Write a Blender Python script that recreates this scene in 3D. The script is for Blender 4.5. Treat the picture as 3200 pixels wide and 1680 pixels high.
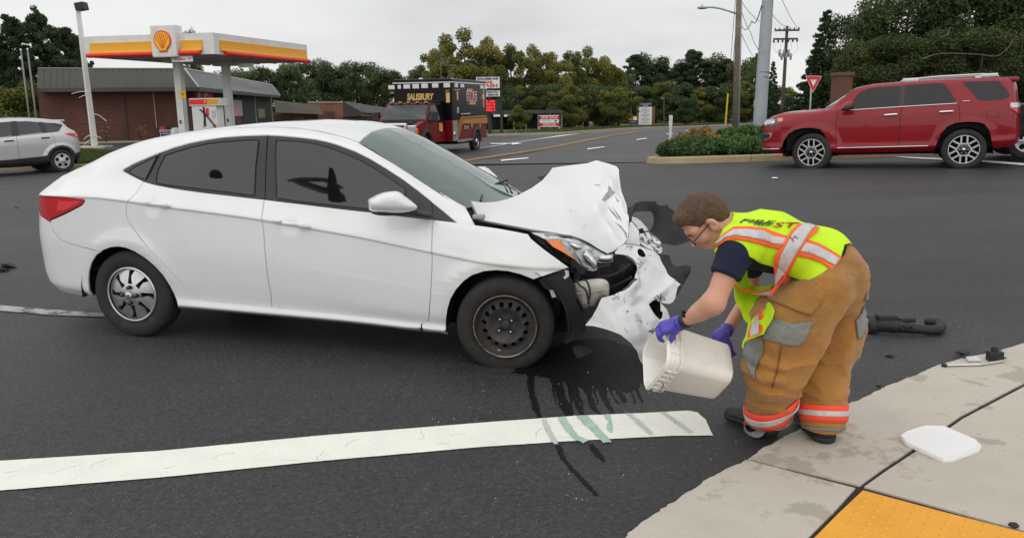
import bpy,bmesh,math,random
import numpy as np
from mathutils import Vector,Matrix
from mathutils.bvhtree import BVHTree
from mathutils.geometry import delaunay_2d_cdt
for o in list(bpy.data.objects):bpy.data.objects.remove(o)
random.seed(7);RNG=np.random.RandomState(7)
S=bpy.context.scene;COL=S.collection
# ---------------------------------------------------------------- camera
FPX,CX,CY=2489.0,1600.0,840.0 # photograph is 3200 x 1680
PITCH,ROLL,CAMH=math.radians(11.6),math.radians(0.7),1.58
cp_,sp_,cr_,sr_=math.cos(PITCH),math.sin(PITCH),math.cos(ROLL),math.sin(ROLL)
R0=np.array([1,0,0.]);F_=np.array([0,cp_,-sp_]);U0=np.array([0,sp_,cp_])
R_=cr_*R0-sr_*U0;U_=sr_*R0+cr_*U0
CAMP=np.array([0,0,CAMH])
cam=bpy.data.cameras.new('camera');camo=bpy.data.objects.new('camera',cam);COL.objects.link(camo)
cam.sensor_fit='HORIZONTAL';cam.sensor_width=36.0;cam.lens=FPX/3200*36.0
cam.clip_start=0.05;cam.clip_end=3000
camo.matrix_world=Matrix(((R_[0],U_[0],-F_[0],0),(R_[1],U_[1],-F_[1],0),(R_[2],U_[2],-F_[2],CAMH),(0,0,0,1)))
S.camera=camo
# ---------------------------------------------------------------- world: overcast sky
SUN_EL,SUN_AZ=math.radians(38),math.radians(200)
W=bpy.data.worlds.new('World');S.world=W;W.use_nodes=True
wt=W.node_tree;wt.nodes.clear()
def wn(t):return wt.nodes.new(t)
sky=wn('ShaderNodeTexSky');sky.sky_type='NISHITA';sky.sun_disc=False
sky.sun_elevation=SUN_EL;sky.sun_rotation=SUN_AZ
skyd=wn('ShaderNodeVectorMath');skyd.operation='SCALE';skyd.inputs['Scale'].default_value=0.08
wt.links.new(sky.outputs[0],skyd.inputs[0])
tc=wn('ShaderNodeTexCoord')
sep=wn('ShaderNodeSeparateXYZ');wt.links.new(tc.outputs['Generated'],sep.inputs[0])
zc=wn('ShaderNodeMath');zc.operation='MAXIMUM';zc.inputs[1].default_value=0.0;wt.links.new(sep.outputs[2],zc.inputs[0])
zo=wn('ShaderNodeMath');zo.operation='ADD';zo.inputs[1].default_value=0.16;wt.links.new(zc.outputs[0],zo.inputs[0])
dv=wn('ShaderNodeVectorMath');dv.operation='DIVIDE';wt.links.new(tc.outputs['Generated'],dv.inputs[0])
cmb=wn('ShaderNodeCombineXYZ')
for i in range(3):wt.links.new(zo.outputs[0],cmb.inputs[i])
wt.links.new(cmb.outputs[0],dv.inputs[1])
mp=wn('ShaderNodeMapping');mp.inputs['Scale'].default_value=(0.7,0.7,1.0);mp.inputs['Location'].default_value=(3.1,1.7,0)
wt.links.new(dv.outputs[0],mp.inputs[0])
nz=wn('ShaderNodeTexNoise');nz.inputs['Scale'].default_value=0.8;nz.inputs['Detail'].default_value=4;nz.inputs['Roughness'].default_value=0.5
wt.links.new(mp.outputs[0],nz.inputs['Vector'])
cr=wn('ShaderNodeValToRGB');e=cr.color_ramp.elements
e[0].position=0.30;e[0].color=(0.56,0.56,0.575,1);e[1].position=0.66;e[1].color=(0.79,0.79,0.785,1)
m_=e.new(0.48);m_.color=(0.70,0.70,0.702,1)
wt.links.new(nz.outputs['Fac'],cr.inputs[0])
zr=wn('ShaderNodeMapRange');zr.inputs['From Min'].default_value=0;zr.inputs['From Max'].default_value=1
zr.inputs['To Min'].default_value=1.0;zr.inputs['To Max'].default_value=1.0;wt.links.new(zc.outputs[0],zr.inputs['Value'])
gr=wn('ShaderNodeVectorMath');gr.operation='SCALE';wt.links.new(cr.outputs[0],gr.inputs[0]);wt.links.new(zr.outputs[0],gr.inputs['Scale'])
mx=wn('ShaderNodeMix');mx.data_type='RGBA';mx.inputs[0].default_value=0.94
wt.links.new(skyd.outputs[0],mx.inputs[6]);wt.links.new(gr.outputs[0],mx.inputs[7])
bg=wn('ShaderNodeBackground');bg.inputs['Strength'].default_value=1.0;wt.links.new(mx.outputs[2],bg.inputs[0])
wo=wn('ShaderNodeOutputWorld');wt.links.new(bg.outputs[0],wo.inputs[0])
sl=bpy.data.lights.new('sun','SUN');sl.energy=1.3;sl.angle=math.radians(150);sl.color=(1,0.97,0.93)
so=bpy.data.objects.new('sun',sl);COL.objects.link(so)
so.rotation_euler=(math.pi/2-SUN_EL,0,math.pi-SUN_AZ)
so['kind']='structure'
S.view_settings.view_transform='Standard';S.view_settings.look='None';S.view_settings.gamma=1
S.view_settings.use_curve_mapping=False;S.view_settings.exposure=0.20
S.render.engine='CYCLES'
# ---------------------------------------------------------------- pixel <-> place
def ray(px,py):return (px-CX)/FPX*R_-(py-CY)/FPX*U_+F_
def at_z(px,py,z):# point on the pixel's ray at camera depth z
    return CAMP+z*ray(px,py)
def at_y(px,py,y):# ... at world distance y
    d=ray(px,py);return CAMP+d*(y/d[1])
def sst(a,b,x):
    t=np.clip((x-a)/(b-a),0,1);return t*t*(3-2*t)
KERB=np.array([(0.10,2.40),(0.42,2.70),(1.10,3.33),(1.73,3.93),(2.47,4.52),(3.34,5.0),(4.6,5.45),(7.5,6.1),(12.,6.4),(20,6.6)])
def g(x,y):# height of the ground
    x=np.asarray(x,float);y=np.asarray(y,float)
    yk=np.interp(x,KERB[:,0],KERB[:,1]);yk=np.where(x<0.1,2.4+(x-0.1)*0.95,yk)
    d=(y-yk)*0.72
    near=0.075*sst(0.0,3.6,d)
    tilt=0.022*np.clip(x,-15,13)*sst(6,14,y)*(1-sst(45,110,y)*0.6)
    far=(-0.30*sst(17,31,y)-0.0225*np.maximum(0,y-46)*(1-0.5*sst(150,260,y)))*sst(-14,-4,x)*(1-.5*sst(6,14,x)*(1-sst(30,60,y)))
    return near+tilt+far
def gp(px,py):# pixel -> ground
    d=ray(px,py);lo,hi=1.0,400.0
    f=lambda t:(CAMP+t*d)[2]-float(g((CAMP+t*d)[0],(CAMP+t*d)[1]))
    ts=np.linspace(1,400,1600);p=CAMP[None]+ts[:,None]*d
    h=p[:,2]-g(p[:,0],p[:,1]);k=np.argmax(h<0) if (h<0).any() else len(ts)-1
    lo,hi=ts[max(k-1,0)],ts[k]
    for _ in range(30):
        m=(lo+hi)/2
        if f(m)>0:lo=m
        else:hi=m
    return CAMP+hi*d
def proj(X):
    d=np.asarray(X,float)-CAMP;z=d@F_
    return CX+FPX*(d@R_)/z,CY-FPX*(d@U_)/z,z
def onscreen(px,py,y,base=None):# ground point under a pixel column at distance y
    p=at_y(px,py,y);return np.array([p[0],p[1],float(g(p[0],p[1]))])
# ---------------------------------------------------------------- materials
MATS={}
def mat(name,color=(.5,.5,.5),rough=.6,metal=0.,coat=0.,coat_rough=.05,spec=.5,var=0.,var_scale=8.,bump=0.,bump_scale=60.,alpha=1.,trans=0.,ior=1.45,emit=None,emit_s=0.,dirt=None,sheen=0.):
    """principled material with optional colour variation, bump and dirt (color, scale, lo, hi)"""
    if name in MATS:return MATS[name]
    m=bpy.data.materials.new(name);m.use_nodes=True;t=m.node_tree;b=t.nodes['Principled BSDF']
    c=(color[0],color[1],color[2],1)
    b.inputs['Base Color'].default_value=c;b.inputs['Roughness'].default_value=rough;b.inputs['Metallic'].default_value=metal
    b.inputs['Coat Weight'].default_value=coat;b.inputs['Coat Roughness'].default_value=coat_rough
    b.inputs['Specular IOR Level'].default_value=spec;b.inputs['IOR'].default_value=ior
    b.inputs['Transmission Weight'].default_value=trans;b.inputs['Alpha'].default_value=alpha
    if sheen:b.inputs['Sheen Weight'].default_value=sheen
    if emit:b.inputs['Emission Color'].default_value=(*emit,1);b.inputs['Emission Strength'].default_value=emit_s
    cur=None;tco=None
    def coord():
        nonlocal tco
        if tco is None:tco=t.nodes.new('ShaderNodeTexCoord')
        return tco.outputs['Object']
    if var:
        n=t.nodes.new('ShaderNodeTexNoise');n.inputs['Scale'].default_value=var_scale;n.inputs['Detail'].default_value=6
        n.inputs['Roughness'].default_value=.65;t.links.new(coord(),n.inputs['Vector'])
        r=t.nodes.new('ShaderNodeMapRange');r.inputs['From Min'].default_value=.3;r.inputs['From Max'].default_value=.7
        r.inputs['To Min'].default_value=1-var;r.inputs['To Max'].default_value=1+var;t.links.new(n.outputs['Fac'],r.inputs['Value'])
        v=t.nodes.new('ShaderNodeVectorMath');v.operation='SCALE';v.inputs[0].default_value=color;t.links.new(r.outputs[0],v.inputs['Scale'])
        cur=v.outputs[0]
    if dirt:
        dc,ds,lo,hi=dirt
        n=t.nodes.new('ShaderNodeTexNoise');n.inputs['Scale'].default_value=ds;n.inputs['Detail'].default_value=8;n.inputs['Roughness'].default_value=.7
        t.links.new(coord(),n.inputs['Vector'])
        r=t.nodes.new('ShaderNodeMapRange');r.inputs['From Min'].default_value=lo;r.inputs['From Max'].default_value=hi;t.links.new(n.outputs['Fac'],r.inputs['Value'])
        x=t.nodes.new('ShaderNodeMix');x.data_type='RGBA';t.links.new(r.outputs[0],x.inputs[0])
        if cur is None:x.inputs[6].default_value=c
        else:t.links.new(cur,x.inputs[6])
        x.inputs[7].default_value=(*dc,1);cur=x.outputs[2]
    if cur is not None:t.links.new(cur,b.inputs['Base Color'])
    if bump:
        n=t.nodes.new('ShaderNodeTexNoise');n.inputs['Scale'].default_value=bump_scale;n.inputs['Detail'].default_value=6;t.links.new(coord(),n.inputs['Vector'])
        bb=t.nodes.new('ShaderNodeBump');bb.inputs['Strength'].default_value=bump;bb.inputs['Distance'].default_value=.02
        t.links.new(n.outputs['Fac'],bb.inputs['Height']);t.links.new(bb.outputs[0],b.inputs['Normal'])
    MATS[name]=m;return m
def glassmat(name,tint,refl=.25,haze=(0,0,0),hz=0.0,rough=.02):
    """window glass: tinted see-through with a mirror film"""
    if name in MATS:return MATS[name]
    m=bpy.data.materials.new(name);m.use_nodes=True;t=m.node_tree;t.nodes.clear()
    o=t.nodes.new('ShaderNodeOutputMaterial');tr=t.nodes.new('ShaderNodeBsdfTransparent');tr.inputs[0].default_value=(*tint,1)
    gl=t.nodes.new('ShaderNodeBsdfGlossy');gl.inputs['Roughness'].default_value=rough;gl.inputs[0].default_value=(.95,1,.98,1)
    fr=t.nodes.new('ShaderNodeFresnel');fr.inputs[0].default_value=1.5
    ma=t.nodes.new('ShaderNodeMath');ma.operation='MULTIPLY_ADD';ma.inputs[1].default_value=1-refl;ma.inputs[2].default_value=refl;ma.use_clamp=True
    t.links.new(fr.outputs[0],ma.inputs[0])
    src=tr.outputs[0]
    if hz:
        d=t.nodes.new('ShaderNodeBsdfDiffuse');d.inputs[0].default_value=(*haze,1);x=t.nodes.new('ShaderNodeMixShader');x.inputs[0].default_value=hz
        t.links.new(tr.outputs[0],x.inputs[1]);t.links.new(d.outputs[0],x.inputs[2]);src=x.outputs[0]
    mi=t.nodes.new('ShaderNodeMixShader');t.links.new(ma.outputs[0],mi.inputs[0]);t.links.new(src,mi.inputs[1]);t.links.new(gl.outputs[0],mi.inputs[2])
    t.links.new(mi.outputs[0],o.inputs[0]);MATS[name]=m;return m
# ---------------------------------------------------------------- objects
def tag(o,label=None,cat=None,group=None,kind=None):
    if label:o['label']=label
    if cat:o['category']=cat
    if group:o['group']=group
    if kind:o['kind']=kind
    return o
def thing(name,label,cat,loc=(0,0,0),rz=0.,group=None):
    o=bpy.data.objects.new(name,None);COL.objects.link(o);o.empty_display_size=.2
    o.location=[float(v) for v in loc];o.rotation_euler=(0,0,rz);return tag(o,label,cat,group)
def mesh(name,verts,faces,m=None,parent=None,smooth=False,mats=None,fmat=None,normals=None):
    me=bpy.data.meshes.new(name)
    me.from_pydata([tuple(map(float,v)) for v in verts],[],[tuple(int(i) for i in f) for f in faces])
    for mm in (mats or ([m] if m else [])):me.materials.append(mm)
    if fmat is not None:me.polygons.foreach_set('material_index',np.asarray(fmat,np.int32))
    if smooth:me.polygons.foreach_set('use_smooth',np.ones(len(me.polygons),bool))
    me.update()
    if normals is not None:me.normals_split_custom_set_from_vertices([tuple(map(float,n)) for n in normals])
    o=bpy.data.objects.new(name,me);COL.objects.link(o)
    if parent is not None:o.parent=parent
    return o
class MB:
    """collects simple shapes into one mesh"""
    def __init__(s):s.v=[];s.f=[]
    def add(s,v,f):
        n=len(s.v);s.v += [tuple(map(float,p)) for p in v];s.f += [tuple(i+n for i in q) for q in f];return s
    def box(s,a,b,M=None):
        x0,y0,z0=a;x1,y1,z1=b
        v=[(x0,y0,z0),(x1,y0,z0),(x1,y1,z0),(x0,y1,z0),(x0,y0,z1),(x1,y0,z1),(x1,y1,z1),(x0,y1,z1)]
        if M is not None:v=[tuple(M@Vector(p)) for p in v]
        return s.add(v,[(0,3,2,1),(4,5,6,7),(0,1,5,4),(1,2,6,5),(2,3,7,6),(3,0,4,7)])
    def bevbox(s,a,b,r):
        """box with chamfered vertical and horizontal edges"""
        bm=bmesh.new();bmesh.ops.create_cube(bm,size=1)
        for v in bm.verts:
            v.co=Vector([(a[i]+b[i])/2+v.co[i]*(b[i]-a[i]) for i in range(3)])
        bmesh.ops.bevel(bm,geom=list(bm.edges),offset=r,segments=2,affect='EDGES',profile=.6)
        bm.verts.index_update();s.add([v.co for v in bm.verts],[[v.index for v in f.verts] for f in bm.faces]);bm.free();return s
    def tube(s,pts,rad,n=8,cap=True):
        pts=[np.array(p,float) for p in pts];k=len(pts);rad=[rad]*k if np.isscalar(rad) else list(rad)
        base=len(s.v);up=None
        for i in range(k):
            t=pts[min(i+1,k-1)]-pts[max(i-1,0)];t=t/(np.linalg.norm(t)+1e-12)
            if up is None:up=np.array([0,0,1.]) if abs(t[2])<.9 else np.array([1.,0,0])
            a=np.cross(t,up);a /= np.linalg.norm(a)+1e-12;b=np.cross(a,t);up=b
            for j in range(n):
                w=2*math.pi*j/n;s.v.append(tuple(pts[i]+rad[i]*(math.cos(w)*a+math.sin(w)*b)))
        for i in range(k-1):
            for j in range(n):
                j2=(j+1) % n;s.f.append((base+i*n+j,base+i*n+j2,base+(i+1)*n+j2,base+(i+1)*n+j))
        if cap:s.f.append(tuple(base+j for j in reversed(range(n))));s.f.append(tuple(base+(k-1)*n+j for j in range(n)))
        return s
    def lathe(s,prof,n=32,c=(0,0,0),axis='y'):
        """profile [(r, h)] turned about an axis through c"""
        base=len(s.v);k=len(prof)
        for r,h in prof:
            for j in range(n):
                w=2*math.pi*j/n;a,b=r*math.cos(w),r*math.sin(w)
                p=(a,h,b) if axis == 'y' else (a,b,h) if axis == 'z' else (h,a,b)
                s.v.append((p[0]+c[0],p[1]+c[1],p[2]+c[2]))
        for i in range(k-1):
            for j in range(n):
                j2=(j+1) % n;s.f.append((base+i*n+j,base+i*n+j2,base+(i+1)*n+j2,base+(i+1)*n+j))
        return s
    def prism(s,poly,a,b,M=None):
        """closed 2-D polygon [(x, z)] extruded along y from a to b"""
        n=len(poly);v=[(x,a,z) for x,z in poly]+[(x,b,z) for x,z in poly]
        if M is not None:v=[tuple(M@Vector(p)) for p in v]
        return s.add(v,[tuple(range(n)),tuple(reversed(range(n,2*n)))]+[(i,i+n,(i+1) % n+n,(i+1) % n) for i in range(n)])
    def build(s,name,m,parent=None,smooth=False,bevel=0,sharp=None):
        o=mesh(name,s.v,s.f,m,parent,smooth)
        bm=bmesh.new();bm.from_mesh(o.data);bmesh.ops.recalc_face_normals(bm,faces=list(bm.faces));bm.to_mesh(o.data);bm.free()
        if smooth:
            o.data.polygons.foreach_set('use_smooth',np.ones(len(o.data.polygons),bool))
            if sharp is not None:o.data.set_sharp_from_angle(angle=math.radians(sharp))
        if bevel:
            md=o.modifiers.new('bevel','BEVEL');md.width=bevel;md.segments=2;md.limit_method='ANGLE'
        return o
def copy_tree(o,parent=None):
    c=o.copy();COL.objects.link(c);c.parent=parent
    for ch in list(o.children):copy_tree(ch,c)
    return c
def text_obj(name,body,size,m,parent,loc,xdir,updir,align='CENTER',depth=.004,width=None,bold=0.,shear=0.):
    """lettering as a mesh standing on a plane with right direction xdir and up direction updir"""
    cu=bpy.data.curves.new(name,'FONT');cu.body=body;cu.size=size;cu.align_x=align;cu.align_y='CENTER';cu.extrude=depth;cu.offset=bold;cu.shear=shear;cu.resolution_u=3
    t=bpy.data.objects.new(name+'_c',cu);COL.objects.link(t)
    me=bpy.data.meshes.new_from_object(t);bpy.data.objects.remove(t)
    if width:
        xs=[v.co.x for v in me.vertices];s=width/(max(xs)-min(xs)+1e-9)
        for v in me.vertices:v.co.x *= s
    me.materials.clear();me.materials.append(m)
    x=Vector(xdir).normalized();u=Vector(updir);u=(u-u.dot(x)*x).normalized();n=x.cross(u)
    M=Matrix.Translation(Vector([float(q) for q in loc]))@Matrix((x,u,n)).transposed().to_4x4()
    me.transform(M);o=bpy.data.objects.new(name,me);COL.objects.link(o);o.parent=parent;return o
def pchip(xk,yk,x):
    xk=np.asarray(xk,float);yk=np.asarray(yk,float);x=np.clip(np.asarray(x,float),xk[0],xk[-1])
    h=np.diff(xk);d=np.diff(yk)/h;m=np.zeros(len(xk));m[0],m[-1]=d[0],d[-1]
    for i in range(1,len(xk)-1):
        if d[i-1]*d[i]>0:
            w1=2*h[i]+h[i-1];w2=h[i]+2*h[i-1];m[i]=(w1+w2)/(w1/d[i-1]+w2/d[i])
    k=np.clip(np.searchsorted(xk,x)-1,0,len(h)-1);t=(x-xk[k])/h[k]
    return ((2*t**3-3*t**2+1)*yk[k]+(t**3-2*t**2+t)*h[k]*m[k]+(-2*t**3+3*t**2)*yk[k+1]+(t**3-t**2)*h[k]*m[k+1])
def densify(P,step,closed=True,smooth=False):
    P=[np.array(p,float) for p in P];out=[];n=len(P)
    for i in range(n if closed else n-1):
        a,b=P[i],P[(i+1) % n];k=max(1,int(np.ceil(np.linalg.norm(b-a)/step)))
        if smooth:
            p0=P[i-1] if (closed or i>0) else a;p3=P[(i+2) % n] if (closed or i+2<n) else b
            for j in range(k):
                t=j/k;out.append(.5*((2*a)+(-p0+b)*t+(2*p0-5*a+4*b-p3)*t*t+(-p0+3*a-3*b+p3)*t**3))
        else:
            for j in range(k):out.append(a+(b-a)*j/k)
    if not closed:out.append(P[-1])
    return out
def inpoly(P,q):
    P=np.asarray(P);x,y=q[:,0],q[:,1];r=np.zeros(len(q),bool);n=len(P);j=n-1
    for i in range(n):
        xi,yi=P[i];xj,yj=P[j]
        c=((yi>y) != (yj>y)) & (x<(xj-xi)*(y-yi)/(yj-yi+1e-15)+xi);r ^= c;j=i
    return r
def cdt(poly,holes=(),res=(.03,.03)):
    """triangulate a polygon with holes, with a regular grid of points inside; returns verts2d, tris"""
    loops=[np.array(poly,float)]+[np.array(h,float) for h in holes]
    pts=[];edges=[]
    for L in loops:
        b=len(pts);pts += [tuple(p) for p in L];n=len(L);edges += [(b+i,b+(i+1) % n) for i in range(n)]
    lo,hi=loops[0].min(0),loops[0].max(0)
    gx=np.arange(lo[0]+res[0]*.5,hi[0],res[0]);gy=np.arange(lo[1]+res[1]*.5,hi[1],res[1])
    if len(gx) and len(gy):
        G=np.array([(x+(res[0]*.5 if j % 2 else 0),y) for j,y in enumerate(gy) for x in gx])
        k=inpoly(loops[0],G)
        for h in loops[1:]:k &= ~inpoly(h,G)
        G=G[k];B=np.array(pts)
        if len(G):
            d=np.full(len(G),9e9)
            for s in range(0,len(B),64):
                q=(G[:,None]-B[None,s:s+64])/np.array(res);d=np.minimum(d,(q**2).sum(2).min(1))
            G=G[d>.16];pts += [tuple(p) for p in G]
    r=delaunay_2d_cdt([Vector(p) for p in pts],edges,[],2,1e-7)
    V=np.array([(v.x,v.y) for v in r[0]]);T=[tuple(f) for f in r[2]]
    if len(loops)>1:
        c=np.array([V[list(f)].mean(0) for f in T]);k=np.ones(len(T),bool)
        for h in loops[1:]:k &= ~inpoly(h,c)
        T=[f for f,q in zip(T,k) if q]
    return V,T
def boundary_edges(T):
    e={}
    for f in T:
        for i in range(len(f)):
            a,b=f[i],f[(i+1) % len(f)];e[(a,b)]=1
    return [k for k in e if (k[1],k[0]) not in e]
def skin(V,T,N,thick):
    """give a sheet an edge: skirt of depth thick behind its border"""
    V=[np.array(v) for v in V];F=[tuple(f) for f in T];NN=[np.array(n) for n in N]
    m={}
    def dup(i,off,s):
        k=(i,s)
        if k not in m:m[k]=len(V);V.append(V[i]-NN[i]*off);NN.append(NN[i])
        return m[k]
    for a,b in boundary_edges(T):
        F.append((b,a,dup(a,thick,1),dup(b,thick,1)))
    return V,F,NN
def tps(samples,q):
    """thin-plate interpolation of (x, y, value...) samples at points q"""
    A=np.array(samples,float);X=A[:,:2]/100.;Yv=A[:,2:];q=np.asarray(q,float)/100.
    U=lambda r2:.5*r2*np.log(r2+1e-12)
    n=len(X);K=U(((X[:,None]-X[None])**2).sum(2))+np.eye(n)*1e-6
    Pm=np.c_[np.ones(n),X];L=np.block([[K,Pm],[Pm.T,np.zeros((3,3))]])
    w=np.linalg.solve(L,np.r_[Yv,np.zeros((3,Yv.shape[1]))])
    return U(((q[:,None]-X[None])**2).sum(2))@w[:n]+np.c_[np.ones(len(q)),q]@w[n:]
def vnormals(V,T):
    V=np.asarray(V,float);T=np.asarray(T);n=np.cross(V[T[:,1]]-V[T[:,0]],V[T[:,2]]-V[T[:,0]])
    N=np.zeros_like(V)
    for k in range(3):np.add.at(N,T[:,k],n)
    return N/(np.linalg.norm(N,axis=1)[:,None]+1e-12)
def hashn(p,s=1.0,seed=0):
    """cheap smooth 3-D value noise in [-1, 1] (numpy)"""
    p=np.asarray(p,float)*s+seed*17.13;i=np.floor(p).astype(int);f=p-i;f=f*f*(3-2*f)
    def h(a,b,c):
        n=(a*374761393+b*668265263+c*2147483647+seed*974711) & 0xffffffff
        n=((n ^ (n >> 13))*1274126177) & 0xffffffff;return ((n ^ (n >> 16)) & 0xffff)/32767.5-1
    r=0
    for dx in (0,1):
        for dy in (0,1):
            for dz in (0,1):
                w=(f[:,0] if dx else 1-f[:,0])*(f[:,1] if dy else 1-f[:,1])*(f[:,2] if dz else 1-f[:,2])
                r=r+w*h(i[:,0]+dx,i[:,1]+dy,i[:,2]+dz)
    return r
class Frame:
    """a thing's own axes, with the camera ray expressed in them"""
    def __init__(s,O,X,Y,Z):
        s.O=np.array(O,float);s.B=np.array([X,Y,Z],float);s.cam=s.B@(CAMP-s.O)
        s.M=Matrix([list(s.B[:,i])+[s.O[i]] for i in range(3)]+[[0,0,0,1]])
    def ray(s,px,py):return s.B@ray(px,py)
    def plane(s,px,py,y):d=s.ray(px,py);return s.cam+d*((y-s.cam[1])/d[1])
    def planex(s,px,py,x):d=s.ray(px,py);return s.cam+d*((x-s.cam[0])/d[0])
    def planez(s,px,py,z):d=s.ray(px,py);return s.cam+d*((z-s.cam[2])/d[2])
    def world(s,p):return s.O+np.asarray(p)@s.B
def psheet(name,fr,outline,depth,m,parent,holes=(),res=10.,thick=.004,disp=None,smooth=True,seam=6.,axis='y',inner=None,sharp=50):
    """a sheet whose outline is traced in the photograph; depth = [(px, py, y in the frame)] samples bend it in space"""
    O=densify(outline,seam);H=[densify(h,seam) for h in holes]
    V2,T=cdt(O,H,(res,res))
    d=tps(depth,V2)[:,0] if len(depth)>2 else np.full(len(V2),depth[0][2])
    f={'y':fr.plane,'x':fr.planex,'z':fr.planez}[axis]
    V=np.array([f(p[0],p[1],dd) for p,dd in zip(V2,d)])
    N=vnormals(V,T)
    tc=fr.cam[None]-V
    if (N*tc).sum()<0:T=[t[::-1] for t in T];N=-N
    if disp is not None:V=V+disp(V2,V)[:,None]*N;N=vnormals(V,T)
    n0=len(V)
    Vb=V-N*thick;F=[tuple(t) for t in T]+[tuple(n0+i for i in t[::-1]) for t in T]
    for a,b in boundary_edges(T):F.append((b,a,n0+a,n0+b))
    o=mesh(name,np.r_[V,Vb],F,None,parent,smooth,mats=[m,inner or m],fmat=[0]*len(T)+[1]*(len(F)-len(T)))
    if smooth:o.data.set_sharp_from_angle(angle=math.radians(sharp))
    return o

# ================================================================ ground, road, pavement
def asphalt(name,base=.032,fleck=.5,tint=(1,1,1.02)):
    m=bpy.data.materials.new(name);m.use_nodes=True;t=m.node_tree;b=t.nodes['Principled BSDF']
    N=t.nodes.new;L=t.links.new
    co=N('ShaderNodeTexCoord').outputs['Object']
    def noise(s,d=4,r=.6):
        n=N('ShaderNodeTexNoise');n.inputs['Scale'].default_value=s;n.inputs['Detail'].default_value=d;n.inputs['Roughness'].default_value=r;L(co,n.inputs['Vector']);return n.outputs['Fac']
    def mr(src,a,b_,c,d):
        n=N('ShaderNodeMapRange');n.inputs['From Min'].default_value=a;n.inputs['From Max'].default_value=b_;n.inputs['To Min'].default_value=c;n.inputs['To Max'].default_value=d;L(src,n.inputs['Value']);return n.outputs[0]
    def mul(a,c):
        n=N('ShaderNodeMath');n.operation='MULTIPLY';L(a,n.inputs[0]);L(c,n.inputs[1]);return n.outputs[0]
    big=mr(noise(.22,5),.3,.7,.82,1.22);mid=mr(noise(2.3,5),.25,.75,.86,1.16);fine=mul(mr(noise(42,4,.8),.30,.70,.25,1.9),mr(noise(260,2,.7),.3,.7,.55,1.45))
    v=N('ShaderNodeTexVoronoi');v.inputs['Scale'].default_value=95;L(co,v.inputs['Vector'])
    sep_=N('ShaderNodeSeparateColor');L(v.outputs['Color'],sep_.inputs[0])
    lit=mr(sep_.outputs[0],.80,.97,0,1);near=mr(v.outputs['Distance'],.15,.42,1,0);fl=mul(lit,near)
    mb_=N('ShaderNodeMapping');mb_.inputs['Scale'].default_value=(.10,1.1,1);mb_.inputs['Rotation'].default_value=(0,0,-.16);L(co,mb_.inputs[0]);nb_=N('ShaderNodeTexNoise');nb_.inputs['Scale'].default_value=1.;nb_.inputs['Detail'].default_value=5;L(mb_.outputs[0],nb_.inputs['Vector'])
    big=mul(big,mr(nb_.outputs['Fac'],.3,.7,.80,1.25))
    val=mul(mul(mul(big,mid),fine),mr(noise(.05,2),0,1,base,base*1.0001))
    ad=N('ShaderNodeMath');ad.operation='MULTIPLY_ADD';L(fl,ad.inputs[0]);ad.inputs[1].default_value=.15*fleck;L(val,ad.inputs[2])
    cc=N('ShaderNodeCombineColor');
    for i in range(3):
        k=N('ShaderNodeMath');k.operation='MULTIPLY';L(ad.outputs[0],k.inputs[0]);k.inputs[1].default_value=tint[i];L(k.outputs[0],cc.inputs[i])
    L(cc.outputs[0],b.inputs['Base Color'])
    b.inputs['Roughness'].default_value=.60;b.inputs['Specular IOR Level'].default_value=.5
    bp=N('ShaderNodeBump');bp.inputs['Strength'].default_value=.55;bp.inputs['Distance'].default_value=.008
    hs=N('ShaderNodeMath');hs.operation='ADD';L(noise(120,3,.6),hs.inputs[0]);L(mul(near,near),hs.inputs[1]);L(hs.outputs[0],bp.inputs['Height']);L(bp.outputs[0],b.inputs['Normal'])
    return m
M_ASPH=asphalt('asphalt',.030,1.0)
M_ASPH_OLD=asphalt('asphalt_far',.050,.3)
M_CONC=mat('concrete',(.54,.50,.425),.85,var=.10,var_scale=2.2,bump=.35,bump_scale=190,dirt=((.41,.375,.305),2.2,.54,.585))
M_CONC2=mat('concrete_kerb',(.36,.30,.21),.9,var=.15,var_scale=3,bump=.3,bump_scale=60,dirt=((.22,.19,.14),3,.55,.8))
M_GRASS=mat('grass',(.055,.085,.022),.9,var=.35,var_scale=1.5,bump=.6,bump_scale=30,dirt=((.10,.10,.035),.9,.5,.75))
M_SOIL=mat('field',(.055,.065,.026),.95,var=.35,var_scale=.3)
def gsheet(name,xs,ys,off,m,mask=None,parent=None):
    X,Y=np.meshgrid(xs,ys);Z=g(X,Y)+off;V=np.c_[X.ravel(),Y.ravel(),Z.ravel()];n=len(xs);F=[]
    for j in range(len(ys)-1):
        for i in range(n-1):
            F.append((j*n+i,j*n+i+1,(j+1)*n+i+1,(j+1)*n+i))
    return mesh(name,V,F,m,parent,True)
def gpoly(name,pts,off,m,res=.5,parent=None,thick=0,holes=(),kind=None):
    """flat-lying sheet that follows the ground"""
    V2,T=cdt(pts,holes,(res,res));Z=g(V2[:,0],V2[:,1])+off*(1+np.maximum(0,V2[:,1]-12)*(.12 if off<.05 else 0))
    V=np.c_[V2,Z];T=[t if np.cross(V2[t[1]]-V2[t[0]],V2[t[2]]-V2[t[0]])>0 else t[::-1] for t in T]
    F=[tuple(t) for t in T]
    if thick:
        n0=len(V);V=np.r_[V,V-np.array([0,0,thick])]
        for a,b in boundary_edges(T):F.append((b,a,n0+a,n0+b))
    o=mesh(name,V,F,m,parent,not thick)
    if kind:o['kind']=kind
    return o
geo=lambda a,b,n,p:list(a+(b-a)*(np.linspace(0,1,n)**p))
gxs=sorted(set([-900,-500,-300,-200,-140,-100]+list(np.arange(-80,90,4.))+[110,150,220,300,500,900]))
gys=sorted(set([-600,-200,-80]+list(np.arange(-30,60,3.))+list(np.arange(60,300,10.))+[330,400,600,1200]))
ground=gsheet('ground',gxs,gys,-.12,M_SOIL);ground['kind']='structure'

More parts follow.
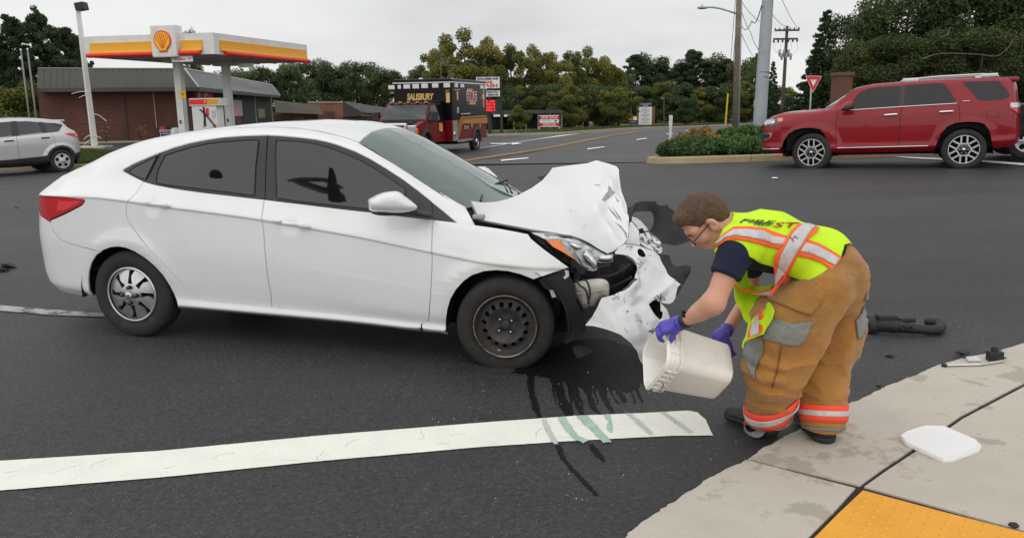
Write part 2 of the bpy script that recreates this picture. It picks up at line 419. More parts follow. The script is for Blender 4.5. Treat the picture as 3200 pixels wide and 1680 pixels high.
def gpx(pts):return [tuple(gp(*p)[:2]) for p in pts]
rxs=sorted(set(list(np.arange(-80,-8,4.))+list(np.arange(-8,6,.5))+list(np.arange(6,70,3.))))
rys=sorted(set(list(np.arange(-25,1,4.))+list(np.arange(1,16,.5))+list(np.arange(16,60,2.))+list(np.arange(60,240,8.))))
road=gsheet('road',rxs,rys,0.0,M_ASPH);road['kind']='structure'
# the older, paler street running away to the right
def onroad(s,t):# s along the street, t to the right of its yellow line
    return (-.96+.366*s+.93*t,27.2+.93*s-.366*t)
street=gpoly('road_surface',[onroad(-4.6,8.2),onroad(-4.8,-6)]+[onroad(s,-6) for s in range(5,200,15)]+[onroad(s,8.2) for s in range(185,0,-15)],.004,M_ASPH_OLD,3.,None,kind='structure')
M_WPAINT=mat('white_road_paint',(.86,.86,.78),.7,var=.05,var_scale=5,bump=.35,bump_scale=90,dirt=((.66,.65,.58),7,.60,.85))
M_WPAINT2=mat('worn_road_paint',(.44,.44,.42),.8,dirt=((.10,.10,.10),9,.48,.6))
M_YPAINT=mat('yellow_road_paint',(.50,.26,.035),.75,var=.15,var_scale=3)
def marking(pts,m=M_WPAINT,off=.008,res=.4,px=True,name='road_marking'):
    o=gpoly(name,gpx(pts) if px else pts,off,m,res);o['kind']='structure';return o
# stop line in the foreground, with hairline cracks cut out of it
random.seed(3)
def stop_line():
    P=[(-700,1500),(0,1441),(500,1410),(1000,1362),(1500,1322),(1800,1300),(2000,1292),(2150,1284),(2180,1290),(2205,1312),(2228,1362),
         (2100,1363),(1800,1378),(1500,1398),(1000,1442),(500,1493),(0,1534),(-700,1610)]
    V=densify(gpx(P),.03);V=[v+RNG.uniform(-.001,.001,2) for v in V]
    holes=[]
    for _ in range(30):
        a=np.array([random.uniform(-2.5,.2),0.]);yc=np.interp(a[0],[-2.3,.93],[3.17,3.74]);a[1]=yc+random.uniform(-.09,.09)
        ang=random.choice([.17,1.7,1.5,.1,.4])+random.uniform(-.3,.3);pts=[a]
        for k in range(random.randint(3,7)):
            ang += random.uniform(-.7,.7);pts.append(pts[-1]+.022*np.array([math.cos(ang),math.sin(ang)]))
        L=[];R=[]
        for k,p in enumerate(pts):
            d=pts[min(k+1,len(pts)-1)]-pts[max(k-1,0)];n=np.array([-d[1],d[0]])/(np.linalg.norm(d)+1e-9);w=.0008 if 0<k<len(pts)-1 else .0003
            L.append(p+n*w);R.append(p-n*w)
        h=np.array(L+R[::-1])
        if inpoly(V,h).all() and all(np.linalg.norm(h.mean(0)-q.mean(0))>.10 for q in holes):holes.append(h)
    o=gpoly('stop_line',V,.0045,M_WPAINT,.12,None,holes=holes);o['kind']='structure'
stop_line()
# worn lane line behind the car
marking([(-500,935),(0,955),(150,968),(330,980),(330,992),(150,985),(0,972),(-500,960)],M_WPAINT2,.006)
# street markings
for q in ([(1566,502),(1651,495),(1651,498),(1566,506)],[(1835,467.5),(1886,461),(1890,463),(1835,470.5)],[(1989,438.5),(2020,434.5),(2022,436.5),(1989,441)],
          [(2082,421.2),(2102,419.4),(2103,420.8),(2082,422.8)],[(2143,411.6),(2158,410),(2158,411),(2143,412.8)],[(2189,404.8),(2201,403.6),(2202,404.5),(2189,405.8)]):
    marking(q,M_WPAINT,.012)
for dy in (0.,3.6):
    marking([onroad(s,dy*.07) for s in np.arange(-2,120,8.)]+[onroad(s,dy*.07+.11) for s in np.arange(118,-3,-8.)],M_YPAINT,.012,3,False)
marking([onroad(s,-3.1) for s in np.arange(2,120,8.)]+[onroad(s,-2.98) for s in np.arange(118,1,-8.)],M_WPAINT,.012,3,False)
marking([(1532,451),(1600,450),(1600,447.5),(1632,452),(1600,455.5),(1600,453),(1532,453)],M_WPAINT,.012)
marking([(2790,491),(2850,494),(3060,502),(3200,513),(3200,519),(3060,508),(2850,497)],M_WPAINT,.012)
marking([(2412,556),(2430,556),(2430,559),(2412,559)],M_WPAINT,.010)
# ---- raised verges and islands
def kerbed(name,outline,h=.14,kw=.16,mk=M_CONC2,mg=M_GRASS,res=2.,closed=True,seg=3.0,label=None):
    """a kerb of separate stones round a raised bed"""
    P=np.array(densify(outline,.8));n=len(P)
    c=P.mean(0);area=.5*np.sum(P[:,0]*np.roll(P[:,1],-1)-np.roll(P[:,0],-1)*P[:,1])
    d=np.roll(P,-1,0)-np.roll(P,1,0);nn=np.c_[-d[:,1],d[:,0]]/np.linalg.norm(d,axis=1)[:,None]*(1 if area>0 else-1)
    I=P+nn*kw
    bed=gpoly(name,I-nn*.01,h-.01,mg,res);bed['kind']='structure'
    k=max(2,int(seg/.8));i=0
    while i<n:
        j=min(i+k,n);mb=MB();idx=list(range(i,j+1));
        for q,a in enumerate(idx):
            p=P[a % n];w=I[a % n];z=float(g(*p))
            t=(P[(a+1) % n]-P[a % n]);t=t/(np.linalg.norm(t)+1e-9)*(.006 if q == 0 else-.006 if q == len(idx)-1 else 0)
            o_=-nn[a % n]*.02
            mb.v += [(p[0]+t[0]+o_[0],p[1]+t[1]+o_[1],z-.05),(p[0]+t[0],p[1]+t[1],z+h-.025),(p[0]+t[0]-o_[0],p[1]+t[1]-o_[1],z+h),(w[0]+t[0],w[1]+t[1],z+h),(w[0]+t[0],w[1]+t[1],z-.05)]
        m_=len(idx)
        for q in range(m_-1):
            for r in range(4):mb.f.append((q*5+r,q*5+r+1,(q+1)*5+r+1,(q+1)*5+r))
        mb.f.append((0,1,2,3,4));mb.f.append(tuple((m_-1)*5+r for r in (4,3,2,1,0)))
        mb.build('kerb_stone',mk,bed);i=j
    return bed
M_KTAN=mat('tan_kerb',(.40,.31,.19),.9,var=.12,var_scale=2.5,bump=.2,bump_scale=50)
VERGE_L=[(-62,25.2),(-30,25.3),(-14,25.5),(-11,26.2),(-10.2,27.5),(-11,29.5),(-15.5,33.5),(-22,39),(-40,48),(-62,56)]
kerbed('verge',VERGE_L,.13,.17,seg=3.2)
ISLAND=[(3.45,20.25),(3.62,19.75),(4.2,19.5),(5.8,19.33),(8.2,19.2),(14,20.0),(26,22.5),(45,30),(60,60),(45,75)]+[onroad(s,6.9) for s in (70,45,25,10,3,-1.5)]
island_bed=kerbed('traffic_island',ISLAND,.155,.2,M_KTAN,M_SOIL,seg=4.5)
FARV=[onroad(s,-4.4) for s in (23,40,70,110,150,190)]+[(20,236),(-60,236),(-40,90),(-9,66),(-2.2,54.5),(0.5,53.2)]
kerbed('far_verge',FARV,.15,.2,seg=8)
# strip along the shop wall
# ---- pavement in the right foreground: separate slabs with open joints
def ragged(pts,amp,step=.025):
    V=densify(pts,step,closed=False);V=np.array(V);r=np.cumsum(RNG.normal(0,amp*.35,(len(V),2)),0)
    r -= np.linspace(0,1,len(V))[:,None]*r[-1];r=r-np.array([np.convolve(r[:,k],np.ones(9)/9,'same') for k in (0,1)]).T
    return list(V+r*1.6+RNG.normal(0,amp*.3,(len(V),2)))
pav=bpy.data.objects.new('pavement',None);COL.objects.link(pav);pav['kind']='structure'
edge_px=[(1880,1760),(1957,1680),(2000,1640),(2080,1590),(2130,1555),(2200,1510),(2270,1470),(2332,1442)]
edge_px2=[(2336,1440),(2365,1420),(2420,1385),(2480,1355),(2560,1318),(2640,1272),(2700,1246),(2760,1215),(2850,1180),(2930,1145),(3000,1125),(3120,1100),(3200,1075),(3360,1040),(3700,985),(4400,900)]
j1a,j1b=(2350,1440),(2680,1527)
slab_a=ragged(gpx(edge_px),.006)+[gp(2345,1445)[:2],gp(2672,1530)[:2],gp(2605,1605)[:2],gp(2530,1680)[:2],gp(2440,1780)[:2]]
slab_b=ragged(gpx(edge_px2),.006)+[gp(4400,915)[:2],gp(3700,1060)[:2],gp(3400,1125)[:2],gp(3200,1200)[:2],gp(3000,1305)[:2],gp(2860,1402)[:2],gp(2760,1468)[:2],gp(2686,1522)[:2]]
slab_c=gpx([(2700,1526),(2770,1476),(2870,1410),(3010,1312),(3200,1212),(3400,1138),(3700,1075),(4400,925),(5200,1300),(3600,1780),(3190,1662),(2950,1595)])
slab_d=gpx([(3190,1675),(3600,1795),(5200,1330),(5200,2300),(3000,2300)])
for s_ in (slab_a,slab_b,slab_c,slab_d):
    gpoly('slab',[tuple(p) for p in s_],.010,M_CONC,.25,pav,thick=.05)
M_JOINT=mat('joint_filler',(.035,.03,.025),.95,var=.3,var_scale=20,bump=.5,bump_scale=80)
gpoly('joint_filler',gpx([(2330,1436),(4400,890),(5200,1300),(3300,2200),(2300,2300),(1860,1790),(2200,1535)]),.002,M_JOINT,.5,pav)
M_TACT=mat('tactile_yellow',(.80,.38,.045),.8,var=.08,var_scale=6,bump=.15,bump_scale=120,dirt=((.36,.25,.15),10,.60,.74))
tp=gpx([(2696,1540),(2940,1606),(3195,1672),(3560,1775),(2900,2300),(2200,2150),(2450,1790),(2545,1688),(2620,1612)])
tact=gpoly('tactile_paving',tp,.014,M_TACT,.2,pav,thick=.03)
a0=gp(2696,1540)[:2];ax=gp(3195,1672)[:2]-a0;ax=ax/np.linalg.norm(ax);ay=np.array([ax[1],-ax[0]])
dm=MB().lathe([(.0115,0),(.0105,.003),(.0075,.0045),(0.0001,.005)],10,axis='z')
d0=None;nd=0
for i in range(1,22):
    for j in range(1,14):
        q=a0+ax*(i*.059-.03)+ay*(j*.059-.03)
        if not inpoly(tp,q[None])[0]:continue
        pxy=proj([q[0],q[1],0])
        if pxy[1]>1760 or pxy[0]>3300:continue
        if d0 is None:d=d0=dm.build('dome',M_TACT,tact,True)
        else:d=d0.copy();COL.objects.link(d)
        d.location=(q[0],q[1],float(g(*q))+.0135);nd += 1

# ================================================================ vehicles: common tools
M_WHITE=mat('white_paint',(.770,.778,.782),.35,coat=1.,coat_rough=.03,var=.012,var_scale=3,dirt=((.71,.70,.67),2.6,.52,.85))
M_BLACKP=mat('black_plastic',(.022,.022,.024),.55,var=.2,var_scale=15)
M_SATIN=mat('satin_black',(.030,.032,.034),.38)
M_DARK=mat('dark_cavity',(.010,.010,.011),.9)
M_TYRE=mat('tyre',(.026,.025,.024),.82,var=.25,var_scale=12,bump=.15,bump_scale=70,dirt=((.06,.055,.048),5,.55,.8))
M_TINT=mat('tinted_glass',(.008,.009,.009),.02,spec=.5,ior=1.70)
M_CHROME=mat('chrome',(.75,.75,.76),.12,1.)
M_SILVER=mat('silver_wheel',(.60,.60,.60),.36,.9,var=.10,var_scale=14,dirt=((.34,.33,.31),9,.5,.8))
M_STEEL=mat('wheel_steel',(.055,.052,.050),.6,.3,var=.25,var_scale=10,dirt=((.10,.075,.05),8,.55,.75))
M_NUT=mat('lug_nut',(.5,.5,.52),.25,1.)
class Body:
    """half of a car body as sections along its length; u = station, v = level"""
    def __init__(s,zlev,ylev,u0,u1,tail=None,nose=None,nu=220,dv=.1,post=None):
        s.nl=len(zlev);s.us=np.linspace(u0,u1,nu);s.vs=np.arange(0,s.nl-1+1e-9,dv)
        Zl=np.array([pchip([k for k,_ in t],[w for _,w in t],s.us) for t in zlev])
        Yl=np.array([pchip([k for k,_ in t],[w for _,w in t],s.us) for t in ylev])
        X=np.repeat(s.us[:,None],len(s.vs),1);Y=np.zeros((nu,len(s.vs)));Z=Y.copy();lv=np.arange(s.nl)
        for i in range(nu):
            Y[i]=pchip(lv,Yl[:,i],s.vs);Z[i]=pchip(lv,Zl[:,i],s.vs)
        for end,sg in ((tail,-1),(nose,1)):
            if not end:continue
            ub,L,n=end # base station, length per level, squareness
            k=(s.us*sg>ub*sg);Lv=pchip(lv,L,s.vs)
            th=np.clip((s.us[k]-ub)*sg,0,1)*math.pi/2
            X[k]=ub+sg*Lv[None]*np.sin(th)[:,None]**(2/n);Y[k]=Y[k]*np.cos(th).clip(0)[:,None]**(2/n)
        if post:X,Y,Z=post(X,Y,Z)
        s.P=np.stack([X,-Y,Z],2) # near (right-hand) side has negative y
        V=s.P.reshape(-1,3);m=len(s.vs);s.tri=[];
        for i in range(nu-1):
            for j in range(m-1):
                a=i*m+j;s.tri += [(a,a+1,a+m+1),(a,a+m+1,a+m)]
        s.m=m;s.bvh=BVHTree.FromPolygons([tuple(p) for p in V],s.tri)
        s.UV=np.array([(u,v) for u in s.us for v in s.vs]);s.V=V
        du=np.gradient(s.P,axis=0);dvv=np.gradient(s.P,axis=1);N=np.cross(du,dvv);N /= np.linalg.norm(N,axis=2)[:,:,None]+1e-9
        s.N=-N if (N[nu//2,20,1]>0) else N
    def at(s,uv,arr=None):
        uv=np.asarray(uv,float);arr=s.P if arr is None else arr
        fu=np.clip((uv[:,0]-s.us[0])/(s.us[1]-s.us[0]),0,len(s.us)-1.001);fv=np.clip(uv[:,1]/(s.vs[1]-s.vs[0]),0,len(s.vs)-1.001)
        i,j=fu.astype(int),fv.astype(int);a,b=(fu-i)[:,None],(fv-j)[:,None]
        return arr[i,j]*(1-a)*(1-b)+arr[i+1,j]*a*(1-b)+arr[i,j+1]*(1-a)*b+arr[i+1,j+1]*a*b
    def uvof(s,fr,px,py):
        d=fr.ray(px,py);h=s.bvh.ray_cast(Vector(fr.cam),Vector(d).normalized())
        if h[0] is None:
            # outside the silhouette: closest approach
            o=fr.cam;dn=d/np.linalg.norm(d);w=s.V-o;t=w@dn;k=np.argmin(((w-t[:,None]*dn)**2).sum(1));return tuple(s.UV[k])
        a,b,c=s.tri[h[2]];A,B,C=s.V[a],s.V[b],s.V[c];p=np.array(h[0])
        v0,v1,v2=B-A,C-A,p-A;d00,d01,d11,d20,d21=v0@v0,v0@v1,v1@v1,v2@v0,v2@v1
        q=d00*d11-d01*d01;w1=(d11*d20-d01*d21)/q;w2=(d00*d21-d01*d20)/q
        return tuple(s.UV[a]*(1-w1-w2)+s.UV[b]*w1+s.UV[c]*w2)
    def uvpoly(s,fr,pts,step=8.):
        """mixed list of pixels (x, y) and ('uv', u, v); pixel runs are densified before they are cast on the body"""
        out=[];n=len(pts)
        for i in range(n):
            a,b=pts[i],pts[(i+1) % n]
            if a[0] == 'uv':out.append((a[1],a[2]))
            else:
                out.append(s.uvof(fr,*a))
                if b[0] != 'uv':
                    d=math.hypot(b[0]-a[0],b[1]-a[1]);k=int(d/step)
                    for j in range(1,k+1):out.append(s.uvof(fr,a[0]+(b[0]-a[0])*j/(k+1),a[1]+(b[1]-a[1])*j/(k+1)))
        cl=[out[0]]
        for p in out[1:]:
            if math.hypot(p[0]-cl[-1][0],(p[1]-cl[-1][1])*.15)>.0015:cl.append(p)
        return cl
    def panel(s,name,uv,m,parent,off=0.,thick=.014,holes=(),res=(.035,.22),both=True,shrink=0.,inner=None,crown=0.):
        uv=np.array(uv,float)
        if shrink:# pull the outline in to leave a shut line
            sc=np.array([1.,.15]);q=uv*sc;n=len(q);area=.5*np.sum(q[:,0]*np.roll(q[:,1],-1)-np.roll(q[:,0],-1)*q[:,1])
            d=np.roll(q,-1,0)-np.roll(q,1,0);nn=np.c_[-d[:,1],d[:,0]]/(np.linalg.norm(d,axis=1)[:,None]+1e-9)*(1 if area>0 else-1)
            uv=(q+nn*shrink)/sc
        V2,T=cdt(uv,holes,res);P=s.at(V2);N=s.at(V2,s.N);N /= np.linalg.norm(N,axis=1)[:,None]
        P=P+N*off
        t=np.array(T);fn=np.cross(P[t[:,1]]-P[t[:,0]],P[t[:,2]]-P[t[:,0]])
        T=[tuple(f) if (fn[k]*N[f[0]]).sum()>0 else tuple(f[::-1]) for k,f in enumerate(T)]
        V,F,NN=skin(P,T,N,thick)
        outs=[]
        for sg in ((1,-1) if both else (1,)):
            q=np.array([1,sg,1.]);V_=np.array(V)*q;F_2=F if sg>0 else [f[::-1] for f in F]
            o=mesh(name,V_,F_2,m,parent,True,normals=np.array(NN)*q)
            o.data.set_sharp_from_angle(angle=math.radians(40));outs.append(o)
        return outs
def tyre_mesh(R,r,w,n=48,tread=True):
    h=w/2;b=MB()
    b.lathe([(r,-h*.80),(r+.012,-h*.93),(r+(R-r)*.35,-h*1.02),(r+(R-r)*.65,-h*1.0),(R-.022,-h*.93),(R-.006,-h*.80),(R,-h*.55),(R,-h*.2),(R-.007,-h*.19),(R-.007,-h*.13),(R,-h*.12),(R,h*.12),(R-.007,h*.13),(R-.007,h*.19),(R,h*.2),(R,h*.55),
             (R-.006,h*.80),(R-.022,h*.93),(r+(R-r)*.65,h*1.0),(r+(R-r)*.35,h*1.02),(r+.012,h*.93),(r,h*.80)],n)
    return b
def disc_holes(R,holes,y,thick=.006,nseg=48,dish=None):
    """round plate in the x-z plane with holes cut through it, facing -y"""
    O=[(R*math.cos(2*math.pi*k/nseg),R*math.sin(2*math.pi*k/nseg)) for k in range(nseg)]
    V2,T=cdt(O,holes,(R/9,R/9));r=np.linalg.norm(V2,axis=1);yy=y+(dish(r) if dish else 0*r)
    V=np.c_[V2[:,0],yy,V2[:,1]];t=np.array(T);fn=np.cross(V[t[:,1]]-V[t[:,0]],V[t[:,2]]-V[t[:,0]])
    T=[tuple(f) if fn[k][1]<0 else tuple(f[::-1]) for k,f in enumerate(T)]
    n0=len(V);F=list(T);W_=np.r_[V,V+np.array([0,thick,0])]
    for a,b in boundary_edges(T):F.append((b,a,n0+a,n0+b))
    return W_,F
# ================================================================ the wrecked white sedan
pf=at_z(1578.8,1017.5,4.755);pr=at_z(412.5,919.3,5.333)
fx=(pf-pr)/np.linalg.norm(pf-pr);up=np.array([0,0,1.])-fx[2]*fx;up /= np.linalg.norm(up);ly=np.cross(up,fx)
WB=float(np.linalg.norm(pf-pr))
FS=Frame(pr+ly*.80-up*.29,fx,ly,up) # origin: on the ground under the middle of the rear axle
sedan=thing('sedan','white four-door sedan with a crumpled hood and torn front bumper, standing behind the stop line','car')
sedan.matrix_world=FS.M
cA=lambda*p:[(120+x/4,360+y/4) for x,y in p]
cB=lambda*p:[(120+x/4,690+y/4) for x,y in p]
cC=lambda*p:[(760+x/4,360+y/4) for x,y in p]
cD=lambda*p:[(760+x/4,690+y/4) for x,y in p]
cE=lambda*p:[(1300+x/4,480+y/4) for x,y in p]
cF=lambda*p:[(1300+x/4,815+y/4) for x,y in p]
cG=lambda*p:[(1640+x/4,600+y/4) for x,y in p]
cH=lambda*p:[(1640+x/4,850+y/4) for x,y in p]
zl=[[(-1.5,.27),(-.5,.235),(-.13,.22),(.3,.212),(1.5,.208),(2.1,.195),(3,.2)],
      [(-1.5,.37),(-.5,.31),(-.13,.27),(.3,.252),(1.5,.247),(2.1,.235),(3,.24)],
      [(-1.5,.46),(-.5,.39),(-.13,.33),(.3,.306),(.9,.298),(1.5,.286),(2.1,.270),(3,.28)],
      [(-1.5,.54),(-.5,.50),(-.13,.475),(.37,.455),(.86,.441),(1.36,.408),(1.74,.362),(2.1,.34),(3,.36)],
      [(-1.5,.67),(-.5,.66),(.3,.64),(.9,.62),(1.5,.58),(2.1,.54),(2.4,.52),(3,.53)],
      [(-1.5,.86),(-1.,.895),(-.5,.914),(-.2,.918),(.0,.910),(.375,.882),(.895,.848),(1.348,.802),(1.69,.764),(1.95,.727),(2.12,.703),(2.4,.665),(2.7,.64),(3,.63)],
      [(-1.5,.88),(-1.,.915),(-.5,.932),(-.2,.937),(.0,.929),(.375,.901),(.895,.866),(1.348,.82),(1.69,.782),(1.95,.745),(2.12,.72),(2.4,.685),(2.7,.665),(3,.655)],
      [(-1.5,.925),(-1.,.955),(-.5,.99),(-.13,1.045),(.13,1.045),(.42,1.006),(.76,.984),(1.29,.952),(1.51,.938),(2.12,.90),(2.375,.882),(2.7,.847),(3,.80)],
      [(-1.5,.945),(-1.,.985),(-.5,1.055),(-.13,1.165),(.06,1.215),(.28,1.268),(.52,1.322),(.8,1.354),(.96,1.363),(1.18,1.356),(1.37,1.333),(1.56,1.28),(1.77,1.179),(1.98,1.05),(2.15,.94),(2.3,.90),(2.7,.855),(3,.81)],
      [(-1.5,.955),(-1.2,.985),(-.75,1.045),(-.64,1.06),(-.5,1.105),(-.27,1.21),(.036,1.308),(.42,1.37),(.73,1.400),(1.0,1.409),(1.27,1.391),(1.41,1.365),(1.54,1.332),(1.81,1.203),(2.02,1.083),(2.2,.992),(2.3,.94),(2.7,.90),(3,.85)],
      [(-1.5,.960),(-1.2,.99),(-.75,1.052),(-.64,1.066),(-.5,1.115),(-.27,1.22),(.036,1.322),(.42,1.39),(.9,1.437),(1.1,1.443),(1.25,1.438),(1.5,1.395),(1.81,1.258),(2.1,1.115),(2.4,.96),(2.7,.92),(3,.87)],
      [(-1.5,.962),(-1.2,.992),(-.75,1.053),(-.64,1.067),(-.5,1.117),(-.27,1.222),(.036,1.326),(.42,1.395),(.9,1.443),(1.1,1.45),(1.25,1.446),(1.5,1.408),(1.81,1.272),(2.1,1.13),(2.42,.97),(2.7,.93),(3,.88)]]
fl=lambda a,b,c,d=None:[(-1.5,a),(-.5,a),(.3,b),(2.2,b),(2.55,b-.008),(2.8,b-.05),(3,b-.13)]
yl=[fl(.74,.755,0),fl(.795,.822,0),fl(.805,.812,0),fl(.815,.834,0),fl(.825,.848,0),fl(.825,.838,0),fl(.828,.845,0),
      [(-1.5,.74),(-.5,.745),(-.13,.735),(.3,.763),(.9,.775),(1.5,.775),(2.1,.768),(2.4,.758),(2.7,.73),(3,.66)],
      [(-1.5,.66),(-.5,.655),(-.13,.66),(.3,.645),(.9,.618),(1.5,.637),(1.8,.67),(2.1,.72),(2.4,.72),(2.7,.70),(3,.63)],
      [(-1.5,.56),(-.5,.56),(-.13,.545),(.3,.535),(.9,.53),(1.4,.545),(1.8,.59),(2.1,.635),(2.3,.655),(3,.55)],
      [(-1.5,.30),(3,.30)],[(-1.5,0),(3,0)]]
ARCHES=((0.0,.315,.325),(WB-.01,.31,.35))
HANDLES=(('rear',475,638),('front',905,702))
def sed_post(X,Y,Z):
    for ax_,az_,ar_ in ARCHES:
        r=np.hypot(X-ax_,Z-az_);k=(Z<.82)
        Y=Y+np.where(k,.012*np.exp(-((r-ar_-.02)/.05)**2),0)
    for (_,px,py) in HANDLES:
        c=FS.plane(px,py,-.845);q=((X-c[0])/.055)**2+((Z-c[2]+.004)/.032)**2;Y=Y-np.where((Z>.6) & (Z<1.),.013*np.exp(-q**2),0)
    return X,Y,Z
SB=Body(zl,yl,-1.5,3.0,tail=(-.5,[.34,.40,.42,.42,.415,.365,.36,.355,.35,.35,.35,.35],2.7),nu=300,dv=.1,post=sed_post)
def sp(name,pts,m,off=0.,thick=.014,both=True,shrink=.003,res=(.03,.2),**k):
    return SB.panel(name,SB.uvpoly(FS,pts),m,sedan,off,thick,both=both,shrink=shrink,res=res,**k)
dlo_top=cA((1052,692),(1070,672),(1100,655),(1200,600),(1350,535),(1520,465),(1700,400),(1900,345),(2100,305),(2300,275),(2576,255))+cC((300,247),(460,255),(700,275),(900,300),(1050,330),(1200,375),(1400,450),(1600,550),(1800,670),(2000,800),(2200,950),(2360,1080))+cE((205,608),(520,862))
dlo_bot_f=cC((270,1050),(500,1080),(800,1115),(1200,1165),(1600,1208),(2000,1262),(2380,1305))
dlo_bot_r=cA((1310,825),(1450,865),(1600,895),(1800,930),(2100,970),(2400,1003))+cC((0,1022),(268,1050))
rdoor_rear=cA((1310,832),(1240,950),(1160,1030),(1115,1075),(1092,1170),(1100,1260),(1140,1352))+cB((1200,115),(1290,240),(1400,370),(1490,460),(1610,585),(1700,680),(1800,790),(1900,890),(2000,960),(2080,985))
door_mid=cC((268,1050),(262,1065),(245,1180),(228,1280),(236,1340))+cD((242,40),(255,100),(270,350),(300,650),(325,820),(345,870),(352,1000),(360,1075))
rdoor_bot=cB((2150,1000),(2350,1018),(2576,1035))+cD((180,1058),(355,1076))
fdoor_bot=cD((362,1077),(1000,1140),(1500,1190),(2000,1255),(2240,1281))
fdoor_front=cD((2275,1278),(2300,1265),(2318,1230),(2335,1000),(2350,800),(2362,550),(2362,430),(2357,400),(2360,200),(2365,50))+cC((2378,1352),(2380,1308))
arch_r=cB((785,385),(800,370),(900,332),(1000,322),(1100,340),(1200,380),(1330,460),(1450,560),(1560,680),(1650,820),(1700,920),(1730,1000),(1750,1100))
arch_f=cF((1467,230),(1300,165),(1150,128),(1000,115),(850,130),(700,180),(600,250),(500,360),(430,480),(390,620),(372,760),(370,900),(375,955))
sill_bot=cB((1762,1117),(2200,1150),(2576,1180))+cD((500,1225),(900,1265),(1300,1300),(1950,1352))+cF((60,909))
# doors
sp('rear_door',dlo_bot_r+door_mid[1:]+rdoor_bot[::-1]+rdoor_rear[::-1],M_WHITE)
sp('front_door',dlo_bot_f+fdoor_front[::-1]+fdoor_bot[::-1]+door_mid[::-1][:-1],M_WHITE)
# fender
FT=cE((222,828),(520,864),(740,894),(1000,930),(1250,975),(1400,1003),(1440,1060),(1600,1190),(1820,1352))+cF((1800,0),(1912,78),(1700,150))+arch_f+cF((80,912),(72,787),(110,778),(150,750),(165,680))
sp('fender',FT+fdoor_front[4:],M_WHITE,shrink=.002)
# side frame: sill, quarter panel, roof rail and windscreen pillar in one pressing
frame_pts=(cE((520,866),(738,893),(618,662),(500,600),(300,480))+cC((2576,1060),(2300,880),(1900,620),(1600,440),(1405,326))
             +[('uv',1.42,9.),('uv',1.2,9.),('uv',.9,9.),('uv',.6,9.),('uv',.3,9.),('uv',0,9.),('uv',-.3,9.),('uv',-.55,9.),('uv',-.72,8.8),('uv',-1.0,8.45),('uv',-1.12,8.0)]
             +[('uv',-1.16,7.0),('uv',-1.15,6.3)]+cA((200,1014),(300,1019),(572,1046),(584,1075),(545,1123),(350,1224),(160,1306),(150,1335))+cB((165,60))
            +cB((200,140),(290,243),(400,283),(550,328),(650,353),(785,383))+arch_r[1:]+sill_bot
             +cF((60,784))+fdoor_bot[::-1]+rdoor_bot[::-1]+rdoor_rear[::-1]+cA((1308,824),(1180,760))+dlo_top)
sp('side_frame',frame_pts,M_WHITE,shrink=0.002,res=(.03,.2))
# rear bumper, tail lamp
bump_pts=cB((785,389),(650,359),(550,334),(400,289),(290,249),(200,146),(168,64),(152,12))+[('uv',-1.0,4.85),('uv',-1.2,4.8),('uv',-1.5,4.7),('uv',-1.5,.05),('uv',-1.2,.05),('uv',-.9,.05),('uv',-.6,.1)]+[('uv',-.345,.1),('uv',-.33,1.)]+cB((622,740),(630,630),(660,530),(720,430))
sp('rear_bumper',bump_pts,M_WHITE,shrink=.002)
LC=SB.uvof(FS,*cA((152,1304))[0]);LD=SB.uvof(FS,*cA((170,1014))[0])
M_REDL=mat('red_lens',(.50,.012,.020),.08,coat=1.,spec=.6,var=.2,var_scale=22)
M_REDL2=mat('red_lens_bright',(.72,.045,.055),.10,coat=1.,spec=.6)
lamp_pts=cA((175,1016),(300,1022),(570,1049),(580,1075),(542,1119),(350,1220),(160,1301))+[('uv',LC[0]-.02,LC[1]-.05),('uv',-1.28,4.75),('uv',-1.28,6.2),('uv',LD[0]-.03,LD[1])]
lamps=sp('tail_lamp',lamp_pts,M_REDL,off=.004,shrink=.002)
for q,L in zip(SB.panel('inner_lens',SB.uvpoly(FS,cA((260,1075),(480,1075),(520,1090),(330,1190),(240,1195),(240,1120))),M_REDL2,sedan,.0065,.003,both=True),lamps):q.parent=L
sp('rear_reflector',[('uv',-1.06,3.2),('uv',-1.0,3.3),('uv',-1.0,2.9),('uv',-1.06,2.7)],M_REDL,off=.003,thick=.01)
# roof, boot lid, rear glass: full width
def wide(name,uv_near,m,off=0.,thick=.014,res=(.035,.2)):
    """panel across the car: near half joined to its mirror"""
    V2,T=cdt(uv_near,(),res);P=SB.at(V2);N=SB.at(V2,SB.N);N /= np.linalg.norm(N,axis=1)[:,None];P=P+N*off
    t=np.array(T);fn=np.cross(P[t[:,1]]-P[t[:,0]],P[t[:,2]]-P[t[:,0]])
    T=[tuple(f) if (fn[k]*N[f[0]]).sum()>0 else tuple(f[::-1]) for k,f in enumerate(T)]
    n0=len(P);P2=np.r_[P,P*np.array([1,-1,1])];N2=np.r_[N,N*np.array([1,-1,1])];T2=T+[tuple(n0+i for i in f[::-1]) for f in T]
    mid=[i for i in range(n0) if V2[i,1]>SB.nl-1-1e-4]
    rm={n0+i:i for i in mid};T2=[tuple(rm.get(i,i) for i in f) for f in T2]
    for i in mid:N2[i,1]=0
    V,F,NN=skin(P2,T2,N2,thick);o=mesh(name,V,F,m,sedan,True,normals=NN);o.data.set_sharp_from_angle(angle=math.radians(40));return o
VC=SB.nl-1
dn=lambda L,st=.03:[tuple(p) for p in densify(L,st,closed=False)]
hdr=[(1.548,9.06),(1.54,9.5),(1.528,10),(1.52,10.5),(1.518,VC)]
M_ROOF=M_WHITE
wide('roof',dn([(-.02,VC),(-.03,10),(-.05,9.06)],.1)+dn([(-.05,9.06),(.5,9.06),(1.0,9.06),(1.548,9.06)],.1)[1:]+hdr[1:],M_ROOF)
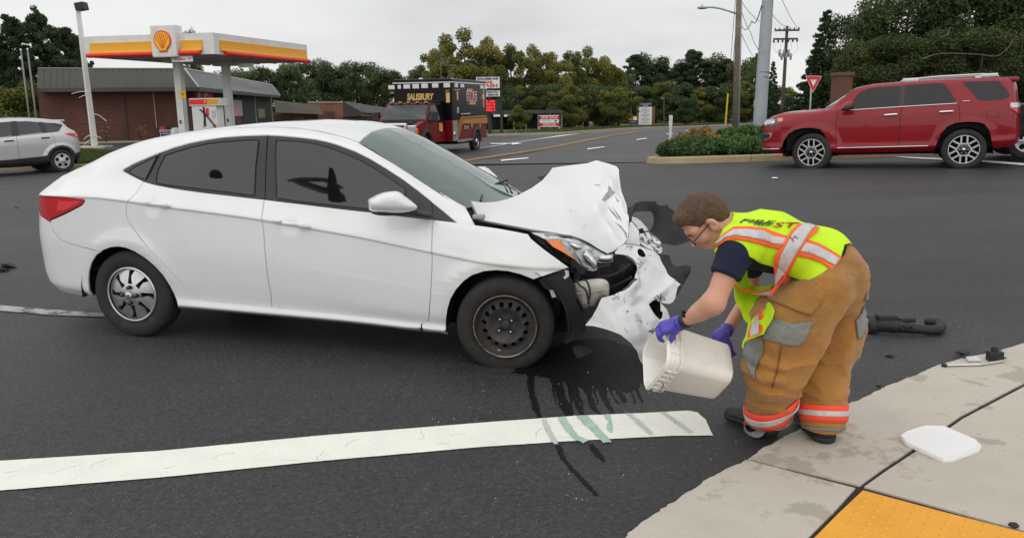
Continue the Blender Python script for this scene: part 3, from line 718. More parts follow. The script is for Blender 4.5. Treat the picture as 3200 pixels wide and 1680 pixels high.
wide('boot_lid',dn([(-1.5,VC),(-1.5,6.5)],.4)+dn([(-1.5,6.5),(-1.18,6.6),(-1.14,8.05),(-1.02,8.5),(-.74,8.86),(-.60,9.05),(-.62,VC)],.1)[1:],M_WHITE)
wide('rear_fascia',dn([(-1.5,6.6),(-1.5,4.2)],.3)+dn([(-1.5,4.2),(-.70,4.3),(-.70,6.6),(-1.2,6.6)],.1)[1:],M_WHITE,off=-.006)
wide('rear_glass',dn([(-.61,VC),(-.59,9.06)],.2)+dn([(-.59,9.06),(-.06,9.06)],.1)[1:]+[(-.035,10),(-.025,VC)],M_TINT,off=-.003)
M_WS=glassmat('windscreen_glass',(.30,.46,.41),.10,(.24,.40,.35),.22)
wide('windscreen',[(1.521,VC),(1.531,10),(1.552,9.08)]+dn([(1.552,9.08),(1.8,9.08),(2.05,9.08),(2.26,9.1)],.08)[1:]+[(2.33,9.6),(2.40,10.2),(2.44,VC)],M_WS,off=-.004,thick=.006)
# black surround behind the side glass, and the glass
dlo=dlo_top+cE((222,826))+dlo_bot_f[::-1]+dlo_bot_r[::-1]+cA((1180,760))
sp('window_surround',dlo,M_SATIN,off=-.006,shrink=.001)
gR=cA((1470,840),(1475,760),(1490,680),(1540,580),(1580,500),(1700,460),(1900,400),(2100,355),(2300,330),(2576,310))+cC((190,308),(150,650),(135,1000),(0,985))+cA((2400,962),(2100,928),(1800,892),(1600,868))
gF=cC((410,310),(700,325),(900,355),(1100,410),(1300,490),(1500,580),(1700,700),(1850,800),(2020,915),(2030,1222),(1580,1170),(1100,1120),(700,1075),(415,1030),(410,900),(400,500))
gQ=cA((1125,710),(1160,670),(1300,598),(1480,505),(1335,798),(1300,788))
sp('window',gR,M_TINT,off=-.0035,thick=.004,shrink=0);sp('window',gF,M_TINT,off=-.0035,thick=.004,shrink=0);sp('quarter_window',gQ,M_TINT,off=-.003,thick=.004,shrink=0)
def seal(pts,w=.006,both=True,off=-.001,name='window_seal',m=M_BLACKP,closed=True):
    """thin rubber bead along a traced line"""
    uv=SB.uvpoly(FS,pts,10.) if closed else [SB.uvof(FS,*p) for p in densify(pts,10.,closed=False)]
    P=SB.at(uv)+SB.at(uv,SB.N)*off
    L=list(P)+([P[0]] if closed else [])
    for sg in ((1,-1) if both else (1,)):MB().tube([p*np.array([1,sg,1]) for p in L],w/2,5,cap=not closed).build(name,m,sedan,True)
seal(gR);seal(gF);seal(gQ,.004)
seal(cA((1516,470),(1342,806)),.004,closed=False,name='door_gap',m=M_DARK,off=-.004);seal(cC((303,250),(290,400),(275,700),(268,1045)),.005,closed=False,name='door_gap',m=M_DARK,off=-.004)
seal(cC((2360,1095),(2366,1300)),.004,closed=False,name='door_gap',m=M_DARK,off=-.004)
# dark structure behind the shut lines, wheel wells, underbody
keep=[]
mm=SB.m;Pm=SB.P-SB.N*.022
for i in range(0,len(SB.us)-3,3):
    for j in range(0,70,5):
        c=SB.P[i+1,j+2]
        if any(math.hypot(c[0]-ax_,c[2]-az_)<ar_+.03 for ax_,az_,ar_ in ARCHES):continue
        if c[0]>2.25 or c[0]<-.86:continue
        keep.append((i,j))
V=[];F=[]
for i,j in keep:
    q=[Pm[i,j],Pm[i+3,j],Pm[i+3,j+5],Pm[i,j+5]]
    for sg in (1,-1):b=len(V);V += [p*np.array([1,sg,1]) for p in q];F.append((b,b+1,b+2,b+3))
mesh('inner_body',V,F,M_DARK,sedan)
ub=MB();ub.box((-.85,-.52,.20),(2.9,.52,.26))
for ax_ in (0,WB):
    for sg in (-1,1):
        # wheel well: half drum
        n=16;R=.385
        v=[]
        for k in range(n+1):
            w=math.pi*k/n-.12+.24*k/n;
            for yy in (.50*sg,.815*sg):v.append((ax_+R*math.cos(w),yy,.29+R*math.sin(w)))
        c0=len(v);v.append((ax_,.50*sg,.29))
        ub.add(v,[(2*k,2*k+1,2*k+3,2*k+2) for k in range(n)]+[(c0,2*k,2*k+2) for k in range(n)])
ub.build('underbody',M_DARK,sedan)
# ---- cabin seen through the windscreen
M_CAB=mat('cabin_fabric',(.10,.10,.10),.9)
ds=MB();ds.bevbox((1.85,-.66,.55),(2.30,.66,.935),.05);ds.build('dashboard',mat('dash_plastic',(.035,.037,.037),.7),sedan)
for sy in (-.37,.37):
    st=MB();st.bevbox((.85,sy-.25,.42),(1.4,sy+.25,.58),.05)
    M_=Matrix.Translation((.93,sy,.55))@Matrix.Rotation(-.35,4,'Y')
    bm=MB().bevbox((-.07,-.24,0),(.07,.24,.58),.05);st.add([tuple(M_@Vector(p)) for p in bm.v],bm.f)
    bm=MB().bevbox((-.05,-.12,.62),(.05,.12,.80),.04);st.add([tuple(M_@Vector(p)) for p in bm.v],bm.f)
    st.build('seat',M_CAB,sedan,True)
MB().tube([(1.70+.06*math.cos(t)*0-.07*math.sin(t),.37+.18*math.cos(t),.86+.165*math.sin(t)) for t in np.linspace(0,2*math.pi,25)],.014,8).build('steering_wheel',M_BLACKP,sedan,True)
MB().bevbox((1.66,-.13,1.235),(1.70,.13,1.30),.012).build('rear_view_mirror',M_BLACKP,sedan)
MB().box((-.5,-.74,.42),(2.2,.74,.45)).build('cabin_floor',M_DARK,sedan)
# ---- wheels
def hubcap(parent,R=.185):
    y0=-.012
    hol=[]
    for k in range(8):
        a=2*math.pi*k/8+math.pi/2;P=[]
        prof=[(.075,.028),(.100,.020),(.125,.016),(.150,.026),(.166,.032)]
        tw=lambda r:.16*math.sin((r-.07)*40)*.4
        for r,w in prof:P.append((r,a+tw(r)+w/r*.64))
        for r,w in prof[::-1]:P.append((r,a+tw(r)-w/r*.64))
        hol.append([(r*math.cos(t),r*math.sin(t)) for r,t in P])
    V,F=disc_holes(R,hol,y0,.02,64,lambda r:-.018*np.cos(np.clip(r/R,0,1)*2.6)+.012)
    cap=mesh('hubcap',V,F,M_SILVER,parent,True);cap.data.set_sharp_from_angle(angle=math.radians(40))
    MB().lathe([(.188,-.004),(R-.003,-.012),(R-.012,-.006)],64).build('rim_lip',M_SILVER,cap,True)
    for k in range(4):
        a=2*math.pi*k/4+math.pi/2;MB().lathe([(.014,.0),(.014,-.036),(.010,-.042),(.0001,-.044)],12,(.052*math.cos(a),0,.052*math.sin(a))).build('lug_nut',mat('nut_dark',(.09,.09,.09),.3,1.),cap,True)
    MB().lathe([(.028,-.02),(.028,-.037),(.022,-.042),(.0001,-.043)],24).build('centre_cap',M_SILVER,cap,True)
    MB().tube([(-.009,-.0435,-.009),(-.006,-.0435,.010)],.0022,5).tube([(.006,-.0435,-.010),(.009,-.0435,.009)],.0022,5).tube([(-.009,-.0435,.001),(.008,-.0435,.000)],.0022,5).build('emblem',mat('emblem_dark',(.2,.2,.2),.3,1.),cap)
    return cap
def steel_wheel(parent):
    hol=[[((.128)*math.cos(a)+.0165*math.cos(t)*math.cos(a)*1.0-.0135*math.sin(t)*math.sin(a),.128*math.sin(a)+.0165*math.cos(t)*math.sin(a)+.0135*math.sin(t)*math.cos(a)) for t in np.linspace(0,2*math.pi,12,endpoint=False)] for a in [2*math.pi*k/15+.1 for k in range(15)]]
    V,F=disc_holes(.157,hol,0,.01,60,lambda r:.030-.022*np.exp(-((r-.112)/.022)**2)-.0*r+.02*np.clip((.085-r)/.02,0,1)*.6)
    d=mesh('wheel_disc',V,F,M_STEEL,parent,True);d.data.set_sharp_from_angle(angle=math.radians(50))
    MB().lathe([(.150,.06),(.152,.035),(.160,.026),(.176,.012),(.180,-.012),(.189,-.024),(.193,-.020),(.195,-.010)],60).build('rim',M_STEEL,d,True)
    MB().lathe([(.1835,-.020),(.1885,-.0262),(.1915,-.024)],60).build('rim_edge',mat('worn_steel',(.28,.25,.22),.45,.8,dirt=((.07,.06,.05),6,.45,.6)),d,True)
    for k in range(4):
        a=2*math.pi*k/4+.72;MB().lathe([(.0125,.045),(.0125,.012),(.009,.008),(.007,-.004),(.0001,-.006)],10,(.05*math.cos(a),0,.05*math.sin(a))).build('lug_nut',M_NUT,d,True)
    MB().lathe([(.030,.045),(.029,.022),(.020,.018),(.0001,.017)],20).build('hub',M_STEEL,d,True)
    MB().box((-.045,.012,-.161),(-.028,.014,-.153)).build('balance_weight',mat('lead',(.45,.44,.42),.5),d)
def wheel(x,y,side,steer,kind):
    w=bpy.data.objects.new('wheel',None);COL.objects.link(w);w.parent=sedan
    w.location=(x,y,.29);w.rotation_euler=(0,0,steer+(math.pi if side>0 else 0))
    tm=tyre_mesh(.296,.190,.175,56)
    v=[(a,b+.075,min(c,9) if c>-.287 else-.287) for a,b,c in tm.v];tm.v=v
    tm.build('tyre',M_TYRE,w,True,sharp=40)
    if kind == 'cap':hubcap(w);MB().lathe([(.19,.0),(.17,.02),(.15,.05),(.0001,.05)],40).build('wheel_back',M_DARK,w)
    else:steel_wheel(w);MB().lathe([(.157,.05),(.15,.075),(.0001,.075)],40).build('wheel_back',M_DARK,w)
    return w
wheel(0,-.80,-1,0,'cap');wheel(0,.80,1,0,'cap');wheel(WB,-.80,-1,math.radians(9),'steel');wheel(WB,.80,1,math.radians(9),'cap')
# ---- handles and mirrors
def pillow(name,pts,y0,bulge,m,parent,fr=FS,res=9.,flat=0.25,yfun=None,back=.6):
    """rounded solid whose outline is traced in the picture"""
    O=np.array(densify(pts,6.,smooth=True));V2,T=cdt(O,(),(res,res))
    d=np.full(len(V2),9e9)
    A,B=O,np.roll(O,-1,0)
    for a,b in zip(A,B):
        ab=b-a;t=np.clip(((V2-a)@ab)/(ab@ab+1e-9),0,1);d=np.minimum(d,np.linalg.norm(V2-(a+t[:,None]*ab),axis=1))
    s=np.sqrt(np.clip(1-(1-np.clip(d/(d.max()*.85),0,1))**2,0,1))
    yy=np.array([yfun(*p) if yfun else y0 for p in V2])
    Vn=np.array([fr.plane(p[0],p[1],y-bulge*k) for p,y,k in zip(V2,yy,s)])
    Vb=np.array([fr.plane(p[0],p[1],y+bulge*back*k+.0005) for p,y,k in zip(V2,yy,s)])
    t=np.array(T);c=np.cross(Vn[t[:,1]]-Vn[t[:,0]],Vn[t[:,2]]-Vn[t[:,0]])
    T=[tuple(f) if c[:,1].sum()<0 else tuple(f[::-1]) for f in T];n0=len(Vn)
    F=T+[tuple(n0+i for i in f[::-1]) for f in T]
    for a,b in boundary_edges(T):F.append((b,a,n0+a,n0+b))
    return mesh(name,np.r_[Vn,Vb],F,m,parent,True)
hr=pillow('door_handle',cA((1258,1092),(1330,1068),(1420,1072),(1560,1092),(1640,1115),(1658,1135),(1630,1155),(1570,1162),(1450,1140),(1340,1130)),-.848,.024,M_WHITE,sedan,back=.3)
hf=pillow('door_handle',cC((360,1310),(440,1305),(540,1322),(650,1340))+cD((780,22),(830,55),(842,78),(815,98),(740,98),(640,75),(520,60),(420,30)),-.858,.024,M_WHITE,sedan,back=.3)
for h in (hr,hf):
    c=h.copy();c.data=h.data.copy();COL.objects.link(c);c.data.transform(Matrix.Scale(-1,4,(0,1,0)));c.data.flip_normals()
mir=bpy.data.objects.new('side_mirror',None);COL.objects.link(mir);mir.parent=sedan
mpts=cC((1560,1060),(1600,1030),(1700,980),(1800,955),(1900,948),(1960,965),(2020,1010),(2100,1070),(2160,1120),(2178,1155),(2150,1187),(2050,1212),(1950,1219),(1800,1217),(1600,1197),(1565,1130))
pillow('mirror_shell',mpts,-.93,.075,M_WHITE,mir,back=1.0,yfun=lambda x,y:-.93+.03*(x-1230)/75)
pillow('mirror_base',cC((1582,1185),(1700,1212),(1950,1218),(2100,1200),(2160,1180),(2300,1200),(2360,1230),(2370,1300),(2200,1280),(2000,1258),(1750,1257),(1640,1240),(1595,1215)),-.86,.045,M_SATIN,mir,back=1.,yfun=lambda x,y:-.90+.10*np.clip((x-1200)/150,0,1))
fm=bpy.data.objects.new('side_mirror',None);COL.objects.link(fm);fm.parent=sedan
for ch in list(mir.children):
    c=ch.copy();c.data=ch.data.copy();COL.objects.link(c);c.parent=fm;c.data.transform(Matrix.Scale(-1,4,(0,1,0)));c.data.flip_normals()

# ================================================================ the crushed front end
M_HOODIN=mat('hood_underside',(.30,.30,.30),.6)
def hood_disp(p,V):
    x,y=p[:,0],p[:,1]
    def ridge(ax,ay,bx,by,w,h):
        ab=np.array([bx-ax,by-ay]);L=ab@ab;t=np.clip(((x-ax)*ab[0]+(y-ay)*ab[1])/L,0,1)
        d=np.hypot(x-ax-t*ab[0],y-ay-t*ab[1]);return h*np.clip(1-d/w,0,1)
    r=ridge(1865,512,1903,583,30,.020)+ridge(1903,583,1880,628,34,.026)+ridge(1903,583,1962,690,26,.022)+ridge(1880,628,1955,735,30,-.016)
    r += ridge(1925,560,1945,640,16,.014)+ridge(1760,560,1770,660,46,.008)+ridge(1770,690,1890,780,40,.014)+ridge(1900,640,1880,700,30,-.012)
    r += ridge(1932,600,1958,668,10,-.014)+ridge(1915,640,1960,715,9,.012)+ridge(1868,650,1925,742,14,.010)
    n=hashn(np.c_[x/60,y/60,0*x],1,3);k=sst(1840,1930,x)
    return r+n*.006*k+hashn(np.c_[x/22,y/22,0*x],1,9)*.004*k
HOOD=(cE((690,592),(760,602),(850,611),(1000,602),(1150,566),(1300,506),(1450,425),(1580,332),(1660,242),(1705,178),(1900,150),(2100,125),(2260,112),(2400,125),(2500,160),(2535,200),(2540,300),(2560,450))
        +cG((1205,0),(1230,80),(1260,150),(1275,230),(1280,300),(1290,380),(1302,450),(1300,560),(1240,645),(1180,690),(1100,748),(1020,780),(900,712),(800,645),(700,595),(570,545),(350,502),(120,470))
        +cE((1400,935),(1100,880),(800,825),(740,700)))
HD=[(1472,627,-.64),(1500,686,-.665),(1560,632,-.35),(1640,600,0),(1700,550,.35),(1726,524,.62),(1795,515,.63),(1865,508,.61),(1935,535,.5),(1950,620,.24),(1964,700,.02),(1950,760,-.16),(1895,795,-.33),(1780,735,-.62),(1640,714,-.665),
      (1640,660,-.33),(1750,600,.10),(1760,680,-.30),(1850,620,.10),(1850,700,-.2)]
psheet('hood',FS,HOOD,HD,M_WHITE,sedan,res=7.,thick=.012,disp=hood_disp,seam=6.,inner=M_HOODIN,sharp=16)
# rear lip of the hood on the far side, bent up
psheet('hood_edge',FS,cE((1508,292),(1590,278),(1660,235),(1702,176),(1700,215),(1650,262),(1580,330),(1540,318)),[(1677,553,.66),(1725,524,.645),(1695,560,.60),(1700,545,.62)],M_BLACKP,sedan,res=10,thick=.006)
# scuffs on the hood nose: grey scrapes
M_SCUFF=mat('grey_scrape',(.33,.34,.36),.6,var=.3,var_scale=30)
M_SCRATCH=mat('black_scrape',(.03,.03,.03),.6)
hood_o=[c for c in sedan.children if c.name.startswith('hood') and not c.name.startswith('hood_')][0]
def on_mesh(ob,fr=FS):
    me=ob.data;return BVHTree.FromPolygons([v.co.copy() for v in me.vertices],[tuple(p.vertices) for p in me.polygons])
def decal(name,ob,bvh,pts,m,parent,off=.0015,res=6.,fr=FS,seam=5.,smooth=True,thick=0.):
    """thin patch laid on an existing surface, outline traced in the picture"""
    V2,T=cdt(densify(pts,seam),(),(res,res));V=[];NN=[];bad=set()
    for i,p in enumerate(V2):
        d=fr.ray(*p);h=bvh.ray_cast(Vector(fr.cam),Vector(d).normalized())
        if h[0] is None:bad.add(i);V.append((0,0,0));NN.append((0,0,1));continue
        n=np.array(h[1]);
        if n@d>0:n=-n
        V.append(np.array(h[0])+n*off);NN.append(n)
    T=[t for t in T if not (set(t) & bad)]
    if not T:return None
    V=np.array(V);t=np.array(T);c=np.cross(V[t[:,1]]-V[t[:,0]],V[t[:,2]]-V[t[:,0]]);mid=V[t].mean(1)
    T=[tuple(f) if c[k]@(fr.cam-mid[k])>0 else tuple(f[::-1]) for k,f in enumerate(T)]
    # drop unused
    us=sorted({i for f in T for i in f});mp_={a:b for b,a in enumerate(us)}
    V=V[us];T=[tuple(mp_[i] for i in f) for f in T]
    return mesh(name,V,T,m,parent,smooth)
hb=on_mesh(hood_o)
for q in (cE((2408,395),(2490,490),(2410,560),(2360,600),(2320,575),(2400,470)),cE((2225,388),(2300,392),(2302,402),(2230,394)),cE((1915,710),(1945,716),(1942,722)),
          cG((1130,370),(1210,430),(1295,540),(1270,590),(1240,500),(1150,400)),cG((1040,180),(1100,240),(1180,340),(1160,345),(1080,250)),cE((2440,640),(2560,800),(2576,860),(2520,780)),cE((2480,520),(2540,600),(2520,610))):
    decal('scrape',hood_o,hb,q,M_SCUFF,hood_o)
# cowl and wipers under the hood's rear edge
psheet('cowl',FS,cE((500,600),(620,660),(700,800),(740,892),(830,905),(1100,900),(1300,760),(1500,560),(1640,380),(1560,330),(1480,395),(1320,495),(1100,570),(900,600),(700,600)),[(1430,635,-.60),(1480,700,-.66),(1600,690,-.2),(1700,580,.55),(1550,630,-.2)],M_BLACKP,sedan,res=14,thick=.01)
for a,b in (((2.32,-.45,.985),(2.20,.05,1.03)),((2.40,.05,.985),(2.25,.48,1.02))):
    MB().tube([a,b],[.008,.005],6).box((b[0]-.01,min(a[1],b[1])+.1,b[2]+.0),(b[0]+.01,b[1]+.02,b[2]+.012)).build('wiper',M_BLACKP,sedan)
MB().bevbox((2.33,-.68,.90),(2.40,-.63,.93),.008).build('hood_hinge',mat('hinge_metal',(.4,.4,.38),.5,.6),sedan)
# structure under the hood
eb=MB();eb.bevbox((2.30,-.62,.30),(2.88,.62,.80),.04);eb.build('engine_bay',M_DARK,sedan)
eng=MB();eng.bevbox((2.5,-.35,.5),(2.98,.30,.78),.05);eng.tube([(2.9,-.5,.60),(3.05,-.2,.55),(3.08,.3,.60)],.035,10);eng.tube([(2.85,-.55,.70),(3.0,-.45,.62),(3.02,-.2,.70)],.02,8);eng.build('engine',M_BLACKP,sedan,True,sharp=40)
rs=MB();rs.bevbox((2.92,-.60,.62),(2.97,.60,.68),.012);rs.bevbox((2.95,-.55,.30),(3.0,.55,.36),.012)
for y in (-.55,-.2,.2,.55):rs.bevbox((2.94,y-.025,.33),(2.98,y+.025,.66),.008)
rs.build('radiator_support',M_BLACKP,sedan)
rd=MB().bevbox((2.86,-.48,.34),(2.90,.48,.64),.006)
rd.build('radiator',mat('radiator_fins',(.06,.06,.06),.5,.5),sedan)
MB().bevbox((3.02,-.58,.40),(3.09,.45,.50),.02).build('bumper_beam',mat('beam',(.05,.05,.055),.5,.4),sedan)
# torn black inner panel right of the headlight
psheet('grille_surround',FS,cG((570,900),(700,960),(850,1000),(1010,940),(1100,930),(1150,790),(1240,790),(1330,850),(1400,930),(1400,1000),(1360,1090),(1290,1190),(1190,1250),(1050,1300),(1040,1180),(900,1090),(700,1060),(580,1000)),
       [(1790,830,-.60),(1900,840,-.42),(1980,840,-.22),(1930,905,-.30),(1900,920,-.38)],M_DARK,sedan,res=10,thick=.006,disp=lambda p,V:.02*hashn(np.c_[p/25,0*p[:,:1]],1,5))
for q,yd in ((cG((620,960),(760,1000),(900,1050),(1050,1040),(1150,1000),(1300,900),(1310,915),(1160,1025),(1050,1062),(890,1072),(740,1030),(620,985)),-.50),(cG((1060,1180),(1200,1120),(1330,1050),(1340,1075),(1200,1150),(1070,1210)),-.42),(cG((1150,960),(1200,900),(1290,940),(1230,1010)),-.36),(cG((640,880),(720,950),(760,1010),(700,1030),(640,960)),-.60)):
    psheet('bracket',FS,q,[(0,0,yd)],M_BLACKP,sedan,res=12,thick=.02)
psheet('fender_liner',FS,cF((1540,235),(1700,190),(1900,160),(1990,300),(2010,520),(2110,700),(2130,840),(2010,980),(1860,1040),(1890,800),(1850,560),(1720,420),(1580,310)),[(1690,870,-.79),(1790,880,-.72),(1815,1010,-.66),(1770,1070,-.70),(1730,930,-.76)],M_BLACKP,sedan,res=12,thick=.006)
psheet('liner_tab',FS,cF((1668,362),(1715,365),(1756,450),(1700,458)),[(0,0,-.785)],mat('pale_tab',(.45,.43,.38),.7),sedan,res=12,thick=.006)
psheet('splash_panel',FS,cH((600,930),(700,905),(860,985),(780,1030),(665,1078),(620,1010)),[(1795,1085,-.62),(1850,1095,-.50),(1810,1115,-.60)],mat('splash_plastic',(.05,.055,.06),.4),sedan,res=12,thick=.006)
# brackets on the fender tip
psheet('fender_bracket',FS,cG((200,1090),(340,1030),(500,970),(545,960),(520,1060),(450,1090),(330,1100),(260,1140),(215,1120)),[(0,0,-.735)],mat('dusty_black',(.04,.037,.033),.8,var=.3,var_scale=20),sedan,res=12,thick=.03)
psheet('clip',FS,cG((500,975),(545,990),(550,1050),(500,1090),(480,1060),(510,1040)),[(0,0,-.745)],mat('white_clip',(.6,.6,.57),.5),sedan,res=10,thick=.012)
# washer bottle with its hoses
M_TANK=mat('washer_bottle',(.50,.49,.44),.55,var=.12,var_scale=10,dirt=((.28,.26,.21),6,.5,.72))
tk=pillow('washer_bottle',cH((600,170),(640,130),(740,100),(900,80),(1000,92),(1048,140),(1055,230),(1040,300),(960,330),(905,400),(880,440),(800,440),(740,470),(690,400),(640,330),(612,270)),-.60,.06,M_TANK,sedan,res=8,back=.6)
MB().tube([FS.plane(*p,-.67) for p in cH((612,268),(700,268),(830,250),(940,225),(1050,195))],.0035,6).build('seam',M_TANK,tk,True)
MB().tube([FS.plane(*p,-.655) for p in cH((735,300),(737,380),(738,440))],.003,6).build('seam',M_TANK,tk,True)
for q in (cH((640,100),(680,160),(740,200),(770,250),(790,330),(800,400)),cH((720,90),(770,110),(800,170),(815,250),(805,330),(790,380))):
    MB().tube([FS.plane(*p,-.685) for p in densify(q,6,False,True)],.006,7).build('hose',M_BLACKP,sedan,True)
psheet('pump_housing',FS,cH((760,380),(870,370),(930,400),(880,500),(830,570),(770,600),(745,520)),[(0,0,-.62)],M_BLACKP,sedan,res=12,thick=.05)
# ---- headlight
M_LENS=glassmat('lamp_lens',(.92,.94,.95),.10,(.5,.52,.54),.06)
M_REFL=mat('lamp_reflector',(.62,.64,.66),.12,.9,var=.25,var_scale=30)
M_AMBER=mat('amber_lens',(.85,.19,.012),.12,coat=1.,var=.12,var_scale=25)
HLD=[(1660,728,-.70),(1780,738,-.60),(1900,800,-.44),(1915,830,-.44),(1850,845,-.55),(1780,800,-.64),(1720,765,-.68)]
off_=lambda L,d:[(a,b,c+d) for a,b,c in L]
hl=psheet('headlight_housing',FS,cG((60,505),(250,510),(560,548),(720,625),(870,705),(1010,780),(1100,765),(1150,790),(1160,880),(1110,945),(1010,945),(900,985),(760,985),(640,930),(560,905),(400,800),(200,640)),off_(HLD,.07),M_BLACKP,sedan,res=9,thick=.03)
psheet('reflector',FS,cG((90,512),(350,525),(560,560),(700,630),(850,715),(1000,790),(1095,775),(1100,870),(1010,880),(900,880),(880,950),(760,940),(660,850),(560,700),(440,605),(260,588)),off_(HLD,.045),M_REFL,hl,res=7,thick=.004,disp=lambda p,V:.012*np.abs(hashn(np.c_[p/28,0*p[:,:1]],1,2)))
psheet('amber_lens',FS,cG((260,590),(440,602),(500,700),(580,790),(645,852),(560,802),(500,762),(350,680)),off_(HLD,-.004),M_AMBER,hl,res=8,thick=.006)
psheet('divider',FS,cG((440,602),(470,620),(540,700),(640,820),(650,850),(600,820),(500,705)),off_(HLD,.012),M_BLACKP,hl,res=8,thick=.006)
pr_=pillow('projector',cG((560,620),(640,640),(720,690),(670,730),(620,720),(570,670)),-.62,.02,M_REFL,hl,res=6)
pillow('reflector_bowl',cG((700,780),(760,720),(820,760),(890,860),(910,930),(880,960),(800,920),(720,840)),-.58,.03,M_REFL,hl,res=6)
pillow('reflector_bowl',cG((900,800),(1010,790),(1090,790),(1095,860),(1010,875),(920,865)),-.47,.02,M_REFL,hl,res=6)
psheet('chrome_strip',FS,cG((280,580),(310,550),(450,555),(600,600),(730,670),(720,690),(590,620),(440,580)),off_(HLD,.010),M_CHROME,hl,res=8,thick=.004)
psheet('broken_shard',FS,cG((560,640),(580,625),(690,750),(775,850),(770,880),(700,850),(620,740)),off_(HLD,-.01),mat('clear_shard',(.55,.56,.52),.1,coat=.5),hl,res=8,thick=.004)
psheet('lens',FS,cG((70,503),(350,510),(570,545),(720,620),(870,702),(1008,782),(990,800),(900,860),(910,930),(895,975),(850,990),(760,962),(720,935),(640,855),(500,765),(270,600)),HLD,M_LENS,hl,res=8,thick=.003)
# ---- torn bumper cover
BCD=[(1829,1016,-.76),(1880,930,-.66),(1930,910,-.52),(1990,870,-.34),(1960,780,-.22),(2000,770,-.08),(2055,790,.06),(2075,850,.05),(2125,890,.02),(2110,930,-.05),(2060,950,-.22),(2000,960,-.42),(1950,960,-.58),(1900,1000,-.70),(1960,1040,-.66),(2010,1100,-.56),(2015,1140,-.52),(2060,1020,-.32),(2090,1000,-.16),(2040,1060,-.42)]
BCO=(cH((755,665),(840,560),(900,450),(960,320),(1100,287),(1190,250),(1230,240),(1290,195),(1350,125),(1410,88),(1365,78))
       +cG((1385,1030),(1412,960),(1395,910),(1370,870),(1340,830),(1290,795),(1240,782),(1130,768),(1130,745),(1180,690),(1240,650),(1330,655),(1440,680),(1560,722),(1610,735),(1680,800),(1720,900),(1780,1020),(1860,1085),(1940,1160),(1910,1182))
       +cH((1895,260),(1880,330),(1850,375),(1810,395),(1760,390),(1712,380),(1735,420),(1780,470),(1805,540),(1812,590),(1760,640),(1700,690),(1650,790),(1580,900),(1530,1000),(1505,1080),(1500,1165),(1480,1165),(1450,1120),(1400,980),(1320,880),(1200,782),(1050,720),(950,692),(860,672)))
FOG=cH((1545,400),(1580,362),(1620,348),(1698,372),(1700,480),(1727,500),(1718,565),(1690,595),(1640,550),(1590,480))
HOLE=cG((1392,770),(1400,725),(1430,708),(1460,730),(1490,790),(1480,820),(1440,828),(1405,805))
def bump_disp(p,V):
    x,y=p[:,0],p[:,1]
    def ridge(ax,ay,bx,by,w,h):
        ab=np.array([bx-ax,by-ay]);t=np.clip(((x-ax)*ab[0]+(y-ay)*ab[1])/(ab@ab),0,1);return h*np.clip(1-np.hypot(x-ax-t*ab[0],y-ay-t*ab[1])/w,0,1)
    r=ridge(1940,960,2000,950,26,-.015)+ridge(1960,960,1990,1045,34,.022)+ridge(1930,935,1995,880,24,.016)+ridge(2035,935,2100,885,18,.018)+ridge(2100,885,2125,892,12,.01)+ridge(2000,800,2060,850,30,.02)+ridge(2010,830,2000,900,22,-.014)
    r += ridge(1850,1000,2000,1120,16,-.006)+ridge(2010,960,2040,1000,20,.012)
    return r+.003*hashn(np.c_[x/30,y/30,0*x],1,4)
bc=psheet('bumper_cover',FS,BCO,BCD,M_WHITE,sedan,holes=(FOG,HOLE),res=6.,thick=.004,disp=bump_disp,seam=5.,inner=M_BLACKP,sharp=18)
psheet('fog_lamp_recess',FS,cH((1540,380),(1640,330),(1710,360),(1740,500),(1700,610),(1640,590),(1560,480)),[(0,0,-.08)],M_DARK,sedan,res=14,thick=.01)
psheet('bumper_insert',FS,cG((1380,700),(1500,700),(1510,830),(1400,840)),[(0,0,.10)],M_DARK,sedan,res=14,thick=.01)
bb_=on_mesh(bc);random.seed(11)
def scratches(cx,cy,n,spread,size,vert=.5):
    for _ in range(n):
        x,y=cx+random.gauss(0,spread),cy+random.gauss(0,spread*.7);a=random.uniform(-1,1)*.7+(math.pi/2 if random.random()<vert else 0);L=size*random.uniform(.4,1.6)
        P=[(x+math.cos(a)*L*t+random.uniform(-1.2,1.2),y+math.sin(a)*L*t+random.uniform(-1.2,1.2)) for t in (-.5,-.2,.2,.5)]
        w=random.uniform(.6,2.0);decal('scratch',bc,bb_,P+[(p[0]-math.sin(a)*w+random.uniform(-.6,.6),p[1]+math.cos(a)*w+random.uniform(-.6,.6)) for p in P[::-1]],M_SCRATCH,bc,.001,5.,seam=4.)
scratches(1930,930,14,9,9);scratches(2045,1035,30,11,10);scratches(2065,932,14,8,16,.9);scratches(1965,770,8,9,10);scratches(2010,815,6,10,9);scratches(1957,975,5,5,6);scratches(2022,1084,4,4,10,.1);scratches(1955,1033,3,3,8,1);scratches(2005,830,3,14,8,.1);scratches(2000,1015,4,16,6)
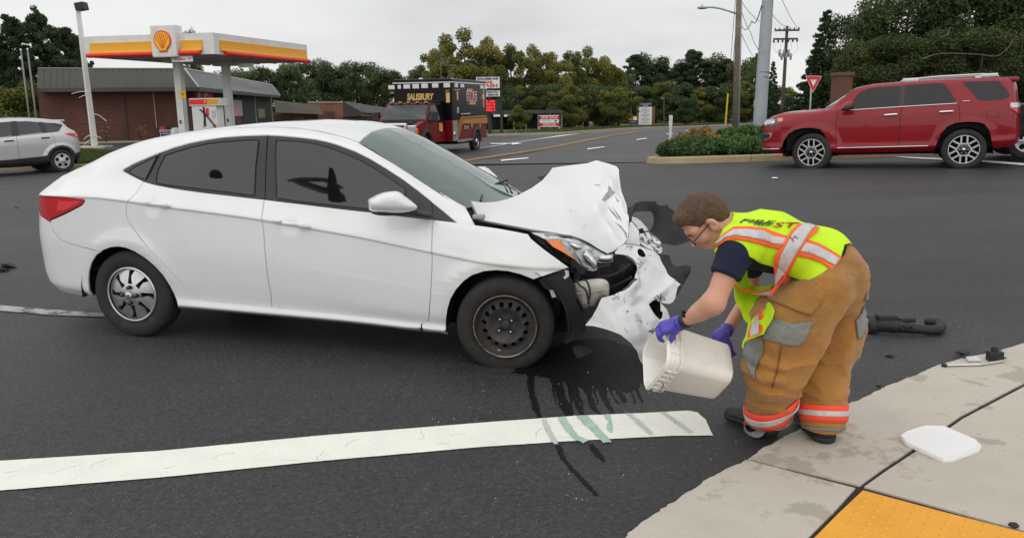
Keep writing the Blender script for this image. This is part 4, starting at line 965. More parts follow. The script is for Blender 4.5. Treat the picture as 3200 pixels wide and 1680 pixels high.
# small pieces round the far corner
M_SCRAPED=mat('scraped_white',(.72,.72,.71),.5,dirt=((.03,.03,.03),22,.52,.56))
psheet('front_panel',FS,cG((1308,385),(1335,370),(1390,420),(1425,490),(1440,645),(1435,665),(1330,640),(1260,640),(1300,560)),[(1970,700,.12),(1995,730,.10),(1975,755,0),(1995,760,.06)],M_WHITE,sedan,res=9,thick=.004,disp=lambda p,V:.008*hashn(np.c_[p/18,0*p[:,:1]],1,6))
fh=psheet('far_headlight',FS,cG((1340,305),(1400,325),(1460,370),(1520,440),(1548,475),(1480,490),(1430,490),(1400,420),(1340,360)),[(1975,680,.52),(2025,718,.46),(1990,710,.40),(2000,690,.52)],mat('pale_lamp',(.62,.62,.60),.2,coat=.8,var=.15,var_scale=25),sedan,res=9,thick=.03)
psheet('bumper_corner',FS,cG((1440,520),(1590,490),(1650,560),(1700,640),(1730,700),(1715,745),(1690,765),(1610,730),(1520,690),(1445,640),(1430,560)),[(2000,730,.22),(2040,724,.34),(2070,775,.30),(2040,780,.20),(2060,750,.36)],M_SCRAPED,sedan,res=8,thick=.006,disp=lambda p,V:.014*hashn(np.c_[p/16,0*p[:,:1]],1,7))
psheet('foam_block',FS,cG((1420,470),(1470,455),(1500,520),(1480,600),(1430,600)),[(0,0,.26)],M_BLACKP,sedan,res=10,thick=.03)
M_LINER=mat('liner_plastic',(.018,.018,.019),.6,var=.2,var_scale=9,bump=.3,bump_scale=24)
psheet('far_fender_liner',FS,cG((1280,205),(1340,190),(1380,165),(1440,120),(1540,112),(1640,126),(1660,165),(1690,182),(1730,180),(1783,160),(1790,195),(1850,235),(1920,290),(1990,400),(2050,520),(2082,565),(2060,608),(1980,640),(1900,652),(1800,650),(1722,655),(1660,600),(1600,520),(1555,485),(1600,420),(1615,340),(1600,265),(1560,222),(1480,220),(1400,240),(1350,255),(1320,330),(1300,410),(1282,330)),
       [(1965,655,.72),(2030,630,.74),(2085,645,.70),(2130,690,.74),(2155,740,.70),(2070,760,.55),(2040,700,.62),(2110,760,.60),(1975,690,.62)],M_LINER,sedan,res=9,thick=.005,disp=lambda p,V:.03*hashn(np.c_[p/45,0*p[:,:1]],1,8))
MB().tube([FS.plane(*p,y) for p,y in zip(cG((1390,150),(1340,220),(1310,310),(1290,390)),(.66,.60,.52,.45))],.016,8).build('support_strut',M_BLACKP,sedan,True)
psheet('undertray',FS,cG((1665,770),(1800,790),(1820,840),(1850,888),(1900,920),(1960,918),(2020,910),(2080,930),(2075,1000),(2040,1060),(1990,1150),(1912,1285),(1895,1240),(1905,1185),(1942,1160),(1860,1080),(1780,1015),(1725,900)),
       [(2060,795,.22),(2100,822,.25),(2155,840,.22),(2120,910,.10),(2090,860,.14),(2140,880,.2)],M_LINER,sedan,res=9,thick=.005,disp=lambda p,V:.015*hashn(np.c_[p/30,0*p[:,:1]],1,12))
# ---- fluid on the road under the nose, and coolant on the stop line
M_WET=mat('wet_asphalt',(.004,.004,.0045),.55,bump=.4,bump_scale=90,spec=.25)
M_COOL=mat('coolant_stain',(.38,.54,.46),.6,var=.2,var_scale=12)
M_COOL2=mat('dried_coolant',(.52,.56,.52),.7,var=.15,var_scale=15)
spill=thing('fluid_spill','dark wet fluid streaks spilled on the asphalt under the wrecked nose','fluid spill')
def blot(pts,m,off,step=.015,amp=.005,name='streak'):
    V=densify(gpx(pts),step);V=[v+RNG.uniform(-amp,amp,2) for v in V];return gpoly(name,V,off,m,.08,spill)
blot([(1600,1165),(1660,1172),(1760,1190),(1830,1215),(1900,1212),(1965,1225),(2000,1205),(2030,1150),(2010,1100),(1900,1060),(1800,1060),(1690,1095)],M_WET,.0030,amp=.016,name='puddle')
for k in range(26):
    x0=random.uniform(1640,1990);L=random.uniform(40,130)*(1-abs(x0-1800)/420);sl=random.uniform(.1,.55);w=random.uniform(2,7);P=[(x0+sl*L*t+random.uniform(-4,4),1185+L*t) for t in np.linspace(0,1,6)]
    blot([(x-w*(1-.7*i/5),y) for i,(x,y) in enumerate(P)]+[(x+w*(1-.7*i/5),y) for i,(x,y) in reversed(list(enumerate(P)))],M_WET,.0032,amp=.004)
for q in ([(1650,1165),(1672,1165),(1668,1215),(1680,1260),(1700,1325),(1690,1325),(1660,1265),(1650,1210)],[(1700,1165),(1730,1170),(1735,1225),(1752,1275),(1775,1310),(1800,1312),(1790,1280),(1765,1235),(1755,1170)],
          [(1770,1175),(1800,1185),(1805,1240),(1815,1270),(1830,1300),(1818,1302),(1795,1260),(1780,1215)],[(1818,1190),(1845,1195),(1850,1240),(1865,1280),(1885,1298),(1872,1300),(1845,1268),(1830,1225)],
          [(1860,1195),(1885,1198),(1890,1235),(1912,1275),(1925,1292),(1912,1290),(1882,1250),(1868,1215)],[(1910,1195),(1930,1195),(1945,1225),(1962,1255),(1950,1258),(1925,1225)],[(1950,1180),(1985,1178),(1998,1205),(1990,1220),(1965,1205)],
          [(1735,1395),(1748,1393),(1775,1440),(1830,1505),(1870,1545),(1862,1550),(1810,1500),(1755,1435)],[(1840,1390),(1856,1388),(1895,1440),(1885,1442),(1850,1412)]):
    blot(q,M_WET,.0034,amp=.006)
for q,m in (([(1742,1306),(1768,1304),(1785,1335),(1810,1365),(1840,1378),(1820,1388),(1790,1372),(1760,1340)],M_COOL),([(1800,1302),(1835,1300),(1870,1335),(1900,1370),(1912,1384),(1885,1386),(1850,1350),(1822,1325)],M_COOL),([(1885,1297),(1905,1296),(1915,1330),(1912,1355),(1895,1345),(1900,1320)],M_COOL),
             ([(1690,1312),(1705,1310),(1725,1350),(1745,1390),(1730,1391),(1708,1355)],M_COOL2),([(1955,1294),(1970,1293),(2010,1325),(2045,1360),(2030,1362),(1995,1330)],M_COOL2),([(2062,1290),(2080,1289),(2130,1325),(2165,1352),(2150,1355),(2110,1325)],M_COOL2)):
    blot(q,m,.0068,amp=.004)

# ================================================================ smooth solids from distance fields
def surfnets(fn,lo,hi,h):
    """surface of fn < 0 as a quad mesh (naive surface nets)"""
    lo,hi=np.array(lo,float),np.array(hi,float);n=np.ceil((hi-lo)/h).astype(int)+1
    ax_=[lo[i]+h*np.arange(n[i]) for i in range(3)];G=np.stack(np.meshgrid(*ax_,indexing='ij'),-1)
    D=fn(G.reshape(-1,3)).reshape(n);s=D<0
    c=np.zeros(n-1,int)
    for i in (0,1):
        for j in (0,1):
            for k in (0,1):c += s[i:n[0]-1+i,j:n[1]-1+j,k:n[2]-1+k]
    act=(c>0) & (c<8);idx=-np.ones(n-1,int);I=np.argwhere(act);idx[act]=np.arange(len(I))
    P=np.zeros((len(I),3));W_=np.zeros(len(I))
    cn=[(i,j,k) for i in (0,1) for j in (0,1) for k in (0,1)]
    for a in range(8):
        for b in range(a+1,8):
            A,B=np.array(cn[a]),np.array(cn[b])
            if np.abs(A-B).sum() != 1:continue
            da=D[tuple((I+A).T)];db=D[tuple((I+B).T)];m=(da<0) != (db<0);t=da/(da-db+1e-12)
            q=A[None]+(B-A)[None]*t[:,None];P[m] += q[m];W_[m] += 1
    V=lo+(I+P/W_[:,None])*h;F=[]
    for d in range(3):
        e1,e2=(d+1) % 3,(d+2) % 3
        a=[slice(None)]*3;b=[slice(None)]*3;a[d]=slice(0,-1);b[d]=slice(1,None)
        m=s[tuple(a)] != s[tuple(b)]
        Gm=np.argwhere(m);k=(Gm[:,e1]>0) & (Gm[:,e2]>0) & (Gm[:,e1]<n[e1]-1) & (Gm[:,e2]<n[e2]-1);Gm=Gm[k]
        q=[]
        for o1,o2 in ((0,0),(-1,0),(-1,-1),(0,-1)):
            w=Gm.copy();w[:,e1] += o1;w[:,e2] += o2;q.append(idx[tuple(w.T)])
        q=np.stack(q,1);fl_=s[tuple(Gm.T)];q[fl_]=q[fl_][:,::-1];F += [tuple(r) for r in q.tolist()]
    return V,F
def cone(a,b,r0,r1):
    a,b=np.array(a,float),np.array(b,float);ab=b-a;L=ab@ab+1e-12
    def f(p):
        t=np.clip(((p-a)@ab)/L,0,1);return np.linalg.norm(p-a-t[:,None]*ab,axis=1)-(r0+(r1-r0)*t)
    return f
def ell(c,A,r):
    """ellipsoid with axes = rows of A"""
    c=np.array(c,float);A=np.array(A,float);r=np.array(r,float)
    def f(p):
        q=(p-c)@A.T/r;k=np.linalg.norm(q,axis=1);return (k-1)*r.min()*.5+(k-1)*k*r.mean()*.35/(k+.3)
    return f
def smin(fs,k):
    def f(p):
        d=fs[0](p)
        for g_ in fs[1:]:
            e_=g_(p);h=np.clip(.5+.5*(e_-d)/k,0,1);d=e_*(1-h)+d*h-k*h*(1-h)
        return d
    return f
def fix(o,smooth_iter=2):
    bm=bmesh.new();bm.from_mesh(o.data);bmesh.ops.recalc_face_normals(bm,faces=list(bm.faces))
    for _ in range(smooth_iter):bmesh.ops.smooth_vert(bm,verts=list(bm.verts),factor=.5,use_axis_x=True,use_axis_y=True,use_axis_z=True)
    bm.to_mesh(o.data);bm.free();o.data.polygons.foreach_set('use_smooth',np.ones(len(o.data.polygons),bool));return o
def solid(name,fn,pts,pad,h,m,parent,it=2):
    P=np.array(pts);V,F=surfnets(fn,P.min(0)-pad,P.max(0)+pad,h);return fix(mesh(name,V,F,m,parent,True),it)
FW=Frame((0,0,0),(1,0,0),(0,1,0),(0,0,1)) # world axes: plane(px, py, y) = pixel at distance y
J=lambda px,py,y:at_y(px,py,y)
# ================================================================ the firefighter
M_TURN=mat('turnout_cloth',(.42,.195,.042),.85,var=.14,var_scale=7,bump=.35,bump_scale=150,dirt=((.235,.125,.04),3.2,.50,.72),sheen=.2)
M_PATCH=mat('grey_leather_patch',(.235,.25,.235),.8,var=.15,var_scale=14,bump=.3,bump_scale=50,dirt=((.13,.14,.13),9,.5,.75))
M_HIVIS=mat('hivis_yellow',(.60,.93,.012),.7,var=.04,var_scale=12,bump=.15,bump_scale=220)
M_HIORANGE=mat('hivis_orange',(1.0,.155,.03),.65)
M_HIRED=mat('hivis_red',(1.0,.09,.04),.6)
M_REFT=mat('reflective_tape',(.60,.58,.58),.45,.15,var=.12,var_scale=26,bump=.25,bump_scale=45)
M_NAVY=mat('navy_cotton',(.010,.015,.038),.9,var=.2,var_scale=10,bump=.15,bump_scale=200)
M_SKIN=mat('skin',(.64,.34,.235),.5,var=.07,var_scale=18,bump=.06,bump_scale=160,dirt=((.66,.28,.20),9,.52,.8))
M_HAIR=mat('brown_hair',(.125,.072,.042),.6,var=.35,var_scale=60,bump=.9,bump_scale=130)
M_GLOVE=mat('blue_nitrile',(.085,.065,.42),.42,bump=.25,bump_scale=60,var=.08,var_scale=20)
M_BOOT=mat('black_rubber',(.020,.020,.020),.5,var=.25,var_scale=12,bump=.1,bump_scale=60)
person=thing('person','firefighter in tan turnout trousers and yellow safety vest bending over to tip a white bucket','person',gp(2470,1370))
person_inv=np.array([person.location.x,person.location.y,person.location.z])
def pchild(o):# parts are modelled in place, then hung on the person
    o.parent=person;o.matrix_parent_inverse=Matrix.Translation(-person.location);return o
NSh=J(2300,782,3.36);FSh=J(2345,752,3.80);NEl=J(2232,945,3.30);NWr=J(2140,1003,3.40);NHa=J(2098,1022,3.44)
FEl=J(2345,925,3.86);FWr=J(2276,1020,3.74);FHa=J(2262,1052,3.70)
HipL=J(2560,880,3.46);HipR=J(2628,865,3.72);KnL=J(2428,1120,3.47);KnR=J(2572,1120,3.66);AnL=J(2398,1318,3.62);AnR=J(2576,1340,3.53)
Wst=J(2568,800,3.60);Chst=J(2395,758,3.58);Nck=J(2275,722,3.57)
HO=J(2203,689,3.58);hf_=np.array([-.63,.03,-.77]);hf_ /= np.linalg.norm(hf_);hs=np.array([-.05,-1,0.]);hs -= hs@hf_*hf_;hs /= np.linalg.norm(hs);hu=np.cross(hs,hf_)
if hu[2]<0:hu=-hu
HA=np.array([hf_,hs,hu]);hp=lambda f,s,u:HO+f*hf_+s*hs+u*hu
headparts=[ell(hp(-.008,0,.045),HA,(.095,.074,.082)),ell(hp(.040,0,-.030),HA,(.056,.058,.088)),cone(hp(.066,0,-.098),hp(.060,0,-.088),.021,.026)]
for sg in (-1,1):
    headparts += [cone(hp(-.012,sg*.052,-.060),hp(.058,sg*.018,-.094),.019,.019),cone(hp(.083,sg*.012,.018),hp(.068,sg*.048,.014),.013,.013),cone(hp(.070,sg*.038,-.032),hp(.060,sg*.045,-.040),.020,.018)]
headf=smin(headparts+[cone(hp(-.045,0,-.050),Nck+np.array([.03,0,-.02]),.056,.062)],.022)
nosef=smin([cone(hp(.088,0,.004),hp(.113,0,-.036),.009,.0125),cone(hp(.100,.009,-.041),hp(.100,-.009,-.041),.010,.010)],.012)
lips=smin([cone(hp(.090,.018,-.067),hp(.095,0,-.064),.006,.0085),cone(hp(.090,-.018,-.067),hp(.095,0,-.064),.006,.0085),cone(hp(.086,.015,-.079),hp(.091,0,-.078),.007,.0095),cone(hp(.086,-.015,-.079),hp(.091,0,-.078),.007,.0095)],.006)
ears=[smin([ell(hp(-.010,sg*.080,-.022),np.array([hf_*.94+hs*sg*-.3,hs*.94+hf_*sg*.3,hu]),(.019,.009,.032)),cone(hp(-.003,sg*.076,-.048),hp(-.001,sg*.076,-.040),.009,.010)],.01) for sg in (-1,1)]
def face(p):
    d=smin([headf,nosef,lips]+ears,.010)(p)
    for sg in (-1,1):# eye sockets and the hollow of the ear
        e_=np.linalg.norm(p-hp(.090,sg*.032,-.004),axis=1)-.014;d=np.maximum(d,-(e_)) if False else d+np.clip(.010-np.maximum(e_,-.01),0,.02)*.5
        e2=np.linalg.norm((p-hp(-.005,sg*.090,-.020))@HA.T/np.array([.8,1,1.4]),axis=1)-.008;d=d+np.clip(.006-e2,0,.012)*.6
    m_=np.linalg.norm((p-hp(.098,0,-.0725))@HA.T/np.array([1,2.4,.35]),axis=1)-.010;return d+np.clip(.004-m_,0,.01)*.5
torso=[cone(Wst+np.array([.0,0,-.02]),Chst,.112,.118),cone(Chst,(NSh+FSh)/2+np.array([.03,0,.0]),.118,.100),cone(NSh+np.array([.02,.04,0]),FSh+np.array([.02,-.04,0]),.075,.075),cone(HipL,HipR,.085,.085),cone(Wst,(HipL+HipR)/2,.10,.09),
         cone(Wst+np.array([.0,-.08,-.02]),Chst+np.array([0,-.09,-.0]),.085,.10),cone(Wst+np.array([.0,.08,-.02]),Chst+np.array([0,.09,-.0]),.085,.10),cone(Nck,(NSh+FSh)/2+np.array([.05,0,.02]),.065,.09)]
armN=[cone(NSh,NEl,.056,.044),cone(NEl,NWr,.043,.027),cone(NEl+(NWr-NEl)*.12,NEl+(NWr-NEl)*.5,.044,.036)]
armF=[cone(FSh,FEl,.056,.044),cone(FEl,FWr,.043,.027)]
legs=[cone(HipL,KnL,.09,.062),cone(KnL,AnL,.058,.042),cone(HipR,KnR,.09,.062),cone(KnR,AnR,.058,.042)]
NT=smin(torso,.05)
def bodyf(p):return smin([face,NT,smin(armN,.03),smin(armF,.03),smin(legs,.03)],.025)(p)
bp_=np.array([HO,NSh,FSh,NEl,NWr,FEl,FWr,HipL,HipR,KnL,KnR,AnL,AnR])
pchild(solid('body',bodyf,bp_,.17,.0095,M_SKIN,None,1))
# a finer head so that the features hold
pchild(solid('face',lambda p:face(p)-.0012,[hp(-.11,-.09,-.13),hp(.13,.09,.14),hp(-.11,.09,.14),hp(.13,-.09,-.13)],.01,.0035,M_SKIN,None,2))
# eyes, glasses
M_GF=mat('glasses_frame',(.012,.012,.014),.35)
for sg in (-1,1):
    eo=MB();eo.v=[];
    V_,F__=surfnets(lambda p,sg=sg:np.linalg.norm(p-hp(.074,sg*.031,-.006),axis=1)-.0125,hp(.074,sg*.031,-.006)-.02,hp(.074,sg*.031,-.006)+.02,.003)
    pchild(fix(mesh('eye',V_,F__,mat('eye_white',(.7,.68,.65),.3),None,True),1))
gl=pchild(bpy.data.objects.new('glasses',None));COL.objects.link(gl)
def gchild(o):o.parent=gl;return o
gl.matrix_parent_inverse=Matrix.Translation(-person.location)
for sg in (-1,1):
    rim=[hp(.108+.002*math.cos(t),sg*(.033+.026*math.cos(t)),-.018+.017*math.sin(t)) for t in np.linspace(0,2*math.pi,25)]
    gchild(MB().tube(rim,.0022,6,False).build('rim',M_GF,None,True))
    gchild(mesh('lens',rim[:-1],[tuple(range(24))],glassmat('spectacle_lens',(.9,.93,.95),.12),None))
    gchild(MB().tube([hp(.107,sg*.059,-.010),hp(.085,sg*.074,-.008),hp(.010,sg*.084,-.004),hp(-.015,sg*.084,-.006),hp(-.028,sg*.082,-.018)],.0025,6).build('temple',M_GF,None,True))
gchild(MB().tube([hp(.109,-.008,-.014),hp(.113,0,-.010),hp(.109,.008,-.014)],.002,6).build('bridge',M_GF,None,True))
# hair: a cap over the skull, cut short above ears and nape
def hairf(p):
    q=(p-HO)@HA.T;f,s,u=q[:,0],q[:,1],q[:,2]
    d=smin([ell(hp(-.010,0,.047),HA,(.102,.080,.089)),cone(hp(.062,.03,.092),hp(.062,-.03,.092),.030,.030),ell(hp(-.060,0,-.005),HA,(.060,.074,.075))],.03)(p)
    d=d-.0022*hashn(np.c_[f*30+u*90,s*110,u*30-f*20],1,5)
    line=np.interp(f,[-.12,-.075,-.045,-.025,.0,.012,.03,.045,.058,.068,.085,.12],[-.075,-.070,-.055,-.015,.010,-.006,-.004,.022,.045,.062,.072,.075])
    return np.maximum(d,(line-u+.004*hashn(np.c_[f*120,s*120,u*40],1,6))*.8)
pchild(solid('hair',hairf,[hp(-.13,-.1,-.08),hp(.12,.1,.17),hp(-.13,.1,.17),hp(.12,-.1,-.08)],.01,.004,M_HAIR,None,1))
for sg in (-1,1):# eyebrows
    pchild(MB().tube([hp(.103,sg*.014,.017),hp(.098,sg*.030,.020),hp(.084,sg*.050,.014)],[.003,.0042,.002],6).build('eyebrow',M_HAIR,None,True))
# navy shirt with short sleeves
slv=NSh+(NEl-NSh)*.50;slvF=FSh+(FEl-FSh)*.45
def shirtf(p):
    s=smin([lambda q:NT(q)-.006,cone(NSh,slv,.074,.068),cone(FSh,slvF,.072,.066)],.03)(p)
    s=s-.004*hashn(p*np.array([9,9,22.]),1,2)
    dN=(NEl-NSh)/np.linalg.norm(NEl-NSh);near=np.linalg.norm(p-NEl,axis=1)<.22
    cut=np.where(near & (p[:,1]<3.52),(p-slv)@dN,-1.)
    ck=np.linalg.norm((p-HO)@HA.T*np.array([1,1,1]),axis=1)
    return np.maximum(np.maximum(s,cut),-(ck-.155))
pchild(solid('shirt',shirtf,[NSh,FSh,slv,slvF,Chst,Wst,HipL],.15,.008,M_NAVY,None,2))
# trousers
bagL=[cone(HipL+np.array([0,.0,-.03]),J(2470,1010,3.45),.140,.160),cone(J(2470,1010,3.45),J(2428,1140,3.46),.160,.118),cone(J(2428,1140,3.46),J(2400,1300,3.60),.116,.096)]
bagR=[cone(HipR+np.array([-.03,0,-.03]),J(2610,1010,3.66),.125,.122),cone(J(2610,1010,3.66),J(2566,1170,3.60),.120,.104),cone(J(2566,1170,3.60),J(2574,1315,3.54),.103,.092)]
seatp=[cone(J(2575,835,3.60),J(2585,885,3.60),.140,.160),cone(J(2632,885,3.52),J(2632,895,3.68),.100,.100),cone(J(2510,905,3.52),J(2510,905,3.68),.10,.10),cone(J(2630,845,3.52),J(2630,845,3.68),.092,.092)]
def trousersf(p):
    d=smin([smin(bagL,.05),smin(bagR,.05),smin(seatp,.05)],.035)(p)
    w_=p+.03*np.stack([hashn(p*7,1,21),hashn(p*7,1,22),hashn(p*7,1,23)],1);fold=.020*(1-np.abs(hashn(w_*np.array([4.5,4.5,11.]),1,3)))**3+.010*(1-np.abs(hashn(w_*np.array([9,9,20.]),1,4)))**4
    kn=np.exp(-((p[:,2]-.36)/.14)**2);d=d-fold*(.5+1.0*kn)+.010*np.sin(p[:,2]*75+p[:,0]*18+3*hashn(p*8,1,9))*kn*np.exp(-((p[:,0]-1.07)/.14)**2)
    # hems
    d=np.maximum(d,np.where(p[:,0]<(AnL[0]+AnR[0])/2,.070-p[:,2]+.10*(p[:,0]-AnL[0]),.066-p[:,2]))
    # waist
    wn_=np.array([-.55,0,.83]);w0=J(2580,792,3.6);return np.maximum(d,(p-w0)@wn_-.022)
tro=pchild(solid('trousers',trousersf,[HipL,HipR,AnL,AnR,KnL,KnR],.24,.0085,M_TURN,None,1))
def wbvh(o):
    me=o.data;return BVHTree.FromPolygons([v.co.copy() for v in me.vertices],[tuple(p.vertices) for p in me.polygons])
tb=wbvh(tro)
k2=lambda*p:[(2000+x/4,850+y/4) for x,y in p]
k1=lambda*p:[(2080+x/4,590+y/4) for x,y in p]
k3=lambda*p:[(2200+x/4,1070+y/4) for x,y in p]
def tdec(name,pts,m,off=.004,bv=tb,res=8.):
    o=decal(name,None,bv,pts,m,None,off,res,FW)
    if o:
        sm=o.modifiers.new('thick','SOLIDIFY');sm.thickness=.004;sm.offset=1;o.parent=tro
    return o
tdec('pocket',k2((1640,90),(1900,40),(2140,130),(2320,260),(2280,350),(2130,545),(1960,490),(1800,420),(1600,355),(1650,250)),M_TURN,.006)
tdec('pocket_patch',k2((1690,575),(1800,610),(1900,650),(2050,630),(2150,620),(2110,730),(2050,850),(1980,905),(1890,918),(1750,880),(1540,825),(1555,740),(1640,620)),M_PATCH,.006)
tdec('knee_patch',k2((1310,870),(1540,815),(1555,990),(1500,1100),(1450,1230),(1440,1340),(1380,1250),(1310,1050)),M_PATCH,.007)
tdec('knee_patch',[(2688,980),(2708,905),(2712,985),(2700,1040),(2678,1060),(2672,1000)],M_PATCH,.006)
tdec('side_seam',[(2440,1080),(2443,1080),(2430,1160),(2414,1210),(2411,1210),(2426,1160)],mat('seam_thread',(.17,.09,.03),.9),.001)
def legband(name,A,B,r0,t0,t1,m,off,tilt=(0,0,0),parent=None,n=48,bv=tb):
    """ring round a trouser leg: cast outwards from the leg's axis"""
    A,B=np.array(A),np.array(B);ax_=(B-A)/np.linalg.norm(B-A);e1=np.cross(ax_,[0,1,0.]);e1 /= np.linalg.norm(e1);e2=np.cross(ax_,e1);V_=[];rows=4
    for i in range(rows+1):
        for j in range(n):
            w=2*math.pi*j/n;d=e1*math.cos(w)+e2*math.sin(w);o=A+(B-A)*(t0+(t1-t0)*i/rows)+ax_*(d@np.array(tilt))
            h=bv.ray_cast(Vector(o),Vector(d),.3);r=h[3] if h[0] is not None else r0
            V_.append(o+d*(min(r,r0*1.25)+off))
    V_=np.array(V_).reshape(rows+1,n,3);sm_=V_.copy()
    for _ in range(3):sm_=.5*sm_+.25*np.roll(sm_,1,1)+.25*np.roll(sm_,-1,1)
    F__=[(i*n+j,i*n+(j+1) % n,(i+1)*n+(j+1) % n,(i+1)*n+j) for i in range(rows) for j in range(n)]
    o=mesh(name,sm_.reshape(-1,3),F__,m,parent,True);md=o.modifiers.new('thick','SOLIDIFY');md.thickness=.003;md.offset=1;return o
for A,B,tl in ((J(2412,1180,3.50),J(2396,1330,3.63),(-.05,.02,0)),(J(2576,1200,3.59),J(2577,1340,3.53),(.0,-.0,0))):
    legband('red_band',A,B,.115,.40 if tl[0] else .43,.77 if tl[0] else .80,M_HIRED,.005,tl,tro);legband('reflective_band',A,B,.115,.52 if tl[0] else .55,.64 if tl[0] else .67,M_REFT,.0095,tl,tro);legband('hem',A,B,.10,*((.84,.91) if tl[0] else (.93,1.0)),M_PATCH,.004,tl,tro)
# boots
def bootf(heel,toe,ank,w=.046):
    heel,toe,ank=map(np.array,(heel,toe,ank));mid_=(heel+toe)/2;up_=np.array([0,0,1.])
    return smin([cone(heel+up_*.050,mid_+up_*.055,w*.85,w),cone(mid_+up_*.052,toe+up_*.045,w*1.02,w*.80),cone(heel+up_*.06,ank+up_*.08,w*.95,w*1.15),cone(mid_+up_*.06+(heel-toe)*.1,ank+up_*.02,w*.9,w)],.03)
for hx,tx,an in ((gp(2432,1358),gp(2290,1318),AnL-np.array([0,0,.05])),(gp(2578,1384),gp(2560,1350)+np.array([-.06,.20,0]),AnR-np.array([0,0,.06]))):
    hx=hx.copy();tx=tx.copy();gz=float(g(hx[0],hx[1]));d=(tx-hx)/np.linalg.norm(tx-hx);hx=hx+d*.045;tx=hx+d*.20;bf=bootf(hx,tx,an)
    f2=lambda p,bf=bf,gz=gz:np.maximum(bf(p),gz+.011-p[:,2])
    b_=pchild(solid('boot',f2,[hx,tx,an],.10,.007,M_BOOT,None,2))
    sf=lambda p,bf=bf,gz=gz:np.maximum(np.maximum(bf(p)-.007,gz+.012-p[:,2]),p[:,2]-gz-.042)
    so_=solid('sole',sf,[hx,tx],.10,.006,M_BLACKP,None,1);so_.parent=b_
# ---- hands in blue gloves
def glove(name,wr,palm_c,nrm,fwd,spread,curl,thumb,h=.004,fl=1.0):
    """palm, four fingers of unequal length with two bends each, and a thumb from the side of the palm"""
    fwd=np.array(fwd)/np.linalg.norm(fwd);nrm=np.array(nrm)-np.array(nrm)@fwd*fwd;nrm /= np.linalg.norm(nrm);sd=np.cross(nrm,fwd)
    L=lambda a,b,c:palm_c+fwd*a+sd*b+nrm*c
    fs=[cone(wr,L(-.035,0,0),.030,.030),cone(L(-.03,.020,0),L(.035,.026,0),.020,.017),cone(L(-.03,-.018,0),L(.035,-.026,0),.020,.016),cone(L(-.03,0,0),L(.035,0,0),.021,.018)]
    palm=smin(fs,.02);fing=[];pts=[wr,L(.0,0,0)]
    for k,(b,l) in enumerate(((.028,.066),(.010,.074),(-.009,.069),(-.027,.054))):
        l *= fl;a0_=L(.040,b,0);c1=curl[0];d1=fwd*math.cos(c1)-nrm*math.sin(c1)+sd*spread*b*6;d1 /= np.linalg.norm(d1);a1_=a0_+d1*l*.45
        c2=curl[0]+curl[1];d2=fwd*math.cos(c2)-nrm*math.sin(c2);a2_=a1_+d2*l*.32;c3=c2+curl[2];d3=fwd*math.cos(c3)-nrm*math.sin(c3);a3_=a2_+d3*l*.25
        fing += [smin([cone(a0_,a1_,.0105,.0095),cone(a1_,a2_,.0095,.009),cone(a2_,a3_,.009,.0075)],.004)];pts += [a1_,a2_,a3_]
    t0_=L(-.015,thumb[0]*.030,-.004);t1_=t0_+fwd*thumb[1]+sd*thumb[0]*thumb[2]-nrm*thumb[3];t2_=t1_+fwd*thumb[1]*.7-nrm*thumb[3]*1.0
    th=smin([cone(L(-.03,thumb[0]*.012,0),t0_,.017,.015),cone(t0_,t1_,.014,.011),cone(t1_,t2_,.011,.008)],.008);pts += [t1_,t2_]
    f=lambda p:smin([palm,th]+fing,.005)(p)-.001*hashn(p*60,1,2)
    o=pchild(solid(name,f,pts,.035,h,M_GLOVE,None,1))
    cf=pchild(MB().tube([wr-(L(0,0,0)-wr)*.18,wr,wr+(L(0,0,0)-wr)*.25],[.0335,.0325,.0315],20,False).build('glove_cuff',M_GLOVE,None,True))
    cf.parent=o;cf.matrix_parent_inverse=Matrix.Identity(4);md=cf.modifiers.new('t','SOLIDIFY');md.thickness=.002
    return o
glove('glove',NWr+(NHa-NWr)*.35,J(2098,1016,3.44),(.15,-.35,.93),(-.80,.05,-.28),.0,(.55,.95,.75),(1,.030,.012,.030))
glove('glove',FWr+(FHa-FWr)*.3,J(2256,1066,3.68),(-.55,-.55,.60),(.36,-.04,-.90),.05,(.25,.55,.5),(-1,.026,.016,.014))
# watch on the near wrist
wa=NWr+(NHa-NWr)*-.02;wd=(NWr-NEl)/np.linalg.norm(NWr-NEl)
wt_=pchild(MB().tube([wa-wd*.012,wa-wd*.010,wa+wd*.010,wa+wd*.012],[.031,.0335,.0335,.031],20,False).build('watch_strap',M_BLACKP,None,True))
wf=MB().bevbox((-.017,-.019,0),(.017,.019,.011),.004)
Mw=Matrix.Translation(Vector(wa+np.array([-.006,-.012,.030])))@Matrix.Rotation(.6,4,'X')@Matrix.Rotation(.5,4,'Y');wf.v=[tuple(Mw@Vector(p)) for p in wf.v]
o=wf.build('watch_face',mat('watch_glass',(.01,.01,.012),.08),None);o.parent=wt_
